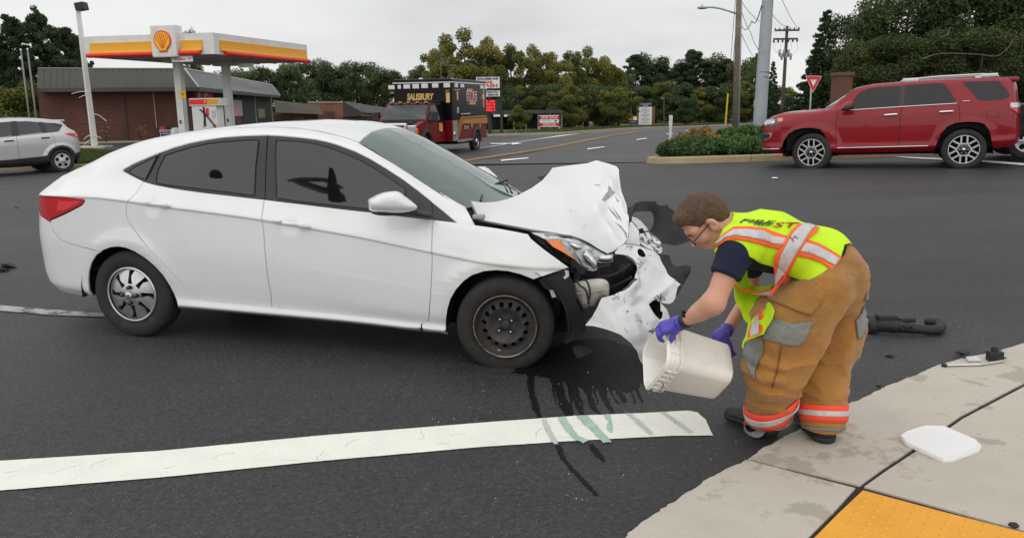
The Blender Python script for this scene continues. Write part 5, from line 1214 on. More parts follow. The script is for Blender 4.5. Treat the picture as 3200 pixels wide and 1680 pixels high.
# ---- safety vest
vest_out=k1((850,360),(960,355),(1150,365),(1400,395),(1700,440),(1900,490),(2200,620),(2300,700),(2420,800),(2430,835),(2300,800),(2240,820),(2180,900),(2100,1010),(2000,1090),(1900,1135),(1780,1155),(1650,1130),(1510,1085),(1420,1010),(1310,965),(1200,940),(1080,870),(960,810),(850,760),(760,728),(680,730),(620,800),(590,880),(590,970),(560,900),(555,840),(580,790),(630,740),(660,630),(700,530),(740,450),(790,390))
VO=np.array(vest_out)
vo2=VO.copy();vo2[:12,1] -= 30
vf=lambda p:np.maximum(smin([lambda q:NT(q)-.024,cone(NSh+np.array([.03,.03,.02]),FSh+np.array([.03,-.03,.02]),.098,.098)],.03)(p)-.003*hashn(p*np.array([12,12,12.]),1,8),-(np.linalg.norm(p-HO,axis=1)-.125))
Pm_=np.array([NSh,FSh,Chst,Wst,HipL,HipR]);V_,F__=surfnets(vf,Pm_.min(0)-.16,Pm_.max(0)+.16,.007)
for _ in range(2):
    pass
pxy=np.array([proj(v)[:2] for v in V_]);ins=inpoly(vo2,pxy)
# pull nearly-inside border vertices onto the traced edge so that the hem is clean
F__=[f for f in F__ if sum(ins[list(f)]) >= 2]
dens=np.array(densify(vo2,2.0));used=sorted({i for f in F__ for i in f})
for i in used:
    if not ins[i]:
        d=np.hypot(*(dens-pxy[i]).T);k=d.argmin()
        if d[k]<12:
            r0_=ray(*pxy[i]);r1_=ray(*dens[k]);V_[i]=CAMP+r1_*((V_[i]-CAMP)@F_)
mp_={a:b for b,a in enumerate(used)}
vest=mesh('safety_vest',V_[used],[tuple(mp_[i] for i in f) for f in F__],M_HIVIS,None,True);fix(vest,1);pchild(vest)
md=vest.modifiers.new('t','SOLIDIFY');md.thickness=.003;md.offset=-1
vV,vF=surfnets(lambda p:vf(p)-.001,Pm_.min(0)-.16,Pm_.max(0)+.16,.012)
vb=BVHTree.FromPolygons([tuple(v) for v in vV],vF)
def vdec(name,pts,m,off=.006):
    o=decal(name,None,vb,pts,m,None,off,7.,FW)
    if o:o.parent=vest;sm=o.modifiers.new('t','SOLIDIFY');sm.thickness=.002;sm.offset=1
    return o
vdec('orange_trim',k1((635,740),(660,640),(740,560),(860,480),(1050,478),(1260,505),(1400,555),(1540,600),(1560,690),(1470,770),(1360,745),(1200,700),(1000,650),(860,635),(760,650)),M_HIORANGE,.004)
vdec('reflective_stripe',k1((648,670),(740,590),(850,520),(1000,515),(1200,535),(1350,600),(1500,620),(1490,705),(1350,690),(1180,640),(1000,605),(860,590),(760,615),(650,700)),M_REFT,.008)
vdec('orange_trim',k1((1640,458),(1730,455),(1830,470),(1915,515),(1830,590),(1760,640),(1700,720),(1640,820),(1590,930),(1520,1080),(1440,1035),(1370,985),(1350,900),(1350,840),(1430,740),(1500,620),(1560,530)),M_HIORANGE,.010)
vdec('reflective_stripe',k1((1700,462),(1780,465),(1860,495),(1780,555),(1720,640),(1650,740),(1580,850),(1520,960),(1475,1055),(1410,1010),(1395,930),(1420,830),(1480,720),(1560,580),(1630,510)),M_REFT,.014)
vdec('orange_trim',k1((1760,635),(1900,680),(2050,760),(2190,850),(2170,900),(2080,1020),(1950,930),(1800,870),(1640,840),(1620,790),(1700,670)),M_HIORANGE,.004)
vdec('reflective_stripe',k1((1720,668),(1880,715),(2040,800),(2165,880),(2105,965),(1960,880),(1800,805),(1650,775)),M_REFT,.008)
# lettering on the vest's back
def vtext(body,p0,p1,p2,m,off):
    """text mapped from its box to the parallelogram p0 (start), p1 (end of line), p2 (top of start)"""
    cu=bpy.data.curves.new('t','FONT');cu.body=body;cu.size=1;cu.offset=.02;cu.resolution_u=2
    t=bpy.data.objects.new('t',cu);COL.objects.link(t);me=bpy.data.meshes.new_from_object(t);bpy.data.objects.remove(t)
    P=np.array([v.co for v in me.vertices]);P=P-P.min(0);sz=P.max(0);p0,p1,p2=map(np.array,(p0,p1,p2));V_=[]
    for q in P:
        s=p0+(p1-p0)*q[0]/sz[0]+(p2-p0)*q[1]/sz[1];d=ray(*s);h=vb.ray_cast(Vector(CAMP),Vector(d).normalized())
        V_.append((np.array(h[0])-d/np.linalg.norm(d)*off) if h[0] is not None else CAMP+d*3.62)
    o=mesh('lettering',V_,[tuple(p.vertices) for p in me.polygons],m,vest);return o
M_INK=mat('vest_ink',(.02,.05,.03),.8);M_INKR=mat('vest_ink_red',(.38,.035,.02),.8);M_INKG=mat('marker_ink',(.16,.16,.17),.8)
vtext('FIRE',k1((920,415))[0],k1((1330,440))[0],k1((985,372))[0],M_INK,.012)
vtext('RES',k1((1100,452))[0],k1((1300,458))[0],k1((1150,412))[0],M_INK,.014)
vtext('ST',k1((1330,480))[0],k1((1620,480))[0],k1((1390,415))[0],M_INKR,.012)
vtext('HAN',k1((1600,660))[0],k1((1790,520))[0],k1((1545,600))[0],M_INKG,.022)
# hanging front of the vest, open at the sides
def wsheet(name,pts,dep,m,parent,th=.003,res=7.,dsp=None,**k):
    o=psheet(name,FW,pts,dep,m,None,res=res,thick=th,disp=dsp,seam=5.,**k);o.parent=parent;return o
fol=lambda a,s:(lambda p,V:a*hashn(np.c_[p[:,0]/16,p[:,1]/55,0*p[:,0]],1,s))
wsheet('front_panel',k2((1150,70),(1170,20),(1335,-20),(1340,80),(1390,165),(1480,182),(1670,155),(1660,270),(1600,370),(1530,450),(1360,660),(1300,580),(1230,430),(1180,300),(1170,150)),
       [(2290,870,3.50),(2335,850,3.62),(2345,890,3.66),(2415,890,3.56),(2400,940,3.46),(2340,1015,3.46),(2300,930,3.52),(2350,940,3.55)],M_HIVIS,vest,dsp=fol(.014,3))
wsheet('front_binding',k2((1145,120),(1250,190),(1400,235),(1500,235),(1665,200),(1660,285),(1600,300),(1500,285),(1400,265),(1250,215),(1150,150)),[(2290,880,3.485),(2350,908,3.52),(2412,905,3.475),(2400,925,3.445)],M_HIORANGE,vest)
wsheet('front_stripe',k2((1400,262),(1500,262),(1640,230),(1620,285),(1520,278)),[(2350,915,3.510),(2405,908,3.458),(2400,920,3.438)],M_REFT,vest)
wsheet('side_strap',k1((1350,950),(1400,990),(1505,1090),(1500,1110),(1440,1180),(1340,1310),(1290,1350),(1330,1260),(1370,1200),(1360,1100)),[(2420,830,3.36),(2455,865,3.33),(2405,925,3.36),(2425,880,3.37)],M_HIRED,vest)
wsheet('side_stripe',k1((1400,990),(1480,1060),(1460,1080),(1400,1160),(1365,1200),(1375,1080)),[(2432,840,3.35),(2450,858,3.325),(2425,888,3.355),(2422,870,3.36)],M_REFT,vest)
wsheet('hanging_flap',k2((1600,370),(1620,372),(1660,430),(1680,480),(1650,580),(1560,720),(1540,770),(1400,830),(1300,870),(1278,955),(1268,920),(1280,860),(1320,790),(1360,670),(1530,450)),[(2400,945,3.40),(2420,970,3.30),(2390,1040,3.31),(2330,1065,3.33),(2320,1085,3.36),(2345,1010,3.42),(2370,1000,3.36)],M_HIVIS,vest,dsp=fol(.008,5))
wsheet('flap_trim',k2((1480,500),(1525,462),(1530,560),(1525,740),(1480,760),(1380,805),(1340,818),(1345,740),(1375,670)),[(2375,970,3.365),(2382,1030,3.315),(2340,1050,3.325),(2348,1015,3.39)],M_HIORANGE,vest)
wsheet('flap_stripe',k2((1470,520),(1475,600),(1480,755),(1385,800),(1370,740),(1400,650)),[(2368,985,3.362),(2368,1035,3.312),(2346,1048,3.318),(2352,1012,3.380)],M_REFT,vest)
# white tape end at the collar
wsheet('collar_tape',k1((765,262),(795,250),(825,300),(848,360),(825,365),(790,310)),[(0,0,3.56)],mat('white_tape',(.75,.75,.72),.8),vest)
wsheet('suspender_tab',k1((1500,1105),(1560,1110),(1500,1180),(1440,1180)),[(0,0,3.39)],mat('dark_red',(.5,.04,.03),.7),vest)
# ================================================================ bucket and lid
M_PAIL=mat('white_plastic_pail',(.88,.85,.80),.45,var=.03,var_scale=6,dirt=((.74,.69,.62),5,.54,.78))
M_PAILW=mat('white_lid',(.85,.85,.84),.4,var=.02,var_scale=5)
pb=J(2250,1160,3.54);pt_=J(2046,1108,3.50)
za=pt_-pb;PH=float(np.linalg.norm(za));za /= PH;xa=np.cross(za,[0,0,1.]);xa /= np.linalg.norm(xa)
if xa[1]>0:xa=-xa
ya=np.cross(za,xa);rot=math.radians(-38);xa,ya=xa*math.cos(rot)+ya*math.sin(rot),-xa*math.sin(rot)+ya*math.cos(rot)
pail=thing('bucket','square white plastic bucket with a ribbed rim held tilted in blue gloves','bucket');pail.matrix_world=Frame(pb,xa,ya,za).M
def rsq(w,z,n=7,r=.46):
    out=[]
    for q in range(4):
        c=w*(1-r);cx,cy=((c,c),(-c,c),(-c,-c),(c,-c))[q]
        for k in range(n+1):
            a=math.pi/2*(q+k/n);out.append((cx+w*r*math.cos(a),cy+w*r*math.sin(a),z))
    return out
def ringmesh(prof,name,m,parent,cap0=False):
    V_=[];F__=[];n=len(rsq(1,0))
    for w,z in prof:V_ += rsq(w,z)
    for i in range(len(prof)-1):
        for j in range(n):F__.append((i*n+j,i*n+(j+1) % n,(i+1)*n+(j+1) % n,(i+1)*n+j))
    if cap0:F__.append(tuple(reversed(range(n))))
    o=mesh(name,V_,F__,m,parent,True);o.data.set_sharp_from_angle(angle=math.radians(35));return o
w0,w1=.108,.124
ringmesh([(w0-.006,-.004),(w0,.004),(w0+.002,.04),(w1-.003,PH-.075),(w1,PH-.07),(w1+.002,PH),(w1-.002,PH+.002),(w1-.005,PH-.002),(w0-.004,.008),(.001,.007)],'pail_wall',M_PAIL,pail,True)
for z0,e_ in ((PH-.072,.010),(PH-.046,.011),(PH-.012,.010)):
    ringmesh([(w1,z0),(w1+e_,z0+.001),(w1+e_,z0+.005),(w1+.001,z0+.006)],'rim_ring',M_PAIL,pail)
rb=MB()
for q in range(4):
    for t in np.linspace(-.07,.07,5):
        a=math.pi/2*q;c,s_=math.cos(a),math.sin(a);Mr=Matrix.Rotation(a,4,'Z')
        rb.box((w1-.002,t-.0015,PH-.07),(w1+.009,t+.0015,PH-.012),Mr)
rb.build('rim_ribs',M_PAIL,pail)['kind']='stuff'
MB().tube([(w1+.014,0.0,PH-.03),(w1+.018,-.02,PH-.045),(w1+.016,-.10,PH-.06),(w1+.010,-w1-.002,PH-.05),(0.03,-w1-.016,PH-.055),(-.05,-w1-.015,PH-.05)],.0022,7).build('wire_handle',mat('wire',(.25,.25,.25),.35,.9),pail,True)
lc=gp(2938,1398);lidc=gpx([(2812,1378),(2832,1364),(2890,1346),(2950,1348),(3045,1390),(3065,1410),(3060,1420),(2975,1451),(2945,1452),(2830,1400)])
lid=thing('pail_cover','white octagonal plastic bucket lid lying flat on the concrete pavement','lid',(lc[0],lc[1],float(g(lc[0],lc[1]))+.010))
L2=np.array(densify(lidc,.03,smooth=False))-lc[:2]
V_=[];F__=[];n=len(L2)
for sc,z in ((.985,.000),(1.0,.004),(1.0,.016),(.985,.022),(.955,.0225),(.935,.0195)):V_ += [(p[0]*sc,p[1]*sc,z) for p in L2]
for i in range(5):
    for j in range(n):F__.append((i*n+j,i*n+(j+1) % n,(i+1)*n+(j+1) % n,(i+1)*n+j))
F__.append(tuple(5*n+j for j in range(n)));F__.append(tuple(reversed(range(n))))
o=mesh('lid_plate',V_,F__,M_PAILW,lid,True);o.data.set_sharp_from_angle(angle=math.radians(50))
bm=bmesh.new();bm.from_mesh(o.data);bmesh.ops.recalc_face_normals(bm,faces=list(bm.faces));bm.to_mesh(o.data);bm.free()
mesh('lid_panel',[(p[0]*.93,p[1]*.93,.0205) for p in L2],[tuple(range(n))],M_PAILW,lid)

# ================================================================ filling station, shops
def at_h(px,py,z):d=ray(px,py);return CAMP+d*((z-CAMP[2])/d[2])
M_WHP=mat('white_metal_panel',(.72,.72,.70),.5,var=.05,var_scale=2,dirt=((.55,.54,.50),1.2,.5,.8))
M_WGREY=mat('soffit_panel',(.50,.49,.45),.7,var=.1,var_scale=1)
M_SYEL=mat('canopy_yellow',(.80,.36,.012),.45);M_SRED=mat('canopy_red',(.80,.022,.022),.35)
M_LOGOY=mat('logo_yellow',(.95,.52,.01),.4);M_LOGOR=mat('logo_red',(.78,.06,.02),.4)
M_RED=mat('sign_red',(.62,.03,.035),.5);M_WSIGN=mat('sign_white',(.78,.78,.76),.5)
def basis_frame(O,X,Z=(0,0,1)):
    X=np.array(X,float);X /= np.linalg.norm(X);Z=np.array(Z,float);Y=np.cross(Z,X);Y /= np.linalg.norm(Y);return Frame(O,X,Y,np.cross(X,Y))
zg=-.25
# ---- canopy
NC=at_h(671,169,3.97);LC_=at_h(270,180,3.97);RC_=at_h(954,195,3.97)
CF=basis_frame((NC[0],NC[1],zg),(NC-LC_)*np.array([1,1,0])) # x to the right along the left fascia, y away
CW=float(np.linalg.norm((NC-LC_)[:2]));CD=float((RC_-NC)@CF.B[1])+.3
sh=float((RC_-NC)@CF.B[0])
canopy=thing('filling_station_canopy','white filling station canopy with yellow and red fascia bands on square columns','canopy');canopy.matrix_world=CF.M
zb=3.97-zg;zt=zb+.92
def csk(x,y):return (x+sh*y/CD,y) # the canopy is not quite square
def cquad(b,x0,y0,x1,y1,z0,z1,out):
    pass
mbx=MB()
v=[(*csk(-CW,0),zb),(*csk(0,0),zb),(*csk(0,CD),zb),(*csk(-CW,CD),zb),(*csk(-CW,0),zt),(*csk(0,0),zt),(*csk(0,CD),zt),(*csk(-CW,CD),zt)]
mbx.add(v,[(4,5,6,7),(0,1,5,4),(1,2,6,5),(2,3,7,6),(3,0,4,7)]);mbx.build('fascia',M_WHP,canopy)
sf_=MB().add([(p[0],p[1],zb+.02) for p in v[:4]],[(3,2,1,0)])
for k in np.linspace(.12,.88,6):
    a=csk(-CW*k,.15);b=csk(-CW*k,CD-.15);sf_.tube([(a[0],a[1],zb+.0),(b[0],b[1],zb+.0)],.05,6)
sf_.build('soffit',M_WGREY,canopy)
def cpt(face,t,out,z):# point on a fascia: face 0 = left front, 1 = right
    if face == 0:x,y=csk(-CW*(1-t),0);return (x,y-out,z)
    x,y=csk(0,CD*t);return (x+out,y-out*sh/CD*0,z)
def cband(name,m,face,t0,t1,prof):
    V_=[cpt(face,t,o,zb+z) for t in (t0,t1) for o,z in prof];n=len(prof)
    mesh(name,V_,[(i,i+1,n+i+1,n+i) for i in range(n-1)]+[tuple(range(n)),tuple(n+i for i in reversed(range(n)))],m,canopy)
yprof=[(.005,.62),(.05,.62),(.06,.45),(.09,.28),(.14,.16),(.005,.14)]
rprof=[(.005,.15),(.12,.165),(.19,.13),(.21,.06),(.18,.0),(.10,-.03),(.005,-.03)]
for face,t0,t1,r0,r1 in ((0,.045,.565,.02,.575),(0,.755,.915,.745,.90),(1,.05,.975,.08,.995)):
    cband('yellow_band',M_SYEL,face,t0,t1,yprof);cband('red_band',M_SRED,face,r0,r1,rprof)
# logo box
bx0,bx1=-CW*(1-.555),-CW*(1-.742);sgn=bpy.data.objects.new('sign_box',None);COL.objects.link(sgn);sgn.parent=canopy
MB().bevbox((bx0,-.30,zb-.10),(bx1,.3,zb+1.28),.05).build('box',M_WHP,sgn)
lcx,lcz,ls=(bx0+bx1)/2-.02,zb+.58,.50
def shell_outline(s):
    P=[]
    for t in np.linspace(math.radians(222),math.radians(-42),26):P.append((lcx+s*.86*math.cos(t),lcz+s*(.08+.86*math.sin(t))))
    P += [(lcx+s*.42,lcz-s*.72),(lcx+s*.40,lcz-s*.92),(lcx-s*.40,lcz-s*.92),(lcx-s*.42,lcz-s*.72)];return P
MB().prism(shell_outline(ls),-.34,-.30).build('emblem_outline',M_LOGOR,sgn)
MB().prism([(lcx+(x-lcx)*.86,lcz+(z-lcz)*.86+.005) for x,z in shell_outline(ls)],-.36,-.33).build('emblem_shell',M_LOGOY,sgn)
for t in np.radians([150,127,107,90,73,53,30]):
    a=(lcx+.12*math.cos(t)*ls,lcz-.62*ls+.0);b=(lcx+.72*ls*math.cos(t),lcz+(.05+.70*math.sin(t))*ls);d=np.array([b[0]-a[0],b[1]-a[1]]);n_=np.array([-d[1],d[0]])/np.linalg.norm(d)
    MB().prism([tuple(np.array(a)+n_*.006),tuple(np.array(a)-n_*.006),tuple(np.array(b)-n_*.018),tuple(np.array(b)+n_*.018)],-.368,-.355).build('emblem_rib',M_LOGOR,sgn)
# columns
for px,py in ((554,182),(704,193)):
    p=CF.B@(at_h(px,py,3.97)-CF.O);MB().box((p[0]-.17,p[1]-.17,0),(p[0]+.17,p[1]+.17,zb+.02)).box((p[0]-.185,p[1]-.04,0),(p[0]+.185,p[1]+.04,zb)).build('column',M_WHP,canopy)
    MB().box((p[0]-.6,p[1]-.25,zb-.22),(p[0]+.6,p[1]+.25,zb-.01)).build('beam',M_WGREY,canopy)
    MB().box((p[0]-.08,p[1]-.19,1.15),(p[0]+.03,p[1]-.185,1.32)).build('notice',mat('dark_notice',(.1,.1,.1),.6),canopy)
p1=CF.B@(at_h(554,182,3.97)-CF.O)
q=MB().box((p1[0]+.10,p1[1]-.24,2.35),(p1[0]+.42,p1[1]-.20,2.68)).build('pump_number_plate',M_LOGOY,canopy)
text_obj('pump_number','4',.26,mat('dark_red_ink',(.30,.05,.01),.6),q,(p1[0]+.26,p1[1]-.245,2.52),(1,0,0),(0,0,1))
cs=MB().box((-CW*.245-.55,-.02,zb-.30),(-CW*.245+.50,.01,zb-.06)).build('clearance_sign',M_WSIGN,canopy)
text_obj('clearance_text',"Clearance   14'",.17,mat('sign_red_ink',(.5,.06,.05),.6),cs,(-CW*.245-.02,-.03,zb-.18),(1,0,0),(0,0,1),width=.9)
MB().box((-1.0,CD*.45,zb-.42),(-.2,CD*.45+.06,zb-.22)).build('hanging_sign',M_WSIGN,canopy)
# ---- pump
PF=basis_frame((at_y(642,400,38.6)[0],38.6,zg),CF.B[0])
pump=thing('fuel_pump','white fuel pump with red and yellow topper under the filling station canopy','fuel pump');pump.matrix_world=PF.M
def prect(fr,px0,py0,px1,py1,y):
    pm,xm=(py0+py1)/2,(px0+px1)/2;a,b=fr.plane(px0,pm,y)[0],fr.plane(px1,pm,y)[0];c,d=fr.plane(xm,py0,y)[2],fr.plane(xm,py1,y)[2];return min(a,b),max(a,b),min(c,d),max(c,d)
def fbox(name,fr,r,y0,y1,m,parent,bev=0.):
    """box whose front is the pixel rectangle r seen on the plane y0"""
    x0,x1,z0,z1=prect(fr,*r,y0);b=MB()
    (b.bevbox((x0,min(y0,y1),z0),(x1,max(y0,y1),z1),bev) if bev else b.box((x0,min(y0,y1),z0),(x1,max(y0,y1),z1)));return b.build(name,m,parent),(x0,x1,z0,z1)
x0,x1,_,z1=prect(PF,603,331,680,440,-.3)
MB().bevbox((x0,-.3,.12),(x1,.3,z1),.03).build('cabinet',M_WHP,pump);MB().bevbox((x0-.3,-.6,-.05),(x1+.3,.6,.15),.03).build('pump_island',M_CONC2,pump)
tp_,R_t=fbox('topper',PF,(590,307,684,331),-.36,.36,M_WHP,pump,.02)
zc_=(R_t[2]+R_t[3])/2
MB().box((R_t[0]+.03,-.375,R_t[2]+.06),(R_t[0]+(R_t[1]-R_t[0])*.60,-.36,R_t[3]-.05)).build('topper_red',M_SRED,tp_);MB().box((R_t[0]+(R_t[1]-R_t[0])*.605,-.375,R_t[2]+.06),(R_t[1]-.03,-.36,R_t[3]-.05)).build('topper_yellow',M_SYEL,tp_)
text_obj('topper_number','4',.26,M_LOGOY,tp_,(R_t[0]+(R_t[1]-R_t[0])*.54,-.385,zc_),(1,0,0),(0,0,1))
fbox('display',PF,(643,338,652,362),-.32,-.3,M_SRED,pump);fbox('keypad',PF,(662,345,674,368),-.32,-.3,mat('pale_grey',(.5,.5,.48),.5),pump);fbox('dark_panel',PF,(636,334,642,395),-.31,-.3,M_BLACKP,pump)
MB().tube([PF.plane(*p,-.38) for p in densify([(624,342),(640,356),(660,380),(676,402)],6,False,True)],.035,8).build('nozzle_arm',M_BLACKP,pump,True)
MB().tube([PF.plane(*p,-.36) for p in densify([(638,358),(637,380),(637,400)],6,False,True)],.012,6).build('hose',M_BLACKP,pump,True)
fbox('card_slot',PF,(666,388,676,398),-.32,-.3,mat('orange_label',(.75,.30,.02),.6),pump)
# ---- price board, bin, drum by the wall
def fpost(px,py):p=gp(px,py);return basis_frame((p[0],p[1],p[2]),(1,0,0))
SF=basis_frame((at_y(521,440,41)[0],41,zg),(1,.1,0));bd=thing('poster_stand','leaning purple poster stand showing 5 cents beside the filling station column','sign',);bd.matrix_world=SF.M
M_PURP=mat('poster_purple',(.035,.02,.13),.5)
pp=[SF.plane(*p,0) for p in ((498,406),(537,406),(545,446),(508,460))]
def slab3(name,P,dy,m,parent):
    P=[np.array(p) for p in P];Q=[p+np.array([0,dy,0]) for p in P];n=len(P)
    return mesh(name,P+Q,[tuple(range(n)),tuple(reversed(range(n,2*n)))]+[(i,n+i,n+(i+1) % n,(i+1) % n) for i in range(n)],m,parent)
slab3('frame',pp,.05,M_WSIGN,bd);c_=sum(pp)/4
slab3('poster',[c_+(p-c_)*np.array([.9,1,.93])-np.array([0,.012,0]) for p in pp],.008,M_PURP,bd)
ux=pp[1]-pp[0];uz=pp[0]-pp[3]
text_obj('poster_title','THURSDAYS',.11,M_WSIGN,bd,c_+uz*.33-np.array([0,.03,0]),ux,uz,width=.52);text_obj('poster_price','5¢',.42,M_WSIGN,bd,c_-uz*.16-np.array([0,.03,0]),ux,uz,bold=.012)
slab3('poster_bar',[c_+uz*.20+ux*s+uz*t-np.array([0,.03,0]) for s,t in ((-.36,0),(.36,0),(.36,.035),(-.36,.035))],.01,M_WSIGN,bd)
BF=basis_frame((at_y(510,420,43.5)[0],43.5,zg),(1,0,0));bn=thing('ice_chest','small black and red cabinet against the brick wall behind the poster stand','cabinet');bn.matrix_world=BF.M
fbox('cabinet',BF,(497,394,520,450),0,.5,M_BLACKP,bn);fbox('red_panel',BF,(499,396,515,405),-.02,0,M_RED,bn)
DF=basis_frame((at_y(553,430,40.3)[0],40.3,zg),(1,0,0));dr=thing('white_drum','white round drum standing behind the purple poster stand','drum');dr.matrix_world=DF.M
MB().lathe([(.0001,.95),(.16,.93),(.25,.84),(.27,.74),(.27,.05),(.25,0)],20,axis='z').build('barrel',M_WHP,dr,True);MB().lathe([(.28,.40),(.29,.42),(.28,.44)],20,axis='z').build('hoop',M_WGREY,dr,True)
# ---- brick shop with a metal mansard roof
def brickmat(name,c1,c2,mortar,scale=1.):
    m=bpy.data.materials.new(name);m.use_nodes=True;t=m.node_tree;b=t.nodes['Principled BSDF'];N=t.nodes.new;L=t.links.new
    tcx=N('ShaderNodeTexCoord');mpx=N('ShaderNodeMapping');mpx.inputs['Rotation'].default_value=(math.pi/2,0,0)
    sx=N('ShaderNodeSeparateXYZ');L(tcx.outputs['Object'],sx.inputs[0]);ad=N('ShaderNodeMath');ad.operation='ADD';L(sx.outputs[0],ad.inputs[0]);L(sx.outputs[1],ad.inputs[1])
    cb=N('ShaderNodeCombineXYZ');L(ad.outputs[0],cb.inputs[0]);L(sx.outputs[2],cb.inputs[1])
    k=N('ShaderNodeTexBrick');k.inputs['Scale'].default_value=1.;k.inputs['Brick Width'].default_value=.215*scale;k.inputs['Row Height'].default_value=.075*scale;k.inputs['Mortar Size'].default_value=.009*scale;k.inputs['Mortar Smooth'].default_value=.3
    k.inputs['Color1'].default_value=(*c1,1);k.inputs['Color2'].default_value=(*c2,1);k.inputs['Mortar'].default_value=(*mortar,1);k.inputs['Bias'].default_value=-.1;L(cb.outputs[0],k.inputs['Vector'])
    n=N('ShaderNodeTexNoise');n.inputs['Scale'].default_value=.5;n.inputs['Detail'].default_value=6;L(tcx.outputs['Object'],n.inputs['Vector'])
    r=N('ShaderNodeMapRange');r.inputs['From Min'].default_value=.3;r.inputs['From Max'].default_value=.7;r.inputs['To Min'].default_value=.75;r.inputs['To Max'].default_value=1.2;L(n.outputs['Fac'],r.inputs['Value'])
    v_=N('ShaderNodeVectorMath');v_.operation='SCALE';L(k.outputs['Color'],v_.inputs[0]);L(r.outputs[0],v_.inputs['Scale']);L(v_.outputs[0],b.inputs['Base Color']);b.inputs['Roughness'].default_value=.9
    bp=N('ShaderNodeBump');bp.inputs['Strength'].default_value=.6;bp.inputs['Distance'].default_value=.01;L(k.outputs['Fac'],bp.inputs['Height']);bp.invert=True;L(bp.outputs[0],b.inputs['Normal'])
    return m
M_BRICK=brickmat('red_brick',(.135,.040,.028),(.085,.027,.020),(.19,.12,.095))
M_BRICKO=brickmat('orange_brick',(.23,.085,.05),(.18,.065,.038),(.25,.15,.11))
M_METALR=mat('brown_metal_roof',(.080,.075,.068),.6,.2,var=.12,var_scale=.8)
M_METALG=mat('grey_metal_roof',(.10,.105,.11),.5,.4,var=.12,var_scale=.8)
M_TRIM=mat('roof_trim',(.22,.22,.21),.5);M_BAY=mat('dark_bay',(.030,.032,.038),.6,var=.2,var_scale=1)
TL,TC_,TR=at_h(118,214,3.9),at_h(577,215,3.9),at_h(849,265,3.9)
shop=thing('brick_shop','low red brick shop with a brown metal mansard roof behind the filling station','shop')
uL=(TL-TC_)[:2];LL=float(np.linalg.norm(uL));uL=np.r_[uL/LL,0];uW=(TR-TC_)[:2];LW=float(np.linalg.norm(uW));uW=np.r_[uW/LW,0]
nL=np.cross(uL,[0,0,1.]);nL=nL if nL[1]<0 else-nL;nW=np.cross(uW,[0,0,1.]);nW=nW if nW[0]>0 else-nW
Zt,Ze=3.9,2.82;ov=.75
T0,T1,T2=TL.copy(),TC_.copy(),TR.copy()
E0=T0+nL*ov;E1=T1+nL*ov+nW*ov;E2=T2+nW*ov;
for e_ in (E0,E1,E2):e_[2]=Ze
dn_=lambda p,z:np.array([p[0],p[1],z])
mesh('mansard',[T0,T1,E1,E0,dn_(E0,Ze-.22),dn_(E1,Ze-.22)],[(0,1,2,3),(3,2,5,4)],M_METALR,shop)
mesh('mansard',[T1,T2,E2,E1,dn_(E1,Ze-.22),dn_(E2,Ze-.22)],[(0,1,2,3),(3,2,5,4)],M_METALG,shop)
mesh('mansard_end',[T2,E2,dn_(E2,Ze-.22),dn_(T2-nW*6,Ze-.22),T2-nW*6],[(0,1,2,3,4)],M_METALG,shop)
mesh('flat_roof',[T0,T1,T2,T2-nW*9,T0-nL*9],[(0,1,2,3,4)],M_TRIM,shop)
mesh('eave_soffit',[dn_(E0,Ze-.2),dn_(E1,Ze-.2),dn_(E2,Ze-.2),dn_(T2-nW*.6,Ze-.2),dn_(T1-nW*.6-nL*.6,Ze-.2),dn_(T0-nL*.6,Ze-.2)],[(0,1,4,5),(1,2,3,4)],M_TRIM,shop)
MB().tube([T0,T1],.05,6).build('ridge_trim',M_TRIM,shop);MB().tube([T1,T2],.06,6).build('ridge_trim',mat('pale_trim',(.45,.46,.46),.5),shop);MB().tube([T1,E1],.06,6).build('corner_trim',MATS['pale_trim'],shop);MB().tube([T2,E2],.06,6).build('corner_trim',MATS['pale_trim'],shop)
n=24
for k in range(1,n):
    t=k/n;MB().tube([T0+(T1-T0)*t+nL*.01,E0+(E1-nW*ov-E0)*t+nL*.01],.022,4).build('roof_seam',M_METALR,shop)
n=46
for k in range(1,n):
    t=(k/n);a=T1+(T2-T1)*t+nW*.01;b=E1+(E2-E1)*t+nW*.01;MB().tube([a,b],.035,4).build('roof_seam',mat('pale_seam',(.26,.27,.27),.4,.5),shop)
# walls
in_=.25
W0,W1,W2=T0-nL*in_+uL*0,T1-nL*in_-nW*in_,T2-nW*in_
FLs=Frame(dn_(W1,zg),-uL,-nL,(0,0,1));FWs=Frame(dn_(W1,zg),uW,-nW,(0,0,1))
lw=bpy.data.objects.new('side_wall',None);COL.objects.link(lw);lw.parent=shop;lw.matrix_world=FLs.M
MB().box((-LL,0,0),(0,.3,Ze-zg)).build('wall',M_BRICK,lw)
ww=bpy.data.objects.new('front_wall',None);COL.objects.link(ww);ww.parent=shop;ww.matrix_world=FWs.M
MB().box((.01,0,0),(LW,.3,Ze-zg)).build('wall',M_BRICK,ww)
fbox('downpipe',FLs,(387,278,394,450),-.08,-.0,mat('brown_pipe',(.07,.045,.035),.6),lw);fbox('conduit',FLs,(482.5,278,484.5,400),-.05,-.0,M_WGREY,lw)
for r in ((757,300,800,420),(802,302,851,420)):fbox('bay_door',FWs,r,-.06,0,M_BAY,ww)
fbox('bay_door',FWs,(680,295,706,420),-.06,0,M_BAY,ww);fbox('post',FWs,(799,300,802,420),-.12,-.0,M_TRIM,ww);fbox('post',FWs,(850,300,853,420),-.12,-.0,M_TRIM,ww)
M_POST=mat('pink_poster',(.55,.40,.42),.6,dirt=((.62,.18,.25),2.0,.45,.65));fbox('poster',FWs,(731,313,757,363),-.1,-.02,M_POST,ww);fbox('poster_head',FWs,(733,316,755,326),-.12,-.1,mat('poster_grey',(.4,.42,.45),.6),ww)
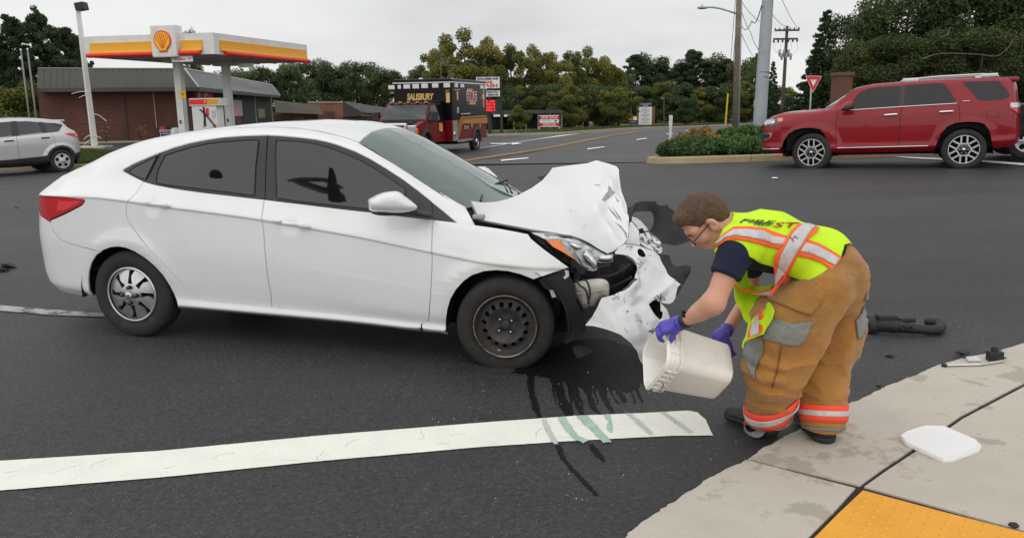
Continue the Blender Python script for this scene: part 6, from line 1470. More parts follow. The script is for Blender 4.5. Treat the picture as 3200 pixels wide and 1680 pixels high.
fbox('notice',FWs,(808,340,828,368),-.1,-.05,mat('yellow_notice',(.25,.22,.12),.6),ww)
fbox('sign_back',FWs,(608,279,625,306),-.5,-.05,mat('dark_red_board',(.13,.012,.02),.6),ww);sb_,R2=fbox('shop_sign',FWs,(621,282,664,306),-.55,-.5,M_WSIGN,ww)
text_obj('sign_text','Soft Cloth',.7,M_RED,sb_,((R2[0]+R2[1])/2,-.58,(R2[2]+R2[3])/2),(1,0,0),(0,0,1),width=(R2[1]-R2[0])*.92,bold=.02)
fbox('wall_lamp',FWs,(741,296,750,306),-.3,0,M_BLACKP,ww)
# planted strip and kerb along the side wall
st=[FLs.world((x,y,0))[:2] for x,y in ((-LL-8,-.25),(-.8,-.25),(-.4,-1.3),(-LL-8,-1.3))];kerbed('wall_bed',[tuple(p) for p in st],.10,.12,seg=2.5)
# ---- farther shops
def front_shop(name,label,y,walls,roofs,mw,mr,extra=()):
    o=thing(name,label,'shop');x0=at_y(walls[0],400,y)[0];fr=basis_frame((x0,y,float(g(x0,y))-.1),(1,0,0));o.matrix_world=fr.M
    r=prect(fr,walls[0],walls[1],walls[2],410,0);MB().box((r[0],0,0),(r[1],8,r[3])).build('wall',mw,o)
    for P,dy in roofs:slab3('roof',[fr.plane(px,py,-dy*k) for (px,py),k in zip(P,(0,0,1,1))],.15,mr,o)
    for e_,m,nm in extra:fbox(nm,fr,e_,-.12,.0,m,o)
    return o
front_shop('brick_shop','long low brick shop with a brown shingle roof beyond the dark bay doors',88,(853,350,995),[([(853,313),(994,328),(1012,358),(862,352)],1.)],M_BRICK,mat('shingle',(.085,.075,.062),.8,var=.15,var_scale=3),
           [((858,362,882,400),M_BAY,'window'),((892,362,914,400),M_BAY,'window'),((950,364,969,400),M_BAY,'window'),((976,364,992,400),M_BAY,'window')])
front_shop('brick_building','plain orange brick building beside the dark gabled roof',96,(962,319,1071),[([(962,318),(1070,318),(1070,321),(962,321)],.1)],M_BRICKO,M_TRIM)
gb=front_shop('gabled_shop','low shop with a dark boarded gable and grey shingle roof left of the ambulance',84,(1070,362,1230),[([(1071,317),(1230,340),(1230,363),(1128,350)],.6)],M_BRICK,mat('grey_shingle',(.10,.10,.098),.8,var=.15,var_scale=3),
           [((1074,364,1112,395),M_BAY,'window'),((1120,364,1160,395),M_BAY,'window'),((1170,364,1215,395),M_BAY,'window')])
fr_=Frame(np.array(gb.matrix_world.translation),(1,0,0),(0,1,0),(0,0,1))
slab3('gable',[fr_.plane(*p,-.7) for p in ((1071,317),(1130,350),(1130,362),(1074,362))],.1,mat('dark_boards',(.055,.048,.042),.8,var=.2,var_scale=4),gb)
# ---- white lamp post with peeling straps
pl=gp(297,462);LPF=basis_frame(pl,(1,0,0));lp=thing('lamp_post','tall white square lamp post with a black floodlight and loose straps on the grass verge','lamp post',pl)
hz_=float(LPF.plane(242,18,0)[2]);tx_=float(LPF.plane(242,18,0)[0])
MB().tube([(0,0,0),(tx_,0,hz_)],[.17,.12],4).build('post',M_WHP,lp);MB().bevbox((-.28,-.28,-.02),(.28,.28,.05),.01).build('base_plate',M_WHP,lp)
MB().bevbox((-.8,-.45,-.1),(.7,.45,.10),.03).build('plinth',M_CONC,lp)
for sx in (-.22,.22):
    for sy in (-.22,.22):MB().tube([(sx,sy,.04),(sx,sy,.16)],.025,6).build('bolt',M_TRIM,lp)
c_=LPF.plane(253,20,0);Mh=Matrix.Translation(Vector(c_))@Matrix.Rotation(-.15,4,'Y');hd=MB().bevbox((-.2,-.25,-.2),(.24,.25,.16),.03);hd.v=[tuple(Mh@Vector(p)) for p in hd.v];hd.build('floodlight',M_BLACKP,lp)
for P in ([(270,287),(250,287),(224,293)],[(270,296),(258,300),(247,306)],[(290,355),(310,361),(333,379)],[(300,424),(275,425),(262,436)],[(302,425),(316,432)],[(288,434),(272,443),(263,452)]):
    MB().tube([LPF.plane(*p,-.15) for p in densify(P,5,False,True)],.018,5).build('loose_strap',M_WHP,lp)
for (a,b),nm in ((((65,158),(93,372)),0),(((86,156),(114,372)),1)):
    q=gp((a[0]+b[0])/2+14,452);fr=basis_frame((at_y(b[0]+8,440,44)[0],44,zg),(1,0,0));o=thing('flagpole','thin bare grey pole standing before the bush left of the brick shop','pole',group='bare poles before the bush',loc=fr.O)
    MB().tube([(0,0,0),tuple(fr.plane(*a,0))],[.06,.04],7).build('shaft',M_TRIM,o,True);t_=fr.plane(*a,0);MB().lathe([(.0001,.10),(.06,.05),(.05,-.02),(.0001,-.03)],8,tuple(t_),'z').build('cap',M_WHP,o,True)

# ================================================================ trees and shrubs
def leafmat(name,c1,c2,c3,scale=.25,trans=.25):
    """foliage: colour varies by clump, by leaf and by tree; some light passes through"""
    m=bpy.data.materials.new(name);m.use_nodes=True;t=m.node_tree;b=t.nodes['Principled BSDF'];N=t.nodes.new;L=t.links.new
    tcx=N('ShaderNodeTexCoord');oi=N('ShaderNodeObjectInfo')
    def nz_(s,d):
        n=N('ShaderNodeTexNoise');n.inputs['Scale'].default_value=s;n.inputs['Detail'].default_value=d;L(tcx.outputs['Object'],n.inputs['Vector']);return n.outputs['Fac']
    r=N('ShaderNodeValToRGB');e_=r.color_ramp.elements;e_[0].position=.34;e_[0].color=(*c1,1);e_[1].position=.68;e_[1].color=(*c3,1);q=e_.new(.5);q.color=(*c2,1)
    a=N('ShaderNodeMath');a.operation='MULTIPLY_ADD';L(nz_(scale*14,2),a.inputs[0]);a.inputs[1].default_value=.45
    s2=N('ShaderNodeMath');s2.operation='MULTIPLY';L(nz_(scale,4),s2.inputs[0]);s2.inputs[1].default_value=.55;L(s2.outputs[0],a.inputs[2])
    o_=N('ShaderNodeMath');o_.operation='MULTIPLY_ADD';L(oi.outputs['Random'],o_.inputs[0]);o_.inputs[1].default_value=.16
    o2=N('ShaderNodeMath');o2.operation='SUBTRACT';L(a.outputs[0],o2.inputs[0]);o2.inputs[1].default_value=.08;L(o2.outputs[0],o_.inputs[2])
    L(o_.outputs[0],r.inputs[0]);L(r.outputs[0],b.inputs['Base Color']);b.inputs['Roughness'].default_value=.65;b.inputs['Specular IOR Level'].default_value=.25
    tr=N('ShaderNodeBsdfTranslucent');L(r.outputs[0],tr.inputs[0]);mi=N('ShaderNodeMixShader');mi.inputs[0].default_value=trans;L(b.outputs[0],mi.inputs[1]);L(tr.outputs[0],mi.inputs[2]);L(mi.outputs[0],t.nodes['Material Output'].inputs[0])
    return m
LM={'decid':leafmat('autumn_leaves',(0.074,0.104,0.025),(0.162,0.174,0.040),(0.311,0.260,0.060)),'pine':leafmat('pine_needles',(0.028,0.049,0.022),(0.049,0.079,0.032),(0.089,0.125,0.049)),
      'wood':leafmat('woodland_leaves',(0.040,0.065,0.028),(0.074,0.109,0.042),(0.149,0.194,0.071)),'right':leafmat('dark_tree_leaves',(0.035,0.049,0.020),(0.065,0.089,0.029),(0.128,0.154,0.049)),
      'bush':leafmat('bush_leaves',(0.062,0.089,0.022),(0.125,0.149,0.032),(0.248,0.224,0.054)),'hedge':leafmat('juniper',(0.038,0.085,0.025),(0.079,0.150,0.043),(0.150,0.230,0.071),1.2),'rust':leafmat('rusty_shrub',(0.116,0.083,0.023),(0.282,0.166,0.042),(0.465,0.249,0.066),1.2)}
M_BARK=mat('bark',(.060,.048,.038),.95,var=.3,var_scale=6,bump=.8,bump_scale=14)
def leaf_cloud(clumps,n,size,flat=.0,droop=0.,seed=0,elong=1.5):
    """n leaf-sized quads spread through ellipsoidal clumps [(c, r)]; denser near the skin"""
    R=np.random.RandomState(seed);w=np.array([np.prod(r)**.66 for _,r in clumps]);w /= w.sum();k=R.choice(len(clumps),n,p=w)
    C=np.array([c for c,_ in clumps])[k];Rr=np.array([r for _,r in clumps])[k]
    d=R.normal(size=(n,3));d /= np.linalg.norm(d,axis=1)[:,None];rad=R.uniform(0,1,n)**.30*(1+R.normal(0,.09,n));P=C+d*Rr*rad[:,None]
    nrm=d*.7+R.normal(size=(n,3))*.8+np.array([0,0,.5]);nrm /= np.linalg.norm(nrm,axis=1)[:,None]
    t=np.cross(nrm,R.normal(size=(n,3)));t /= np.linalg.norm(t,axis=1)[:,None];b=np.cross(nrm,t);t[:,2] -= droop;s=size*R.uniform(.55,1.35,n)[:,None]
    V=np.stack([P-t*s*elong*.5,P-b*s*.42,P+t*s*elong*.5,P+b*s*.42],1).reshape(-1,3)
    F=np.arange(4*n).reshape(-1,4);return V,F
def qmesh(name,V,F,m):
    me=bpy.data.meshes.new(name);me.vertices.add(len(V));me.vertices.foreach_set('co',np.asarray(V,np.float32).ravel());me.loops.add(F.size);me.loops.foreach_set('vertex_index',F.ravel().astype(np.int32))
    me.polygons.add(len(F));me.polygons.foreach_set('loop_start',(np.arange(len(F))*4).astype(np.int32));me.polygons.foreach_set('loop_total',np.full(len(F),4,np.int32));me.materials.append(m);me.update();me.validate();return me
def proto(kind,seed,nleaf,leaf,mkey):
    """unit-height tree: (trunk mesh, crown mesh); height 10 m nominal"""
    R=np.random.RandomState(seed);b=MB();cl=[];H_=10.
    if kind == 'decid':
        b.tube([(0,0,0),(.1,0,1.5),(.05,.05,3.2),(0,.1,5.5),(.1,0,8.2)],[.24,.19,.16,.10,.03],8)
        for i in range(30):
            z=R.uniform(2.0,9.0);a=i*2.4+R.uniform(-.3,.3);env=3.3*math.sin(math.pi*min(1,(z-1.0)/9.4))**.65;r=env*R.uniform(.35,.92)
            c=np.array([r*math.cos(a),r*math.sin(a),z+R.uniform(-.2,.5)]);s=R.uniform(.75,1.35)*(1.1-.05*z);cl.append((c,np.array([s,s,s*.85])))
            if i % 2 == 0:b.tube([(0,0,max(1.5,z-1.6)),tuple(c*np.array([.55,.55,1])-np.array([0,0,.5])),tuple(c)],[.07,.045,.015],5)
        cl.append((np.array([.1,0,9.2]),np.array([.8,.8,.8])))
        for i in range(14):a=R.uniform(0,6.28);cl.append((np.array([3.2*math.cos(a)*R.uniform(.8,1),3.2*math.sin(a)*R.uniform(.8,1),R.uniform(3,8)]),np.full(3,R.uniform(.3,.6))))
    elif kind == 'wood':
        b.tube([(0,0,0),(0,.1,3),(.1,0,6),(0,0,9)],[.22,.17,.1,.03],7)
        for i in range(34):
            z=R.uniform(.9,9.2);a=i*2.4;env=3.0*(1-((z-4.2)/6.4)**2)**.5;r=env*R.uniform(.3,.95);s=R.uniform(.8,1.4);cl.append((np.array([r*math.cos(a),r*math.sin(a),z]),np.array([s,s,s*.9])))
            if i % 3 == 0:b.tube([(0,0,max(.6,z-1.2)),(r*math.cos(a),r*math.sin(a),z)],[.06,.015],5)
    elif kind == 'pine':
        b.tube([(0,0,0),(.1,.1,4),(0,.15,8),(.1,.1,9.8)],[.22,.17,.09,.03],7)
        for i in range(44):
            i=i*25/43.;z=2.6+7.2*(i/25)**.9;a=i*4.13+R.uniform(-.4,.4);L_=(1.05-(i/25)**1.6)*R.uniform(2.0,3.3)+.35;c=np.array([L_*math.cos(a),L_*math.sin(a),z+.25*L_+R.uniform(-.3,.3)])
            b.tube([(0,0,z-.2),tuple(c*np.array([.6,.6,1])-np.array([0,0,.15])),tuple(c)],[.06,.04,.012],5)
            for q in (.55,.8,1.0):cl.append((c*np.array([q,q,1])+R.normal(0,.16,3),np.array([.50,.50,.30])*R.uniform(.6,1.3)))
        cl.append((np.array([.1,.1,9.7]),np.array([.45,.45,.5])))
    elif kind == 'spruce':
        b.tube([(0,0,0),(0,0,9.8)],[.2,.02],7)
        for i in range(60):
            z=.5+9.2*i/59;a=i*2.4;L_=2.6*(1-(z/10.2)**1.25)*R.uniform(.75,1.1)+.1
            for q in (.45,.8,1.0):cl.append((np.array([L_*q*math.cos(a),L_*q*math.sin(a),z-.12*L_*q]),np.array([.42,.42,.26])*(1.15-z/14)))
    elif kind == 'bush':
        for i in range(5):a=i*1.3;b.tube([(.2*math.cos(a),.2*math.sin(a),0),(1.2*math.cos(a),1.2*math.sin(a),4),(2.0*math.cos(a),2.0*math.sin(a),7.5)],[.09,.06,.015],5)
        for i in range(30):
            z=R.uniform(.8,8.6);a=i*2.4;env=4.2*math.sin(math.pi*min(1,(z+1.2)/10.8))**.6;r=env*R.uniform(.2,.9);s=R.uniform(1.0,1.6);cl.append((np.array([r*math.cos(a),r*math.sin(a),z]),np.array([s,s,s])))
    V,F=leaf_cloud(cl,nleaf,leaf,seed=seed,droop=.2 if kind in ('spruce',) else 0.,elong=2.1 if kind in ('pine','spruce') else 1.4)
    ob=b.build('trunk',M_BARK,None,True);tm=ob.data;bpy.data.objects.remove(ob)
    return tm,qmesh('crown',V,F,LM[mkey])
PROTO={'decid':[proto('decid',s,24000,.16,'decid') for s in (1,2,3)],'wood':[proto('wood',s,17000,.19,'wood') for s in (4,5)],'pine':[proto('pine',s,22000,.13,'pine') for s in (6,7,8)],
         'right':[proto('wood',s,26000,.15,'right') for s in (9,10)],'spruce':[proto('spruce',11,14000,.16,'pine')],'bush':[proto('bush',12,9000,.30,'bush')]}
def plant(name,label,cat,kind,px,top,y,wide,group=None,i=0,base=None,sq=1.):
    """a tree standing on the ground at distance y under pixel column px, its top at pixel row top; wide = crown width in pixels"""
    t=at_y(px,top,y);z0=float(g(t[0],y)) if base is None else base;h=t[2]-z0;tm,cm=PROTO[kind][i % len(PROTO[kind])]
    sx=wide/FPX*y*1.0/(7.2 if kind not in ('bush','spruce') else 8.6 if kind == 'bush' else 5.4)
    o=thing(name,label,cat,(t[0],y,z0-.05),RNG.uniform(0,6.28),group)
    for nm,me in (('trunk',tm),('crown',cm)):
        c=bpy.data.objects.new(nm,me);COL.objects.link(c);c.parent=o;c.scale=(sx,sx*sq,h/10.)
    return o
# pines and shrubs left of and behind the shop
for k,(px,top,y,w) in enumerate([(-70,70,64,190),(30,62,60,170),(112,44,62,200),(196,100,66,170),(236,118,72,130),(-20,150,70,200),(150,165,74,180)]):
    plant('pine_tree',('tall dark pine tree behind the brick shop','ragged dark pine standing between the shop roof and the white lamp post','broad pine rising above the bush beside the shop')[(k == 3 or k == 4)+2*(k in (1,5))],'tree','pine',px,top,y,w,'pines behind the brick shop',k)
for k,(px,top,y,w) in enumerate([(40,262,47,190),(110,245,49,150),(168,300,47.5,100),(-60,250,47,200)]):
    plant('bush','loose yellow green bush against the left end of the brick shop','bush','bush',px,top,y,w,'bushes at the end of the shop',k)
plant('round_tree','small round tree top showing over the canopy sign box','tree','wood',596,93,110,66,None,0)
# wood behind the shops
L_=[(690,222,104,150),(760,215,108,140),(835,208,110,150),(905,196,112,130),(975,186,118,130),(1040,196,116,120),(1112,190,122,140),(1175,212,118,110),(1240,218,124,110),(1300,210,120,100),(330,235,100,150),(450,215,104,160),(560,225,104,150),(640,232,100,130)]
for k,(px,top,y,w) in enumerate(L_):
    plant('woodland_tree','mid green tree in the wood behind the shops' if k<7 else 'dark green tree of the wood between the ambulance and the shops' if k<10 else 'dark green tree behind the filling station canopy','tree','wood',px,top,y,w*1.25,'wood behind the shops',k)
# autumn-tinged trees behind the car wash
L_=[(1388,125,112,150),(1452,84,108,190),(1522,112,112,130),(1595,136,110,150),(1660,135,114,130),(1725,160,112,150),(1782,158,116,130),(1838,142,118,130),(1888,172,120,120),(1918,205,124,90),(1350,190,116,110)]
for k,(px,top,y,w) in enumerate(L_):
    plant('autumn_tree',('tall yellow green tree above the black ambulance box','brownish green tree behind the car wash sign','brownish green tree behind the for sale board')[0 if k<3 or k == 10 else 1 if k<5 else 2],'tree','decid',px,top,y,w*1.2,'trees behind the car wash',k)
# far pines along the street
L_=[(1985,180,196,95),(2030,168,200,120),(2075,205,204,80),(2125,190,200,110),(2170,164,196,130),(2225,170,200,120),(2270,192,196,90),(2325,184,190,100),(2362,180,194,80),(1950,225,190,90)]
for k,(px,top,y,w) in enumerate(L_):
    plant('pine_tree','rounded dark pine at the far end of the street' if k != 4 and k != 5 else 'tallest round-topped dark pine at the far end of the street','tree','wood' if k % 2 else 'pine',px,top,y,w*1.35,'pines at the end of the street',k)
# dark undergrowth closing the wood, one row of low trees
L_=[(px,268+8*math.sin(px*.13),98+12*math.sin(px*.031),95) for px in range(1310,1960,52)]+[(px,262+10*math.sin(px*.11),180,80) for px in range(1960,2470,46)]
for k,(px,top,y,w) in enumerate(L_):
    if y<150:y=104+6*math.sin(px*.031)
    plant('understorey_tree','low dark tree in the undergrowth behind the car wash' if y<150 else 'low dark tree at the bend of the far street','tree','wood' if k % 3 else 'decid',px,top,y,w*1.5,'undergrowth behind the car wash' if y<150 else 'undergrowth at the end of the street',k)
plant('bare_tree','thin small tree standing beside the parked pickup truck','tree','decid',1622,325,80,80,None,1)
plant('small_tree','small dark round tree beside the directory sign across the street','tree','wood',1895,285,140,110,None,1);plant('small_tree','small dark spreading tree in front of the far street lamp','tree','wood',2150,305,150,90,None,0)
# right-hand trees
plant('cypress','feathery dark conifer between the steel pole and the utility pole','tree','spruce',2418,186,84,70,None)
L_=[(2585,22,62,150,'spruce'),(2560,110,60,130,'spruce'),(2660,30,64,190,'right'),(2745,-10,58,250,'right'),(2850,-60,60,300,'right'),(2960,-80,56,300,'right'),(3080,-90,60,330,'right'),(3200,-110,56,320,'right'),(3320,-90,58,320,'right'),(2700,120,52,200,'right'),(2820,100,50,230,'right'),(2950,90,50,240,'right'),(3080,80,49,260,'right'),(3200,90,50,260,'right')]
for k,(px,top,y,w,kd) in enumerate(L_):
    plant('conifer' if kd == 'spruce' else 'evergreen_tree','feathery conifer beside the yield sign' if kd == 'spruce' else 'tall dark evergreen towering behind the red vehicle' if k<9 else 'lower dark evergreen close behind the red vehicle','tree',kd,px,top,y,w*1.15,'conifers by the yield sign' if kd == 'spruce' else 'evergreens behind the red vehicle',k)
for k,(px,top,y,w) in enumerate([(2475,300,70,90),(2515,285,66,80),(2560,262,58,100),(2620,300,50,110),(2450,335,74,70),(2700,270,46,140),(2900,260,46,160),(3100,250,46,160)]):
    plant('young_conifer','low bushy conifer under the utility pole' if k<5 else 'low bushy conifer hidden behind the red vehicle','tree','spruce',px,top,y,w,'low conifers on the right',0)
# bare branches in the right-hand crown
br=thing('dead_branch','pale bare dead branch crossing the dark evergreen crown','branch',at_y(2900,180,46.5))
for P in ([(2880,185),(2940,168),(3050,170),(3110,176),(3140,160),(3165,130)],[(2935,118),(2960,108),(2970,85)]):
    o=MB().tube([at_y(*p,46.5) for p in densify(P,10,False,True)],.022,5).build('limb',mat('dead_wood',(.17,.15,.12),.9),None,True);o.parent=br;o.matrix_parent_inverse=Matrix.Translation(-br.location)
# ---- island planting
def shrub(name,label,loc,r,h,n,leaf,mkey,seed,group=None,spiky=0.):
    o=thing(name,label,'shrub',loc,0,group);R=np.random.RandomState(seed);cl=[]
    for i in range(26):
        a=i*2.4;q=math.sqrt(i/26.)*.92;cl.append((np.array([r[0]*q*math.cos(a),r[1]*q*math.sin(a),h*(1-q*q*.55)*R.uniform(.35,.75)]),np.array([r[0]*.26,r[1]*.26,h*.32])))
    V,F=leaf_cloud(cl,n,leaf,seed=seed,elong=2.2+spiky);V[:,2]=np.maximum(V[:,2],0.01)
    c=bpy.data.objects.new('foliage',qmesh('foliage',V,F,LM[mkey]));COL.objects.link(c);c.parent=o
    st_=MB()
    for i in range(6):a=i*1.05;st_.tube([(0,0,0),(r[0]*.4*math.cos(a),r[1]*.4*math.sin(a),h*.6)],[.02,.008],5)
    st_.build('stem',M_BARK,o);return o
zi=lambda x,y:float(g(x,y))+.14
for k,(x,y,rx,ry,h) in enumerate([(4.55,20.7,.75,.62,.50),(5.4,20.45,.8,.65,.55),(6.3,20.35,.85,.65,.52),(7.2,20.35,.8,.65,.50),(5.1,21.6,.9,.7,.52),(6.2,21.6,.95,.8,.55)]):
    shrub('juniper_shrub','low spreading green juniper inside the tan kerb of the traffic island',(x,y,zi(x,y)),(rx,ry),h*.9,6500,.055,'hedge',20+k,'junipers on the traffic island')
shrub('rusty_shrub','rust orange low shrub behind the green junipers',(5.35,22.7,zi(5.35,22.7)),(.95,.6),.66,3000,.08,'rust',31)
shrub('leafy_shrub','taller leafy shrub in front of the thick steel pole',(7.15,23.6,zi(7.15,23.6)),(.85,.7),.72,6500,.085,'hedge',33,None,.8);shrub('leafy_shrub','upright leafy shrub right beside the thick steel pole',(8.2,23.4,zi(8.2,23.4)),(.6,.6),.8,5200,.085,'hedge',34,None,.8)
shrub('leafy_shrub','leafy shrub at the foot of the wooden pole',(7.6,26.5,zi(7.6,26.5)),(.9,.9),.65,5200,.085,'hedge',35,None,.8)
for k,(px,py) in enumerate([(2075,482),(2120,484),(2250,486),(2330,484)]):pass
# dry stems against the shop wall
for k,(px,top,w) in enumerate([(332,395,26),(446,405,22)]):
    p=onscreen(px,445,44.3);o=thing('dry_stalk','dry twiggy weed growing against the brick wall' if k else 'leaning dry twig bush beside the white lamp post','weed',(p[0],p[1],p[2]+.1));R=np.random.RandomState(k);b=MB()
    for i in range(9):a=R.uniform(-.9,.9);L1=R.uniform(.5,1.05);b.tube([(0,0,0),(L1*.4*math.sin(a),0,L1*.6),(L1*.8*math.sin(a),.1,L1*1.0)],[.012,.009,.004],4)
    b.build('twigs',mat('dry_twig',(.07,.04,.028),.9),o);V,F=leaf_cloud([(np.array([0,0,.6]),np.array([.35,.2,.4]))],60,.07,seed=k);c=bpy.data.objects.new('dead_leaves',qmesh('dl',V,F,LM['rust']));COL.objects.link(c);c.parent=o
# ---- grass blades on the near verges
def grass(name,label,poly,n,h,off,seed):
    R=np.random.RandomState(seed);poly=np.array(poly);lo,hi=poly.min(0),poly.max(0);P=R.uniform(lo,hi,(n*3,2));P=P[inpoly(poly,P)][:n];n=len(P);z=g(P[:,0],P[:,1])+off
    a=R.uniform(0,6.28,n);w=.012+.0*a;hh=h*R.uniform(.5,1.3,n);d=np.c_[np.cos(a),np.sin(a),0*a];ln=R.normal(0,.35,(n,2))*hh[:,None];B=np.c_[P,z]
    w=w[:,None];V=np.stack([B-d*w,B+d*w,B+d*w*.5+np.c_[ln,hh],B-d*w*.5+np.c_[ln,hh]],1).reshape(-1,3)
    o=bpy.data.objects.new(name,qmesh(name,V,np.arange(4*n).reshape(-1,4),M_BLADE));COL.objects.link(o);return tag(o,label,'grass',kind='stuff')
M_BLADE=leafmat('grass_blades',(.035,.055,.012),(.06,.085,.02),(.11,.12,.04),.5)
grass('grass','short rough grass on the verge in front of the filling station',[(-24,25.7),(-14,25.8),(-11.3,26.4),(-10.5,27.5),(-11.3,29.3),(-15.5,33.2),(-22,38.5),(-26,40)],60000,.07,.12,1)
fv=[onroad(s,-4.7) for s in (24,50,90,150)]+[onroad(s,-12) for s in (150,90,50,24)]
grass('grass','grass along the verge under the for sale board',fv,30000,.16,.14,2)

# ================================================================ other vehicles
class Car:
    def __init__(s,root,fr,body):s.o,s.f,s.b=root,fr,body
    def p(s,name,pts,m,off=0.,thick=.01,both=True,shrink=.0,res=(.05,.25),parent=None,step=5.):
        r=s.b.panel(name,s.b.uvpoly(s.f,pts,step),m,s.o,off,thick,both=both,shrink=shrink,res=res)
        if parent is not None:
            for q in r:q.parent=parent
        return r
    def uv(s,name,uv,m,off=0.,thick=.01,both=True,res=(.05,.25)):return s.b.panel(name,uv,m,s.o,off,thick,both=both,res=res)
    def line(s,pts,w,m,off=.001,name='door_gap',both=True,closed=False):
        uv=[s.b.uvof(s.f,*p) for p in densify(pts,5.,closed=closed)];P=s.b.at(uv)+s.b.at(uv,s.b.N)*off
        for sg in ((1,-1) if both else (1,)):MB().tube([p*np.array([1,sg,1]) for p in P],w/2,5).build(name,m,s.o,True)
    def wide(s,name,uv,m,off=0.,res=(.06,.2)):
        B=s.b;V2,T=cdt(uv,(),res);P=B.at(V2);N=B.at(V2,B.N);N /= np.linalg.norm(N,axis=1)[:,None]+1e-9;P=P+N*off
        t=np.array(T);fn=np.cross(P[t[:,1]]-P[t[:,0]],P[t[:,2]]-P[t[:,0]]);T=[tuple(f) if (fn[k]*N[f[0]]).sum()>0 else tuple(f[::-1]) for k,f in enumerate(T)]
        n0=len(P);P2=np.r_[P,P*np.array([1,-1,1])];N2=np.r_[N,N*np.array([1,-1,1])];mid=[i for i in range(n0) if V2[i,1]>B.nl-1-1e-4];rm={n0+i:i for i in mid}
        for i in mid:N2[i,1]=0
        T2=T+[tuple(rm.get(n0+i,n0+i) for i in f[::-1]) for f in T];o=mesh(name,P2,T2,m,s.o,True,normals=N2);return o
def car_wheel(parent,x,y,z,R,r,w,side,steer,face):
    e_=bpy.data.objects.new('wheel',None);COL.objects.link(e_);e_.parent=parent;e_.location=(x,y,z);e_.rotation_euler=(0,0,steer+(math.pi if side>0 else 0))
    tm=tyre_mesh(R,r,w,40);tm.v=[(a,b+w*.42,c) for a,b,c in tm.v];tm.build('tyre',M_TYRE,e_,True,sharp=40);face(e_,r,w);return e_
def face_twin(e_,r,w):
    """six twin-bar spokes, machined, over a black wheel"""
    MB().lathe([(r*1.01,-.01),(r*.97,.0),(r*.94,.03),(r*.9,.10),(.0001,.10)],36).build('barrel',mat('gloss_black',(.012,.012,.013),.3),e_,True);MB().lathe([(r*1.02,-.004),(r*1.0,-.014),(r*.955,-.010),(r*.95,.0)],36).build('rim_lip',mat('machined',(.62,.62,.62),.3,1.),e_,True)
    for k in range(6):
        a=math.pi/3*k+math.pi/6;Mr=Matrix.Rotation(a,4,'Y');q=MB()
        for sgn_ in (-1,1):q.box((r*.36,-.006,sgn_*.052-.015),(r*.965,.02,sgn_*.052+.015),Mr)
        q.box((r*.36,-.006,-.04),(r*.46,.02,.04),Mr);q.build('spoke',MATS['machined'],e_)
    MB().lathe([(r*.40,.0),(r*.38,-.006),(.0001,-.006)],24).build('hub',MATS['gloss_black'],e_,True)
    for k in range(6):a=math.pi/3*k;MB().lathe([(.012,0),(.012,-.016),(.0001,-.018)],8,(r*.27*math.cos(a),0,r*.27*math.sin(a))).build('lug_nut',M_NUT,e_,True)
    MB().lathe([(.036,-.004),(.034,-.018),(.0001,-.020)],16).build('centre_cap',MATS['machined'],e_,True)
def face_five(e_,r,w):
    hol=[[((.64*r+.24*r*math.cos(t))*math.cos(a)-.23*r*math.sin(t)*math.sin(a),(.64*r+.24*r*math.cos(t))*math.sin(a)+.23*r*math.sin(t)*math.cos(a)) for t in np.linspace(0,2*math.pi,12,endpoint=False)] for a in [2*math.pi*k/5+math.pi/2 for k in range(5)]]
    V,F=disc_holes(r*1.0,hol,0,.02,40,lambda q:.012-.02*np.exp(-(q/(r*.4))**2));mesh('wheel_cover',V,F,mat('cover_silver',(.62,.62,.62),.35,.7),e_,True).data.set_sharp_from_angle(angle=.8)
    MB().lathe([(r*.95,.05),(.0001,.05)],30).build('wheel_back',M_DARK,e_);MB().lathe([(.03,-.012),(.028,-.02),(.0001,-.022)],14).build('centre_cap',MATS['cover_silver'],e_,True)
    for k in range(5):a=2*math.pi*k/5-math.pi/2;MB().lathe([(.012,0),(.012,-.014),(.0001,-.016)],8,(.06*math.cos(a),0,.06*math.sin(a))).build('lug_nut',M_NUT,e_,True)
def veh_frame(pf,pr,half,hub):
    X=(pr-pf)/np.linalg.norm(pr-pf);up=np.array([0,0,1.])-X[2]*X;up /= np.linalg.norm(up);ly=np.cross(up,X);return Frame(pf+ly*half-up*hub,X,ly,up),float(np.linalg.norm(pr-pf))
def arch_post(arches,amp=.02,zmax=1.1):
    def f(X,Y,Z):
        for ax_,az_,ar_ in arches:
            r=np.hypot(X-ax_,Z-az_);Y=Y+np.where(Z<zmax,amp*sst(ar_+.16,ar_+.07,r)*(r>ar_-.15),0)
        return X,Y,Z
    return f
def wells(car,arches,y0,y1,R=.42):
    ub=MB()
    for ax_,az_,ar_ in arches:
        for sg in (-1,1):
            v=[]
            for k in range(15):
                w=math.pi*k/14
                for yy in (y0*sg,y1*sg):v.append((ax_+(ar_+.03)*math.cos(w),yy,az_-.1+(ar_+.06)*math.sin(w)))
            c0=len(v);v.append((ax_,y0*sg,az_-.1));ub.add(v,[(2*k,2*k+1,2*k+3,2*k+2) for k in range(14)]+[(c0,2*k,2*k+2) for k in range(14)])
    return ub
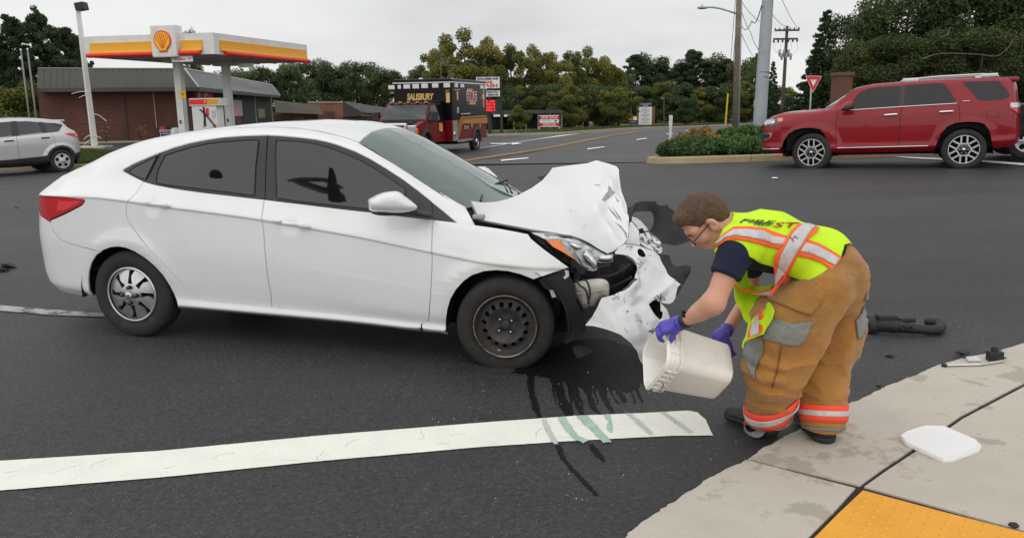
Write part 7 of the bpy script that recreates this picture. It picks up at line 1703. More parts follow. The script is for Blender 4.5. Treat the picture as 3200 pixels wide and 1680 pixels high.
# ---------------------------------------------------------------- red SUV
M_REDP=mat('red_pearl_paint',(.250,.004,.011),.32,0.,coat=.5,coat_rough=.03,spec=.25,var=.05,var_scale=4)
M_TINTD=mat('privacy_glass',(.010,.011,.012),.04,spec=.55)
s1=lambda*p:[(2360+x/2.348,210+y/2.348) for x,y in p]
s2=lambda*p:[(2760+x/2.35,210+y/2.35) for x,y in p]
FR,WBR=veh_frame(at_z(2534.6,476.2,16.62),at_z(3011.9,467.4,15.45),.93,.385)
suv=thing('suv','dark red sport utility vehicle with chrome trim and silver roof rails crossing the junction','car');suv.matrix_world=FR.M
AR=((0.,.385,.47),(WBR,.385,.47))
def K(*p):return list(p)
zl=[K((-1.6,.40),(-.6,.36),(.4,.35),(2.3,.365),(3.25,.39),(4.25,.44)),K((-1.6,.48),(-.6,.43),(.4,.41),(2.3,.42),(3.25,.46),(4.25,.52)),K((-1.6,.56),(-.6,.50),(.4,.468),(2.3,.474),(3.25,.54),(4.25,.60)),
      K((-1.6,.66),(-.6,.60),(.4,.565),(2.3,.57),(3.25,.64),(4.25,.68)),K((-1.6,.80),(.4,.78),(2.3,.79),(4.25,.82)),K((-1.6,.94),(-.6,1.0),(.4,1.05),(2.3,1.06),(4.25,1.02)),
      K((-1.6,1.00),(-.6,1.10),(.2,1.19),(.52,1.215),(1.65,1.243),(2.62,1.266),(3.25,1.275),(4.25,1.24)),K((-1.6,1.04),(-.6,1.155),(.19,1.235),(.35,1.26),(.67,1.40),(.86,1.58),(1.09,1.65),(1.6,1.66),(2.35,1.668),(3.3,1.655),(4.25,1.60)),
      K((-1.6,1.06),(-.9,1.165),(-.5,1.215),(.19,1.25),(.30,1.28),(.557,1.473),(.808,1.652),(1.086,1.70),(1.56,1.72),(2.3,1.732),(3.25,1.725),(4.25,1.66)),K((-1.6,1.07),(-.9,1.18),(-.5,1.235),(.15,1.27),(.30,1.31),(.55,1.50),(.81,1.685),(1.09,1.735),(1.6,1.755),(2.3,1.765),(3.25,1.75),(4.25,1.67))]
fy=lambda a,b=None:K((-1.6,a),(4.25,a))
yl=[fy(.84),fy(.90),fy(.935),fy(.925),fy(.935),fy(.93),K((-1.6,.83),(-.3,.86),(.52,.885),(3,.885),(4.25,.85)),K((-1.6,.76),(-.3,.80),(.3,.80),(.7,.76),(1.1,.72),(3.3,.74),(4.25,.72)),K((-1.6,.60),(-.3,.64),(.2,.66),(.6,.65),(1.1,.62),(3.3,.64),(4.25,.62)),fy(0.)]
RB=Body(zl,yl,-1.55,4.25,tail=(-.55,[.44,.50,.53,.53,.53,.50,.47,.42,.36,.34],3.0),nose=(3.25,[.44,.50,.52,.52,.51,.49,.46,.40,.34,.33],3.2),nu=240,dv=.1,post=arch_post(AR,.035))
RC=Car(suv,FR,RB)
archF=s1((180,655),(188,600),(205,545),(240,490),(290,458),(350,446),(420,445),(475,456),(510,495),(535,550),(550,625));archR=s2((375,618),(392,560),(425,490),(470,435),(530,408),(620,400),(700,402),(745,415),(775,455),(795,520),(805,605))
dloF=s1((676,306),(705,265),(740,215),(775,180),(830,158),(900,148),(1060,138),(1093,134),(1076,286),(900,298),(740,308));dloR=s1((1098,132),(1200,125),(1300,119),(1370,118),(1395,128),(1430,175),(1480,262),(1300,272),(1082,286));dloQ=s2((578,112),(590,108),(700,104),(840,101),(862,112),(900,160),(930,205),(920,222),(880,238),(800,247),(720,248),(695,238),(640,175))
shell=[('uv',-1.5,.3),('uv',-1.5,8.0),('uv',-1.0,8.0),('uv',-.5,8.0),('uv',0,8.),('uv',.3,8.),('uv',.56,8.),('uv',.82,8.),('uv',1.1,8.),('uv',1.6,8.),('uv',2.2,8.),('uv',2.8,8.),('uv',3.3,8.),('uv',3.7,8.),('uv',4.2,8.),('uv',4.2,.3),('uv',3.6,.2)]+archR[::-1]+[('uv',2.0,.05),('uv',1.2,.05),('uv',.6,.05)]+archF[::-1]+[('uv',-.9,.3)]
sh_uv=RB.uvpoly(FR,shell,5.)
RB.panel('body',sh_uv,M_REDP,suv,0.,.02,holes=[RB.uvpoly(FR,q,5.) for q in (dloF,dloR,dloQ)],res=(.05,.22))
for q in (dloF,dloR):RC.p('window',q,M_TINTD,-.006,.004)
RC.p('rear_quarter_window',dloQ,M_TINTD,-.004,.004)
RC.p('window_pillar',s1((1062,138),(1096,134),(1080,288),(1050,290)),M_SATIN,-.002,.004)
VR=RB.nl-1
dnr=lambda L,st=.1:[tuple(p) for p in densify(L,st,closed=False)]
RC.wide('roof',[(1.12,VR)]+dnr([(1.06,8.03),(4.2,8.03)])+[(4.2,VR)],M_REDP);RC.wide('hood',[(-1.5,VR)]+dnr([(-1.5,8.03),(.20,8.03)])+[(.14,VR)],M_REDP)
RC.wide('windscreen',[(.17,VR)]+dnr([(.24,8.02),(1.05,8.02)],.08)+[(1.10,VR)],M_WS,-.003)
RC.line(s1((607,320),(595,400),(592,500),(598,590)),.010,M_DARK);RC.line(s1((1076,290),(1062,400),(1055,500),(1055,580)),.010,M_DARK);RC.line(s1((1482,264),(1500,300),(1502,395)),.010,M_DARK)
RC.line(s1((676,318),(800,309),(1072,291),(1300,277),(1482,266)),.022,M_CHROME,.004,'chrome_belt_strip');RC.line(s1((598,593),(900,586),(1270,577)),.026,M_CHROME,.008,'chrome_sill_strip');RC.line(s1((50,600),(110,600),(176,598)),.026,M_CHROME,.006,'chrome_bumper_strip')
for q,w in ((s1((945,354),(1000,350),(1043,347)),0),(s1((1350,331),(1400,328),(1452,325)),0)):RC.line(q,.05,M_CHROME,.025,'door_handle')
RC.line(s2((765,320),(835,312),(845,340),(838,370),(765,372),(757,345),(765,320)),.006,M_DARK,.0,'fuel_flap_gap',both=False)
RC.line(s2((582,250),(638,247)),.018,M_CHROME,.004,'badge',both=False)
hl=RC.p('headlight',s1((66,395),(90,385),(160,372),(207,372),(203,400),(160,425),(115,435),(85,430),(68,425)),mat('headlight_dark',(.05,.05,.055),.15,coat=1.),.006,.012)
for nm,q,m in (('headlight_chrome',s1((68,400),(140,382),(143,410),(80,424)),M_REFL),('amber_lens',s1((165,378),(205,374),(200,398),(168,402)),M_AMBER)):RC.p(nm,q,m,.012,.006,parent=hl[0],both=False)
fg=RC.p('fog_lamp_surround',s1((25,488),(60,484),(125,480),(125,495),(110,520),(90,533),(35,535)),M_CHROME,.008,.012);RC.p('fog_lamp_recess',s1((38,495),(105,490),(103,512),(92,525),(42,526)),M_BLACKP,.013,.006,parent=fg[0],both=False);RC.p('side_marker',s1((108,482),(126,480),(124,500),(112,502)),M_AMBER,.014,.004,parent=fg[0],both=False)
tl_=RC.p('tail_lamp',s2((925,262),(1000,256),(1026,260),(1030,330),(1028,362),(1000,350),(950,318),(925,300)),M_REDL,.02,.03);RC.p('tail_lamp_clear',s2((930,265),(1018,262),(1024,290),(945,300),(930,290)),mat('clear_lens',(.62,.64,.64),.1,coat=1.),.028,.006,parent=tl_[0],both=False)
for q in tl_[1:]:pass
RC.p('lower_bumper',[('uv',-1.45,.02),('uv',-1.45,1.2),('uv',-1.0,1.2),('uv',-.8,.9),('uv',-.75,.02)],M_BLACKP,.004,.01)
mz=s1((625,318),(640,290),(660,262),(690,252),(720,256),(724,285),(700,310),(660,320));pillow('side_mirror',mz,-1.03,.10,M_REDP,suv,FR,res=5.);pillow('mirror_lower',s1((632,312),(655,285),(722,278),(722,295),(700,313),(660,322)),-1.10,.06,M_BLACKP,suv,FR,res=5.)
cpy=MB().bevbox((.62,.92,1.22),(.80,1.15,1.40),.03).build('side_mirror',M_REDP,suv)
for sg in (-1,1):
    r=MB().tube([(1.62,sg*.60,1.735),(1.80,sg*.60,1.775),(2.3,sg*.60,1.80),(3.05,sg*.60,1.80),(3.22,sg*.60,1.785),(3.32,sg*.60,1.745)],[.014,.018,.02,.02,.018,.014],8);r.bevbox((1.66,sg*.60-.035,1.72),(1.95,sg*.60+.035,1.80),.015);r.bevbox((3.02,sg*.60-.035,1.74),(3.30,sg*.60+.035,1.81),.015);r.build('roof_rail',mat('rail_silver',(.62,.62,.64),.35,.6),suv,True,sharp=40)
MB().bevbox((3.26,-.60,1.64),(3.66,.60,1.725),.03).build('rear_spoiler',M_REDP,suv);MB().bevbox((-1.04,-.62,.60),(-1.0,.62,.98),.02).build('grille',M_BLACKP,suv)
wl=wells(suv,AR,.55,.93);wl.box((-.6,-.60,.30),(3.3,.60,.40));wl.build('underbody',M_DARK,suv)
MB().box((-.5,-.80,.42),(3.3,.80,1.02)).build('cabin_core',M_DARK,suv)
for x in (0.,WBR):
    for sg in (-1,1):car_wheel(suv,x,sg*.93,.385,.393,.272,.245,sg,math.radians(-11) if x == 0 else 0,face_twin)
# ---------------------------------------------------------------- silver crossover at the left edge
M_SILV=mat('silver_paint',(.56,.56,.56),.32,.45,coat=1.,coat_rough=.04)
ec=lambda*p:[(x/3.969,350+y/3.969) for x,y in p]
a_=math.radians(50);prE=at_z(*ec((777,605))[0],24.0);FE,WBE=veh_frame(prE-2.69*np.array([math.cos(a_),math.sin(a_),0]),prE,.90,.345)
xov=thing('crossover','silver crossover with black lower cladding waiting beside the grass verge','car');xov.matrix_world=FE.M
AE=((0.,.345,.40),(WBE,.345,.40))
zl=[K((-1.5,.26),(.4,.24),(2.3,.27),(3.9,.36)),K((-1.5,.36),(.4,.34),(2.3,.36),(3.9,.44)),K((-1.5,.48),(.4,.43),(1.05,.452),(2.3,.50),(3.0,.55),(3.9,.58)),K((-1.5,.62),(.4,.60),(2.3,.64),(3.9,.68)),K((-1.5,.78),(.4,.82),(2.3,.86),(3.9,.88)),
      K((-1.5,.85),(0,.93),(1.05,.99),(2.3,1.06),(3.9,1.05)),K((-1.5,.92),(-.3,1.02),(.3,1.05),(1.14,1.097),(1.76,1.145),(2.7,1.223),(3.0,1.23),(3.9,1.14)),K((-1.5,.96),(-.3,1.06),(.3,1.13),(.75,1.38),(1.23,1.525),(1.75,1.552),(2.28,1.517),(2.85,1.43),(3.2,1.30),(3.9,1.18)),
      K((-1.5,.98),(-.3,1.08),(.2,1.13),(.7,1.42),(1.2,1.60),(1.8,1.625),(2.3,1.60),(2.9,1.525),(3.3,1.46),(3.9,1.40)),K((-1.5,.99),(-.3,1.10),(.2,1.16),(.7,1.45),(1.2,1.63),(1.8,1.655),(2.3,1.635),(2.9,1.555),(3.3,1.48),(3.9,1.41))]
yl=[fy(.80),fy(.88),fy(.90),fy(.905),fy(.91),fy(.90),K((-1.5,.78),(-.3,.83),(.5,.86),(2.7,.84),(3.9,.76)),K((-1.5,.70),(-.3,.74),(.5,.76),(1.2,.68),(2.8,.68),(3.9,.68)),K((-1.5,.55),(.5,.58),(1.2,.55),(2.8,.56),(3.9,.55)),fy(0.)]
zl=[[(-1.6,t[0][1])]+[(k,w) for k,w in t if-1.6<k<3.9]+[(3.9,t[-1][1])] for t in zl];yl=[[(-1.6,t[0][1])]+[(k,w) for k,w in t if-1.6<k<3.9]+[(3.9,t[-1][1])] for t in yl]
EB=Body(zl,yl,-1.55,3.85,tail=(-.55,[.30,.36,.38,.38,.36,.33,.30,.25,.2,.2],2.6),nose=(2.88,[.46,.52,.54,.55,.54,.52,.47,.33,.10,.08],2.8),nu=200,dv=.1,post=arch_post(AE,.02,.85))
EC=Car(xov,FE,EB)
arE=ec((570,620),(585,545),(610,495),(650,455),(710,425),(770,415),(830,425),(880,452),(920,495),(940,560),(935,600))
VE=EB.nl-1
EB.panel('body',EB.uvpoly(FE,[('uv',-1.5,2.),('uv',-1.5,8.),('uv',-.3,8.),('uv',.25,8.),('uv',.7,8.),('uv',1.2,8.),('uv',1.8,8.),('uv',2.4,8.),('uv',2.9,8.),('uv',3.3,8.),('uv',3.83,8.),('uv',3.83,2.0),('uv',3.3,2.05)]+ec((937,515),(905,468),(870,440),(830,422),(770,412),(710,422),(655,450),(615,490),(590,540))+[('uv',2.0,2.),('uv',1.0,2.),('uv',.52,2.),('uv',.40,3.3),('uv',0,4.2),('uv',-.40,3.3),('uv',-.52,2.)],5.),M_SILV,xov,0.,.02,
         holes=[EB.uvpoly(FE,ec((205,118),(330,112),(470,125),(505,180),(535,255),(400,270),(240,288)),5.),EB.uvpoly(FE,ec((540,130),(700,140),(770,152),(775,170),(735,232),(700,242),(600,252)),5.),EB.uvpoly(FE,ec((-60,140),(0,128),(130,118),(150,295),(0,312),(-60,318)),5.)])
for q in (ec((205,118),(330,112),(470,125),(505,180),(535,255),(400,270),(240,288)),ec((540,130),(700,140),(770,152),(775,170),(735,232),(700,242),(600,252)),ec((-60,140),(0,128),(130,118),(150,295),(0,312),(-60,318))):EC.p('window',q,M_TINT,-.008,.004)
EC.p('window_frame',ec((130,116),(205,112),(240,290),(150,300)),M_SATIN,.002,.004);EC.p('window_frame',ec((470,122),(540,128),(600,256),(535,262)),M_SATIN,.002,.004)
EC.wide('roof',[(1.2,VE)]+dnr([(1.2,8.02),(3.83,8.02)])+[(3.83,VE)],M_SILV);EC.wide('hood',[(-1.5,VE)]+dnr([(-1.5,8.02),(.18,8.02)])+[(.12,VE)],M_SILV);EC.wide('windscreen',[(.14,VE)]+dnr([(.2,8.02),(1.18,8.02)])+[(1.18,VE)],M_WS,-.003)
EB.panel('cladding',EB.uvpoly(FE,[('uv',-1.5,.05),('uv',-1.5,2.0),('uv',-.5,2.0),('uv',-.42,.4),('uv',.42,.4),('uv',.5,2.0),('uv',1.2,2.)]+ec((590,545))+[('uv',2.25,.4),('uv',2.3,.05),('uv',.5,.05)],5.),M_BLACKP,xov,.004,.02);EC.uv('rear_bumper',[(3.1,.1),(3.83,.1),(3.83,2.1),(3.3,2.15),(3.12,2.1),(3.08,1.0)],M_BLACKP,.006,.02)
EB.panel('arch_trim',EB.uvpoly(FE,arE+ec((905,590),(895,520),(860,475),(820,450),(765,442),(715,452),(665,480),(635,520),(618,570),(610,620)),5.),M_BLACKP,xov,.008,.02)
EC.p('tail_lamp',ec((800,266),(850,262),(950,260),(985,275),(998,310),(1000,342),(975,338),(940,315),(890,300),(840,288)),M_REDL,.006,.02);EC.p('reflector',ec((1018,520),(1040,515),(1045,548),(1020,552)),M_REDL,.012,.01,both=False)
EC.line(ec((205,295),(215,380),(230,480),(240,575)),.008,M_DARK);EC.line(ec((640,270),(675,340),(690,420)),.006,M_DARK);EC.line(ec((0,318),(150,302),(400,278),(600,255),(735,240)),.012,M_BLACKP,.003,'belt_strip')
for q in (ec((55,365),(165,355)),ec((510,324),(612,318))):EC.line(q,.04,M_BLACKP,.02,'door_handle')
MB().bevbox((2.70,-.55,1.50),(3.02,.55,1.56),.02).build('rear_spoiler',M_SILV,xov);rw=EC.wide('rear_window',[(3.2,7.7),(3.2,VE),(3.8,VE),(3.8,7.4)],M_TINTD,.004)
wl=wells(xov,AE,.5,.88);wl.box((-.6,-.6,.22),(3.0,.6,.32));wl.build('underbody',M_DARK,xov);MB().box((-.5,-.78,.35),(2.95,.78,1.05)).build('cabin_core',M_DARK,xov)
for x in (0.,WBE):
    for sg in (-1,1):car_wheel(xov,x,sg*.90,.345,.347,.225,.225,sg,0,face_five)
# ---------------------------------------------------------------- ambulance
M_AMB=mat('black_paint',(.004,.004,.005),.22,spec=.22);M_AMR=mat('fire_red_paint',(.17,.005,.009),.3,coat=.3,coat_rough=.04,spec=.2);M_GOLD=mat('gold_leaf',(.70,.45,.16),.45);M_GOLD2=mat('gold_band',(.45,.22,.03),.45)
M_LAMPW=mat('strobe_lens',(.62,.62,.62),.15,coat=1.);M_DPL=mat('diamond_plate',(.45,.45,.46),.35,.8,bump=.6,bump_scale=60)
C0=at_z(1411,245,30.4);R0_=at_z(1519,256,34.3);ux_=(R0_-C0)*np.array([1,1,0]);LB=float(np.linalg.norm(ux_));ux_ /= LB
FA=basis_frame((C0[0],C0[1],float(g(C0[0],C0[1]))),ux_);amb=thing('ambulance','black and dark red fire department ambulance facing the junction on the street','ambulance');amb.matrix_world=FA.M
ZA=float((FA.B@(C0-FA.O))[2]);WA=2.45
MB().bevbox((0,0,1.32),(LB,WA,ZA),.05).build('box_upper',M_AMB,amb);MB().bevbox((0.004,.004,.50),(LB-.004,WA-.004,1.32),.03).build('box_lower',M_AMR,amb)
MB().box((-.03,-.03,ZA-.16),(LB,-.005,ZA-.12)).build('drip_rail',M_LAMPW,amb);MB().box((-.035,-.03,ZA-.16),(-.005,WA,ZA-.12)).build('drip_rail',M_LAMPW,amb)
for y,w in ((.24,.36),(.82,.34),(1.24,.34),(1.62,.34),(1.96,.34),(2.24,.16)):
    pass
ap=lambda*p:[(1150+x/4,200+y/4) for x,y in p]
def afront(r):a=FA.planex(*r[0],0.);b=FA.planex(*r[1],0.);return min(a[1],b[1]),max(a[1],b[1]),min(a[2],b[2]),max(a[2],b[2])
def aside(r):a=FA.plane(*r[0],0.);b=FA.plane(*r[1],0.);return min(a[0],b[0]),max(a[0],b[0]),min(a[2],b[2]),max(a[2],b[2])
for x0,y0,x1,y1 in ((258,270,340,320),(375,265,418,315),(448,258,532,312),(560,252,643,310),(670,248,755,305),(805,245,886,300),(948,242,1030,297)):
    y_0,y_1,z_0,z_1=afront(ap((x0,y0),(x1,y1)));MB().bevbox((-.06,y_0,z_0),(.01,y_1,z_1),.025).build('strobe_lamp',M_LAMPW,amb)
for x0,y0,x1,y1 in ((1075,243,1110,297),(1148,250,1188,300),(1392,268,1428,315),(1445,270,1474,318)):
    x_0,x_1,z_0,z_1=aside(ap((x0,y0),(x1,y1)));MB().bevbox((x_0,-.06,z_0),(x_1,.01,z_1),.025).build('strobe_lamp',M_LAMPW,amb)
for x0,y0,x1,y1 in ((275,350,330,375),(968,325,1020,350)):
    y_0,y_1,z_0,z_1=afront(ap((x0,y0),(x1,y1)));MB().bevbox((-.03,y_0,z_0),(.01,y_1,z_1),.012).build('marker_lamp',mat('gold_lens',(.25,.16,.06),.3),amb)
fm=FA.planex(*ap((650,416))[0],0.);text_obj('lettering','SALISBURY',.34,M_GOLD,amb,(-.012,fm[1],fm[2]),(0,-1,0),(0,0,1),width=1.12,bold=.012,shear=.15)
fm=FA.planex(*ap((1000,428))[0],0.);text_obj('unit_number','1',.48,M_GOLD,amb,(-.012,fm[1],fm[2]),(0,-1,0),(0,0,1),bold=.02,width=.15)
def stext(body,size,m,q,w,bold=.01):c=FA.plane(*ap(q)[0],0.);return text_obj('lettering',body,size,m,amb,(c[0],-.012,c[2]),(1,0,0),(0,0,1),width=w,bold=bold)
stext('1',.46,M_GOLD,(1115,403),.16,.01);stext('FIRE',.46,M_WSIGN,(1292,410),1.22,.045);stext('FIRE',.46,mat('letter_red',(.33,.01,.03),.5),(1292,410),1.12,.012).location.y=-.008;stext('SALISBURY',.13,M_GOLD,(1270,330),.70);stext('DEPARTMENT',.13,M_GOLD,(1305,493),.75)
for (x0,y0,x1,y1),m in (((1240,343,1345,347),M_GOLD),((1237,498,1270,502),M_GOLD),((1395,425,1475,430),M_GOLD),((1160,618,1275,625),M_LAMPW),((1075,320,1145,327),M_LAMPW),((1112,540,1130,612),M_LAMPW)):
    x_0,x_1,z_0,z_1=aside(ap((x0,y0),(x1,y1)));MB().box((x_0,-.02,z_0),(x_1,-.002,z_1)).build('trim_strip',m,amb)
cx_=FA.plane(*ap((1440,415))[0],0.);MB().lathe([(.0001,-.012),(.16,-.012),(.16,0)],8,(cx_[0],0,cx_[2])).build('star_emblem',M_GOLD,amb);MB().box((cx_[0]-.05,-.014,cx_[2]-.42),(cx_[0]+.05,-.002,cx_[2]+.42)).build('star_emblem_bar',M_GOLD,amb)
def aband(P,m,name,off=-.010):slab3(name,[FA.plane(*p,off) for p in ap(*P)],.008,m,amb)
aband(((1165,662),(1492,640),(1494,740),(1180,745),(1130,945),(1085,945)),M_GOLD2,'gold_stripe');aband(((1180,678),(1492,655),(1492,668),(1185,690),(1115,940),(1103,940)),M_AMR,'stripe_line',-.014)
for x in (1210,1240,1295,1398):c=FA.plane(*ap((x,795 if x<1280 else 770))[0],0.);MB().bevbox((c[0]-.08,-.03,c[2]-.08),(c[0]+.08,0,c[2]+.08),.02).build('door_latch',M_DPL,amb)
x_0,x_1,z_0,z_1=aside(ap((1000,740),(1085,930)));MB().box((max(x_0,.0),-.03,.52),(.45,.0,1.28)).build('tread_plate',M_DPL,amb);c=FA.plane(*ap((1033,882))[0],0.);MB().lathe([(.09,0),(.09,-.06),(.06,-.065),(.0001,-.06)],16,(.12,0,c[2])).build('fuel_filler',M_CHROME,amb,True)
MB().bevbox((LB,.1,.52),(LB+.45,WA-.1,.64),.02).build('rear_step',M_DPL,amb);MB().box((1.0,.3,.35),(LB,WA-.3,.55)).build('chassis',M_DARK,amb);MB().box((.5,-.02,.45),(2.4,0.0,.55)).build('running_board',M_DPL,amb)
# cab
cb_=[(x,z*.945) for x,z in [(-2.95,.62),(-2.98,1.10),(-2.90,1.28),(-1.95,1.43),(-1.42,2.02),(-1.25,2.10),(-.1,2.12),(-.1,.55),(-2.6,.52)]]
cabm=MB();Yc0,Yc1=.28,WA-.28
V_=[]
for y,ins in ((Yc0,.0),(Yc0-.02,.0),(Yc1+.02,0),(Yc1,0)):
    for x,z in cb_:V_.append((x,y+(0.14*max(0,(z-1.4)/.7)*(1 if y<WA/2 else-1)),z))
n=len(cb_);V_=V_[n:3*n]
cabm.add(V_,[tuple(range(n)),tuple(reversed(range(n,2*n)))]+[(i,n+i,n+(i+1) % n,(i+1) % n) for i in range(n)]);cabm.build('cab',M_AMR,amb,bevel=.04)
def cabp(y,pts,name,m,t=.02,tilt=True):mesh_pts=[(x,y+(.14*max(0,(z-1.4)/.7) if tilt else 0)-.012,z) for x,z in pts];return slab3(name,mesh_pts,t,m,amb)
ysd=Yc0-.02
cabp(ysd,[(-1.80,1.38),(-1.40,1.87),(-.75,1.91),(-.72,1.36)],'side_window',M_TINTD);cabp(ysd,[(-1.95,1.36),(-1.42,1.92),(-.12,1.985),(-.12,1.30)],'black_upper_door',M_AMB,.008)
slab3('windscreen',[(-1.955,Yc1-.06,1.38),(-1.955,Yc0+.06,1.38),(-1.45,Yc0+.16,1.91),(-1.45,Yc1-.16,1.91)],-.02,mat('cab_screen',(.06,.075,.075),.05,spec=.9,ior=1.7),amb);slab3('roof_cap',[(-1.44,Yc1-.1,1.92),(-1.44,Yc0+.1,1.92),(-1.1,Yc0+.1,2.02),(-1.1,Yc1-.1,2.02)],.03,M_AMB,amb);MB().bevbox((-1.2,Yc0+.08,1.965),(-.05,Yc1-.08,2.03),.03).build('cab_roof',M_AMB,amb)
for k in range(5):y=Yc0+.25+k*(Yc1-Yc0-.5)/4;MB().bevbox((-1.38,y-.05,1.98),(-1.26,y+.05,2.04),.02).build('roof_marker',mat('amber_marker',(.6,.2,.04),.3),amb)
slab3('hood_top',[(-1.98,Yc1-.25,1.366),(-1.98,Yc0+.25,1.366),(-2.86,Yc0+.2,1.238),(-2.86,Yc1-.2,1.238)],.01,M_AMB,amb);MB().bevbox((-3.02,Yc0+.32,.80),(-2.84,Yc1-.32,1.28),.05).build('grille_surround',mat('bright_grille',(.7,.7,.7),.15,.9),amb)
MB().bevbox((-3.05,Yc0+.42,.92),(-3.0,Yc1-.42,1.2),.02).build('grille',M_BLACKP,amb)
for y in (Yc0+.14,Yc1-.14):MB().bevbox((-3.0,y-.16,.88),(-2.78,y+.16,1.20),.04).build('headlight',M_REFL,amb);MB().bevbox((-2.98,y-.18+.24*(y<1),.9) if y>1 else (-2.98,y-.2,.9),(-2.85,y-.14 if y<1 else y+.2,1.1),.02).build('indicator',M_AMBER,amb)
MB().bevbox((-3.25,Yc0-.03,.50),(-3.0,Yc1+.03,.78),.05).build('front_bumper',M_CHROME,amb)
for y,s_ in ((Yc0-.22,-1),(Yc1+.22,1)):q=MB().bevbox((-1.75,y-.12,1.30),(-1.60,y+.12,1.66),.03);q.tube([(-1.68,y,1.34),(-1.70,y-s_*.3,1.28)],.03,6);q.build('wing_mirror',M_BLACKP,amb)
bdg=FA.plane(*ap((902,790))[0],ysd);MB().bevbox((bdg[0]-.07,ysd-.025,bdg[2]-.16),(bdg[0]+.10,ysd-.005,bdg[2]+.16),.05).build('door_badge',M_GOLD,amb)
def dual(x,y,sg):car_wheel(amb,x,y,.40,.40,.245,.24,sg,0,face_ring)
def face_ring(e_,r,w):MB().lathe([(r,-.01),(r*.95,.0),(r*.8,.06),(r*.45,.05),(r*.42,-.03),(.0001,-.03)],28).build('rim',M_CHROME,e_,True)
dual(2.75,.0,-1);dual(2.75,WA,1);dual(-2.1,Yc0,-1);dual(-2.1,Yc1,1)
for y in (-.02,WA+.02):MB().tube([(2.75+.48*math.cos(t),y,.42+.50*math.sin(t)) for t in np.linspace(-.1,math.pi+.1,16)],.045,6).build('wheel_arch',mat('arch_rubber',(.06,.06,.06),.5),amb,True)
MB().lathe([(.46,.0),(.46,-.02),(.0001,-.02)],24,(2.75,.02,.42)).build('wheel_well',M_DARK,amb);MB().tube([(-2.1+.50*math.cos(t),ysd-.02,.45+.52*math.sin(t)) for t in np.linspace(0,math.pi,16)],.09,6).build('wheel_arch',M_BLACKP,amb,True)
for x,y in ((.6,.6),(1.5,1.9),(2.4,.9)):MB().lathe([(.0001,.10),(.08,.08),(.11,0)],12,(x,y,ZA),'z').build('roof_vent',M_LAMPW if x>1 else M_BLACKP,amb,True)
# ---------------------------------------------------------------- small parked vehicles
def parked(name,label,cat,px,py,L,Hh,yaw,prof,wins,paint,wb,R=.34,W_=1.8,extra=None,y=None):
    p=gp(px,py) if y is None else onscreen(px,py,y);o=thing(name,label,cat,p,yaw);b=MB();n=len(prof)
    V_=[]
    for sgn_ in (-1,1):
        for x,z in prof:V_.append((x*L,sgn_*(W_/2-.16*max(0,(z*Hh-.95)/.55)),z*Hh))
    b.add(V_,[tuple(range(n)),tuple(reversed(range(n,2*n)))]+[(i,n+i,n+(i+1) % n,(i+1) % n) for i in range(n)]);b.build('body',paint,o,bevel=.05)
    for w in wins:
        for sgn_ in (-1,1):slab3('window',[(x*L,sgn_*(W_/2-.16*max(0,(z*Hh-.95)/.55)+.012),z*Hh) for x,z in w],.01*sgn_,M_TINTD,o)
    for x in wb:
        for sgn_ in (-1,1):car_wheel(o,x*L,sgn_*(W_/2-.02),R,R,R*.62,.2,sgn_,0,face_five)
    if extra:extra(o,L,Hh,W_)
    return o
SED=[(-.49,.22),(-.5,.45),(-.46,.60),(-.20,.68),(-.08,.95),(.02,1.),(.22,.98),(.36,.74),(.48,.66),(.5,.42),(.48,.2)]
PICK=[(-.49,.25),(-.5,.55),(-.47,.62),(-.22,.66),(-.13,.97),(-.05,1.),(.13,.99),(.16,.66),(.5,.66),(.5,.36),(.48,.3)]
pk=parked('pickup_truck','dusty grey crew cab pickup truck parked before the dark carport','pickup truck',1578,416,5.6,1.9,.12,PICK,[[(-.19,.68),(-.12,.93),(-.03,.95),(-.03,.68)],[(-.01,.68),(-.01,.95),(.11,.94),(.12,.68)]],mat('dusty_grey_paint',(.20,.19,.17),.4,.4,coat=.6),(-.31,.30),.40,1.95,y=105.)
M_REDC=mat('bright_red_paint',(.42,.015,.02),.3,coat=1.)
def adlet(o,L,Hh,W_):text_obj('lettering','A+ DRIVING',.5,M_WSIGN,o,(-.03*L,-W_/2-.02,.42*Hh),(1,0,0),(0,0,1),width=2.3,bold=.02)
parked('hatchback','red hatchback with white A+ Driving lettering parked across the street','car',1838,401,4.3,1.5,0.05,SED,[[(-.17,.68),(-.07,.92),(.03,.95),(.03,.69)],[(.05,.69),(.05,.95),(.20,.93),(.31,.74)]],M_REDC,(-.3,.3),.32,1.75,adlet,y=132.)
parked('parked_sedan','pale silver sedan parked behind the red lettered hatchback','car',1890,400,4.5,1.45,.08,SED,[[(-.17,.68),(-.07,.92),(.03,.95),(.03,.69)],[(.05,.69),(.05,.95),(.20,.93),(.31,.74)]],mat('pale_paint',(.62,.62,.62),.35,coat=1.),(-.3,.3),.32,1.75,y=140.)
parked('parked_sedan','dark parked car between the pickup truck and the for sale board','car',1645,411,4.5,1.45,.3,SED,[[(-.17,.68),(-.07,.92),(.03,.95),(.03,.69)],[(.05,.69),(.05,.95),(.20,.93),(.31,.74)]],mat('dark_paint',(.03,.03,.035),.3,coat=1.),(-.3,.3),.32,1.75,y=112.)
parked('parked_suv','white car showing its roof behind the pickup truck','car',1618,405,4.5,1.6,.1,SED,[[(-.17,.68),(-.07,.92),(.03,.95),(.03,.69)],[(.05,.69),(.05,.95),(.20,.93),(.31,.74)]],MATS['pale_paint'],(-.3,.3),.34,1.8,y=116.)
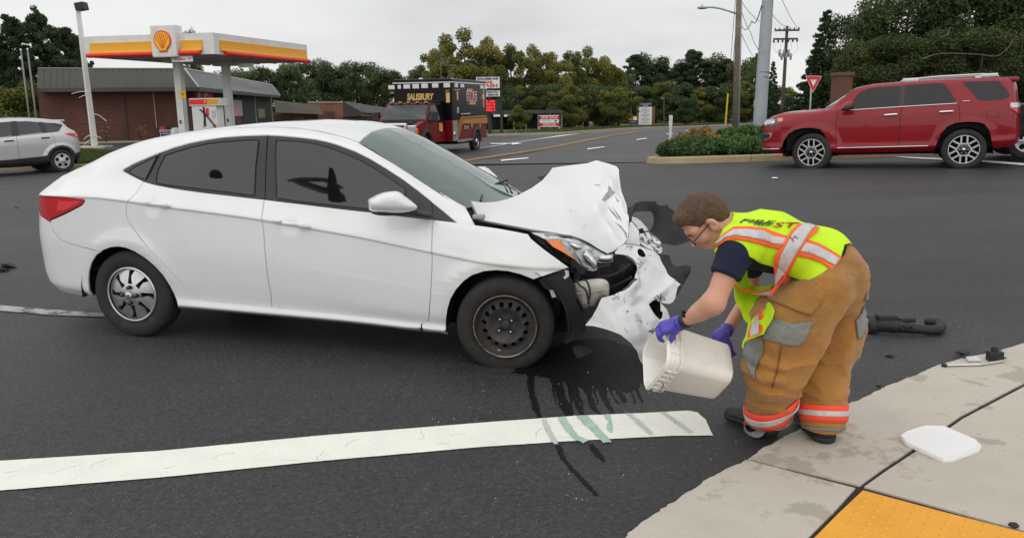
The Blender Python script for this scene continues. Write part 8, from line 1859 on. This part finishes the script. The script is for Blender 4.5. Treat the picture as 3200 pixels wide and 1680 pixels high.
dk=parked('dark_vehicle','black vehicle with a side step just behind the red vehicle','car',3420,492,4.9,1.75,-.35,PICK,[[(-.19,.68),(-.12,.93),(-.03,.95),(-.03,.68)]],mat('black_car_paint',(.008,.008,.009),.35,spec=.2),(-.30,.30),.39,1.95,lambda o,L,Hh,W_:MB().bevbox((-.40*L,-W_/2-.14,.36),(.2*L,-W_/2+.05,.42),.02).build('side_step',M_DPL,o))

# ================================================================ poles, wires, signs
M_GALV=mat('galvanised_steel',(.36,.39,.42),.55,.35,var=.10,var_scale=1.5,dirt=((.24,.26,.28),1.2,.55,.75))
M_WOODP=mat('weathered_pole',(.17,.14,.11),.95,var=.25,var_scale=3,bump=.5,bump_scale=20)
M_WOODD=mat('dark_pole',(.085,.070,.055),.95,var=.25,var_scale=3)
M_WIRE=mat('wire_black',(.02,.02,.02),.7)
def ground_thing(name,label,cat,px,y,group=None):
    p=onscreen(px,400,y);return thing(name,label,cat,p,0,group),basis_frame(p,(1,0,0))
# thick steel signal pole
o,f=ground_thing('signal_pole','thick grey galvanised steel pole rising from the island shrubs','pole',2377,24.5)
a,b=f.plane(2371,415,0),f.plane(2403,-60,0);MB().tube([(a[0]-.002,0,-.05),tuple(b)],[.205,.160],20).build('shaft',M_GALV,o,True,sharp=60)
for y_ in (226,242):c=f.plane(2386,y_,0);MB().tube([(c[0]+.19*math.cos(t),.19*math.sin(t),c[2]) for t in np.linspace(0,2*math.pi,20)],.008,5).build('band',M_WIRE,o,True)
MB().bevbox((a[0]-.30,-.3,-.05),(a[0]+.30,.3,.05),.02).build('base_plate',M_GALV,o)
# wooden pole with street light, and the thin steel pole behind it
o,f=ground_thing('utility_pole','weathered wooden utility pole carrying a street light arm','pole',2296,42)
a,b=f.plane(2297,392,0),f.plane(2311,-80,0);MB().tube([(a[0],0,-.1),tuple(b)],[.155,.125],12).build('shaft',M_WOODP,o,True)
lampz=[f.plane(*p,0) for p in ((2300,43),(2280,36),(2250,27),(2225,23),(2208,24))];arm=MB().tube(lampz,.045,8).build('lamp_arm',M_GALV,o,True)
l0,l1=f.plane(2178,25,0),f.plane(2212,25,0);V_,F__=surfnets(lambda p:np.linalg.norm((p-(l0+l1)/2)/np.array([(l1[0]-l0[0])*.5,.17,.075]),axis=1)-1,(l0+l1)/2-np.array([.4,.3,.2]),(l0+l1)/2+np.array([.4,.3,.2]),.03);mesh('lamp_head',V_,F__,M_GALV,o,True)
c=f.plane(2194,19,0);MB().lathe([(.04,-.03),(.04,.06),(.0001,.07)],10,tuple(c),'z').build('photocell',M_GALV,o,True)
o2,f2=ground_thing('steel_pole','thin grey steel pole standing directly behind the wooden pole','pole',2310,43.2)
a,b=f2.plane(2306,385,0),f2.plane(2316,-80,0);MB().tube([(a[0],0,-.1),tuple(b)],[.10,.09],10).build('shaft',M_GALV,o2,True);MB().bevbox((a[0]-.2,-.2,-.12),(a[0]+.2,.2,.03),.02).build('base_plate',M_GALV,o2)
# far utility pole with cross-arms and transformer gear
o,f=ground_thing('utility_pole','dark utility pole with two cross-arms and grey fuse gear','pole',2441,76)
a,b=f.plane(2443,375,0),f.plane(2460,82,0);MB().tube([(a[0],0,-3),tuple(b)],[.20,.13],10).build('shaft',M_WOODD,o,True)
for (p,q) in (((2421,96),(2498,93)),((2417,123),(2493,120))):
    A,B=f.plane(*p,-.2),f.plane(*q,-.2);MB().box((A[0],-.28,min(A[2],B[2])-.07),(B[0],-.14,min(A[2],B[2])+.09)).build('crossarm',M_WOODD,o)
    for t in (.02,.2,.38,.62,.8,.98):c=A+(B-A)*t;MB().lathe([(.0001,.25),(.06,.2),(.07,.05),(.03,.02)] if p[1]<100 else [(.03,-.02),(.09,-.06),(.09,-.30),(.0001,-.34)],8,tuple(c),'z').build('insulator',mat('insulator',(.12,.11,.10),.4),o,True)
for k in range(6):c=f.plane(2436+k*7,165+(k % 2)*12,-.25);MB().lathe([(.0001,.30),(.10,.26),(.12,.0),(.08,-.3),(.0001,-.34)],8,tuple(c),'z').build('fuse_cutout',mat('gear_grey',(.32,.33,.34),.5),o,True)
c0_,c1_=f.plane(2436,178,-.25),f.plane(2474,176,-.25);MB().tube([c0_,c1_],.05,6).build('gear_bracket',M_GALV,o)
for P in ([(2424,136),(2418,150),(2430,168)],[(2490,134),(2492,155),(2475,172)],[(2440,135),(2438,150),(2444,160)],[(2470,133),(2474,150),(2466,160)]):MB().tube([f.plane(*p,-.3) for p in densify(P,4,False,True)],.012,4).build('jumper_wire',M_GALV,o)
# wires in the air
def wire(name,label,P,r=.012,sag=0.):
    Q=[np.array(p) for p in P];root=thing(name,label,'wire',Q[0]);L=[]
    for i in range(len(Q)-1):
        for t in np.linspace(0,1,12,endpoint=(i == len(Q)-2)):L.append(Q[i]+(Q[i+1]-Q[i])*t-np.array([0,0,sag*4*t*(1-t)])-Q[0])
    MB().tube(L,r,5).build('strand',M_WIRE,root);return root
wire('cable','slack black cable looping from the wooden pole to the steel pole',[at_y(2318,82,41.8),at_y(2350,66,33),at_y(2380,18,24.3)],.016,.25)
wire('cable','thin cable running down from the wooden pole behind the steel pole',[at_y(2318,38,42.2),at_y(2345,100,42),at_y(2372,158,41)],.014,.1)
wire('cable','thin cable stretched from the wooden pole toward the far pines',[at_y(2318,108,42.2),at_y(2360,185,60)],.014,.1)
wire('overhead_wire','overhead wire leaving the top of the far utility pole',[at_y(2440,-10,60),at_y(2496,92,76)],.018,.2);wire('overhead_wire','overhead wire reaching the near end of the upper cross-arm',[at_y(2410,40,55),at_y(2460,84,76)],.018,.2);wire('overhead_wire','faint overhead wire running past the steel pole top',[at_y(2319,8,42),at_y(2375,68,50)],.014,.1)
o,f=ground_thing('guy_wire','slanting guy wire with a yellow guard beside the wooden pole','guy wire',2267,42.5)
for k,(p,q) in enumerate((((2298,0),(2268,393)),((2297,120),(2274,393)))):MB().tube([tuple(f.plane(*p,0)),tuple(f.plane(*q,0))],.014,5).build('strand',M_WIRE,o)
MB().tube([tuple(f.plane(2275,293,-.05)),tuple(f.plane(2267,392,-.05))],.045,8).build('yellow_guard',mat('guard_yellow',(.75,.50,.02),.5),o)
# yield sign
o,f=ground_thing('yield_sign','red and white triangular yield sign on a steel post behind the red vehicle','sign',2534,36)
a=f.plane(2533,345,0);b=f.plane(2537,245,0);MB().tube([(a[0],.03,-.1),(b[0],.03,b[2])],.035,8).build('post',M_GALV,o,True)
T3=[f.plane(*p,0) for p in ((2517,237),(2569,238),(2540,291))];c=sum(T3)/3
def tri(s,y,m,nm):
    P=[c+(p-c)*s for p in T3];Q=[]
    for i in range(3):
        d0=P[i-1]-P[i];d1=P[(i+1) % 3]-P[i];Q += [P[i]+d0*.07,P[i]+(d0+d1)*.012,P[i]+d1*.07]
    slab3(nm,[q+np.array([0,y,0]) for q in Q],.012,m,o)
tri(1.0,0,M_WSIGN,'plate');tri(.93,-.006,M_RED,'red_face');tri(.42,-.012,M_WSIGN,'white_face');text_obj('lettering','YIELD',.13,M_RED,o,c+np.array([0,-.02,.10]),(1,0,0),(0,0,1),width=.36)
# small white sign behind the steel pole
o,f=ground_thing('speed_sign','small white rectangular sign half hidden by the thick steel pole','sign',2358,60);q,RR=fbox('plate',f,(2356,314,2372,334),0,.02,M_WSIGN,o);MB().tube([((RR[0]+RR[1])/2,.05,-.2),((RR[0]+RR[1])/2,.05,RR[3])],.03,6).build('post',M_GALV,o)
text_obj('lettering','45',.3,M_WIRE,q,((RR[0]+RR[1])/2,-.01,(RR[2]+RR[3])/2-.05),(1,0,0),(0,0,1))
# brick pier behind the red vehicle
o,f=ground_thing('brick_pier','tall orange brick pier standing in front of the dark evergreens','pier',2640,42);q,RR=fbox('shaft',f,(2617,235,2662,340),0,.9,brickmat('pier_brick',(.15,.065,.035),(.12,.05,.03),(.16,.10,.07)),o);MB().bevbox((RR[0]-.06,-.06,RR[3]-.02),(RR[1]+.06,.96,RR[3]+.14),.02).build('cap',mat('pier_cap',(.16,.08,.05),.9),o)
# white delineator post
p=gp(2094,452);o=thing('delineator_post','white flexible marker post at the tip of the traffic island','post',p);f=basis_frame(p,(1,0,0));t=f.plane(2096,360,0)
V_=[]
for z,w in ((0,.055),(t[2]*.55,.055),(t[2]*.72,.075),(t[2]*.98,.075),(t[2],.06)):V_ += [(-w,0,z),(-w*.5,-.02,z),(w*.5,-.02,z),(w,0,z),(w*.5,.02,z),(-w*.5,.02,z)]
mesh('blade',V_,[(i*6+j,i*6+(j+1) % 6,(i+1)*6+(j+1) % 6,(i+1)*6+j) for i in range(4) for j in range(6)]+[tuple(24+j for j in range(6))],mat('marker_white',(.62,.62,.60),.6),o);MB().bevbox((-.11,-.11,-.02),(.11,.11,.03),.01).build('foot',M_BLACKP,o);MB().box((-.074,-.026,t[2]*.80),(.074,-.021,t[2]*.92)).build('reflector',M_REFT,o) if 'M_REFT' in globals() else None
# car wash sign
yS=58.
o,f=ground_thing('car_wash_sign','tall white car wash sign with a red message display on a dark post','sign',1535,yS)
def sgn_panel(r,m,d=.35):return fbox('panel',f,r,0,d,m,o)
q,R1=sgn_panel((1488,241,1561,276),M_WSIGN);MB().box((R1[1],.02,R1[2]),(R1[1]+.16,.6,R1[3])).build('panel_side',M_BLACKP,o)
cx_,w_=(R1[0]+R1[1])/2,R1[1]-R1[0];M_BLUEI=mat('sign_blue',(.05,.06,.20),.6);M_ORI=mat('sign_orange_red',(.70,.06,.03),.6)
hR=R1[3]-R1[2]
for s_,z_,sz,m,wd in (('COLLEGE AVE.',.84,.22,M_BLUEI,.92),('CAR',.54,.30,M_ORI,.42),('WASH',.22,.42,M_ORI,.84)):text_obj('lettering',s_,hR*sz,m,q,(cx_,-.02,R1[2]+hR*z_),(1,0,0),(0,0,1),width=w_*wd,bold=.012)
q,R2=sgn_panel((1492,284,1562,302),M_WSIGN);hR=R2[3]-R2[2]
for s_,z_ in (('AUTOMATIC',.74),('SELF SERVE',.27)):text_obj('lettering',s_,hR*.42,mat('sign_grey_blue',(.10,.11,.16),.6),q,((R2[0]+R2[1])/2,-.02,R2[2]+hR*z_),(1,0,0),(0,0,1),width=(R2[1]-R2[0])*.86,bold=.008)
q,R3=fbox('display',f,(1495,312,1566,350),0,.5,M_BLACKP,o);M_LED=mat('led_red',(.9,.02,.02),.5,emit=(1,.015,.03),emit_s=2.2);hR=R3[3]-R3[2]
for k,s_ in enumerate(('CAR HD','E TWO 10','S WASH 9','S TIRES 5')):text_obj('display_text',s_,hR*.27,M_LED,q,(R3[0]+(R3[1]-R3[0])*.42,-.02,R3[3]-hR*(.15+.235*k)),(1,0,0),(0,0,1),width=(R3[1]-R3[0])*.62,bold=.0)
xp=f.plane(1530,400,0)[0];MB().tube([(xp,.2,-.2),(xp,.2,R1[3])],.13,8).build('post',mat('dark_post',(.03,.035,.04),.6),o);xq=f.plane(1565,300,0)[0];MB().tube([(xq,.3,-.2),(xq,.3,R1[2])],.08,8).build('post',MATS['dark_post'],o)
# carport behind the pickup
o,f=ground_thing('carport','long dark open carport with pale signs behind the pickup truck','carport',1620,92)
q,RR=fbox('roof',f,(1520,346,1760,356),0,6,mat('carport_roof',(.06,.06,.06),.8),o)
for px in (1530,1568,1606,1644,1682,1720,1756):x=f.plane(px,380,0)[0];MB().tube([(x,.2,-.3),(x,.2,RR[2])],.10,6).build('post',mat('carport_post',(.14,.14,.14),.7),o)
MB().box((RR[0],5.8,-.3),(RR[1],6.,RR[2])).build('back_wall',M_BAY,o)
for px in (1542,1575):fbox('pale_sign',f,(px,358,px+22,365),-.05,0,M_WSIGN,o)
# for sale board
p0,p1_=gp(1684,408),gp(1750,406);yF=(p0[1]+p1_[1])/2;o,f=ground_thing('for_sale_sign','white and red For Sale board on two posts on the verge','sign',1717,yF)
q,RR=fbox('board',f,(1683,360,1750,397),0,.06,M_WSIGN,o);w_,h_=RR[1]-RR[0],RR[3]-RR[2];cx_=(RR[0]+RR[1])/2
for z0_,z1_ in ((.64,.93),(.06,.36)):MB().box((RR[0]+w_*.04,-.012,RR[2]+h_*z0_),(RR[1]-w_*.04,-.002,RR[2]+h_*z1_)).build('red_band',M_RED,q)
for s_,z_,sz,wd,m in (('FOR SALE',.785,.26,.74,M_WSIGN),('AUSTIN COX',.255,.15,.62,M_WSIGN),('410-555-7890'.replace('555-7890','430-7890'),.12,.10,.62,M_WSIGN)):text_obj('lettering',s_,h_*sz,m,q,(cx_,-.02,RR[2]+h_*z_),(1,0,0),(0,0,1),width=w_*wd,bold=.006)
for z_ in (.56,.50):MB().box((RR[0]+w_*.12,-.008,RR[2]+h_*z_-.02),(RR[0]+w_*.55,-.002,RR[2]+h_*z_+.01)).build('small_print',mat('grey_print',(.4,.41,.44),.6),q)
MB().lathe([(.0001,-.01),(w_*.05,-.01),(w_*.05,0)],12,(RR[0]+w_*.8,0,RR[2]+h_*.5)).build('logo_oval',M_BLUEI,q)
for x in (RR[0]+.05,RR[1]-.05):MB().box((x-.06,.0,-.3),(x+.06,.1,RR[3]+.02)).build('post',M_WSIGN,o)
# directory sign with brick piers, small orange sign
yD=122.;o,f=ground_thing('directory_sign','blue and white shopping centre directory sign between brick piers','sign',2020,yD)
q,RR=fbox('panel',f,(1996,334,2037,390),0,.4,M_WSIGN,o);MB().box((RR[0],-.02,RR[3]),(RR[1],.42,RR[3]+(RR[3]-RR[2])*.22)).build('header',mat('navy_header',(.02,.03,.12),.5),o)
hh=RR[3]-RR[2];cx_=(RR[0]+RR[1])/2
text_obj('lettering','COLLEGE AVENUE',.26,M_WSIGN,o,(cx_,-.04,RR[3]+hh*.15),(1,0,0),(0,0,1),width=(RR[1]-RR[0])*.86);text_obj('lettering','CENTRE',.26,M_WSIGN,o,(cx_,-.04,RR[3]+hh*.06),(1,0,0),(0,0,1),width=(RR[1]-RR[0])*.4)
for k in range(11):wv=.3+.4*abs(math.sin(k*2.1));z=RR[3]-hh*(.08+.082*k);MB().box((cx_-(RR[1]-RR[0])*wv*.5,-.015,z-hh*.016),(cx_+(RR[1]-RR[0])*wv*.5,-.002,z+hh*.016)).build('listing',mat('listing_grey',(.30,.31,.34),.6),q)
MB().box((RR[0]-.03,.02,RR[2]-.1),(RR[1]+.03,.5,RR[3])).build('frame',MATS['navy_header'],o)
for px0,px1 in ((1990,1996),(2038,2046)):fbox('brick_pier',f,(px0,333,px1,400),.0,.5,M_BRICKO,o)
o,f=ground_thing('small_sign','small orange and navy board left of the directory sign','sign',1977,yD-1);q,RR=fbox('board',f,(1965,364,1990,388),0,.1,MATS['navy_header'],o);MB().box((RR[0],-.01,(RR[2]+RR[3])/2),(RR[0]+(RR[1]-RR[0])*.55,-.002,RR[3])).build('orange_panel',mat('sign_orange',(.62,.13,.03),.6),q);MB().box((RR[0]+(RR[1]-RR[0])*.56,-.01,(RR[2]+RR[3])/2),(RR[1],-.002,RR[3])).build('white_panel',M_WSIGN,q);text_obj('lettering','ATKISON',.22,M_WSIGN,q,((RR[0]+RR[1])/2,-.02,RR[2]+(RR[3]-RR[2])*.25),(1,0,0),(0,0,1),width=(RR[1]-RR[0])*.7)
for x in (RR[0]+.1,RR[1]-.1):MB().box((x-.04,.02,-.4),(x+.04,.1,RR[2])).build('post',M_GALV,o)
# thin light poles beyond
for px,top,y,lab in ((1378,165,70,'thin grey light pole rising behind the ambulance roof'),(1407,205,72,'thin grey light pole with a flat head behind the ambulance roof'),(2075,307,128,'far car park light pole beside the directory sign'),(1972,290,132,'far twin headed light pole in front of the dark pines')):
    o,f=ground_thing('light_pole',lab,'light pole',px,y);t=f.plane(px,top,0);MB().tube([(0,0,-.5),tuple(t)],.05 if y<100 else .07,6).build('shaft',mat('pole_dark',(.10,.10,.10),.6),o)
    MB().bevbox((t[0]-.45,-.15,t[2]-.05),(t[0]+(.45 if 'twin' in lab or 'flat' in lab else .05),.15,t[2]+.06),.02).build('lamp_head',M_GALV if y>100 else MATS['pole_dark'],o)
# ================================================================ debris on the road
def gfix(px,py,dz=0.):p=gp(px,py);return np.array([p[0],p[1],p[2]+dz])
# intake duct
p=gfix(2830,1035);duct=thing('intake_duct','broken black plastic intake duct lying on the asphalt behind the firefighter','debris',p);fD=Frame(p,(1,0,0),(0,1,0),(0,0,1))
L=lambda px,py,z:gp(px,py)+np.array([0,0,z])-p
A=[L(2722,1038,.055),L(2750,1040,.06),L(2790,1043,.055),L(2850,1046,.045),L(2900,1048,.04),L(2928,1046,.038),L(2940,1034,.036),L(2930,1022,.034),L(2900,1020,.034)]
V_,F__=surfnets(smin([cone(A[0],A[1],.055,.050),cone(A[1],A[2],.048,.045),cone(A[2],A[3],.044,.034)]+[cone(A[i],A[i+1],.034,.031) for i in range(3,8)],.01),np.min(A,0)-.08,np.max(A,0)+.08,.012);fix(mesh('duct',V_,F__,M_LINER,duct,True),1)
MB().lathe([(.055,-.03),(.064,-.03),(.066,.03),(.055,.03)],20,tuple(A[0]-np.array([.01,0,0])),'x').build('collar',M_BLACKP,duct,True);q=(A[1]+A[2])/2
MB().bevbox((q[0]-.07,q[1]-.02,q[2]+.03),(q[0]+.06,q[1]+.05,q[2]+.075),.012).build('resonator',M_BLACKP,duct);MB().bevbox((q[0]+.08,q[1]-.0,q[2]+.015),(q[0]+.20,q[1]+.06,q[2]+.05),.012).build('bracket',M_BLACKP,duct)
for t in (.3,.7):c=A[2]+(A[3]-A[2])*t;MB().lathe([(.018,.0),(.018,-.012),(.010,-.012),(.010,0)],12,(c[0],c[1]-.034,c[2]+.01)).build('port',M_BLACKP,duct,True)
# pieces on the pavement edge
p=gfix(3045,1147,.012);o=thing('chrome_strip','thin bright trim strip lying on the pavement edge','debris',p)
a,b,c=[gp(*q)-p+np.array([0,0,.02]) for q in ((2950,1150),(3060,1148),(3132,1137))];MB().tube([a,b,c],.010,6).build('strip',mat('worn_chrome',(.55,.55,.55),.25,.9),o);MB().lathe([(.016,-.008),(.016,.008),(.0001,.009)],10,tuple(a),'z').build('eyelet',M_BLACKP,o)
p=gfix(3105,1130,.012);o=thing('black_bracket','small black plastic bracket standing on the pavement edge','debris',p);MB().bevbox((-.04,-.02,0),(.05,.025,.055),.006).build('block',M_BLACKP,o);MB().bevbox((-.02,-.01,.05),(.015,.01,.085),.005).build('lug',M_BLACKP,o);MB().tube([(-.05,-.01,.01),(.06,-.02,.02)],.006,5).build('pin',M_BLACKP,o)
p=gfix(3035,1132,.012);o=thing('clear_shard','clear plastic shard lying beside the bright trim strip','debris',p);mesh('shard',[(-.03,-.02,.002),(.05,-.025,.004),(.04,.02,.022),(-.02,.03,.012),(-.03,-.02,.006),(.05,-.025,.008),(.04,.02,.026),(-.02,.03,.016)],[(0,3,2,1),(4,5,6,7),(0,1,5,4),(1,2,6,5),(2,3,7,6),(3,0,4,7)],mat('clear_plastic',(.55,.56,.55),.15,coat=.5),o)
MB().tube([(-.09,.05,.006),(-.02,.02,.010),(.05,.03,.006)],.003,5).build('splinter',M_BLACKP,o)
def scrap(px,py,s,label,name='plastic_scrap',m=None,seed=0,dz=.004):
    p=gfix(px,py,dz);o=thing(name,label,'debris',p);R=np.random.RandomState(seed);n=7;P=[(s*R.uniform(.5,1.1)*math.cos(2*math.pi*k/n),s*.6*R.uniform(.5,1.1)*math.sin(2*math.pi*k/n)) for k in range(n)];z=[.004+s*.35*R.uniform(0,1) for _ in P]
    V_=[(x,y,q) for (x,y),q in zip(P,z)]+[(x,y,max(.0,q-.006)) for (x,y),q in zip(P,z)];mesh('piece',V_,[tuple(range(n)),tuple(reversed(range(n,2*n)))]+[(k,n+k,n+(k+1) % n,(k+1) % n) for k in range(n)],m or M_BLACKP,o);MB().box((-s*.2,-s*.1,0),(s*.2,s*.1,s*.3)).build('tab',m or M_BLACKP,o);return o
scrap(18,838,.15,'torn black plastic scrap on the road left of the white sedan',seed=1);scrap(8,848,.10,'small black scrap beside the larger torn scrap left of the sedan',seed=5);scrap(3165,1655,.030,'small black scrap on the edge of the yellow tactile paving',seed=2,dz=.014);scrap(2745,1208,.022,'grey flake at the asphalt edge beside the pavement',seed=3);scrap(2780,1115,.03,'dark flake on the asphalt below the intake duct',seed=4);scrap(3005,1108,.05,'long dark splinter at the pavement edge near the bracket',seed=6);scrap(52,650,.05,'small dark flake on the road behind the sedan',seed=8)
# crumbs of glass and plastic scattered round the nose
R=np.random.RandomState(5);V_=[];F__=[]
for _ in range(200):
    px,py=R.uniform(1350,3000),R.uniform(1000,1600)
    if py>1350 and R.rand()<.55:continue
    p=gp(px,py);s=R.uniform(.0015,.0042);b=len(V_);a=R.uniform(0,6.28);V_ += [(p[0]+s*math.cos(a+k*2.1),p[1]+s*math.sin(a+k*2.1),p[2]+.003) for k in range(3)]+[(p[0],p[1],p[2]+.003+s)];F__ += [(b,b+1,b+3),(b+1,b+2,b+3),(b+2,b,b+3)]
o=mesh('glass_crumbs',V_,F__,mat('glass_crumb',(.6,.61,.6),.15));tag(o,'tiny pale crumbs of glass and plastic scattered over the asphalt','debris',kind='stuff')
# ================================================================ signal arm behind the viewer, mirrored in the sedan's windows
o=thing('signal_mast','traffic signal mast arm mirrored in the dark windows of the white sedan','traffic signal',(-18.5,4.2,0));z_=6.2;ad=np.array([11.5,-7.2,0]);ad=ad/np.linalg.norm(ad);nv=np.array([-ad[1],ad[0],0])
MB().tube([(0,0,0),(0,0,7.)],[.2,.15],12).build('pole',M_GALV,o,True);MB().tube([(0,0,z_-.3),tuple(ad*6+np.array([0,0,z_])),tuple(ad*17.5+np.array([0,0,z_+.1]))],[.13,.1,.06],10).build('mast_arm',M_GALV,o,True)
for k,x in enumerate((10.4,13.2)):
    hd=Matrix.Translation(Vector(ad*x+np.array([0,0,z_])))@Matrix.Rotation(math.atan2(ad[1],ad[0]),4,'Z');q=MB().bevbox((-.2,-.15,-.75),(.2,.15,.45),.04);q.v=[tuple(hd@Vector(p)) for p in q.v];q.build('signal_head',M_BLACKP,o)
    for j in range(3):q=MB().lathe([(.15,.1),(.16,.45),(.15,.45)],14,(0,0,-.5+.38*j));q.v=[tuple(hd@Vector(p)) for p in q.v];q.build('visor',M_BLACKP,o)
hd=Matrix.Translation(Vector(ad*16.6+np.array([0,0,z_])))@Matrix.Rotation(math.atan2(ad[1],ad[0]),4,'Z');q=MB().box((-.55,-.1,-.45),(.55,-.06,.30));q.v=[tuple(hd@Vector(p)) for p in q.v];q.build('street_name_plate',M_BLACKP,o)
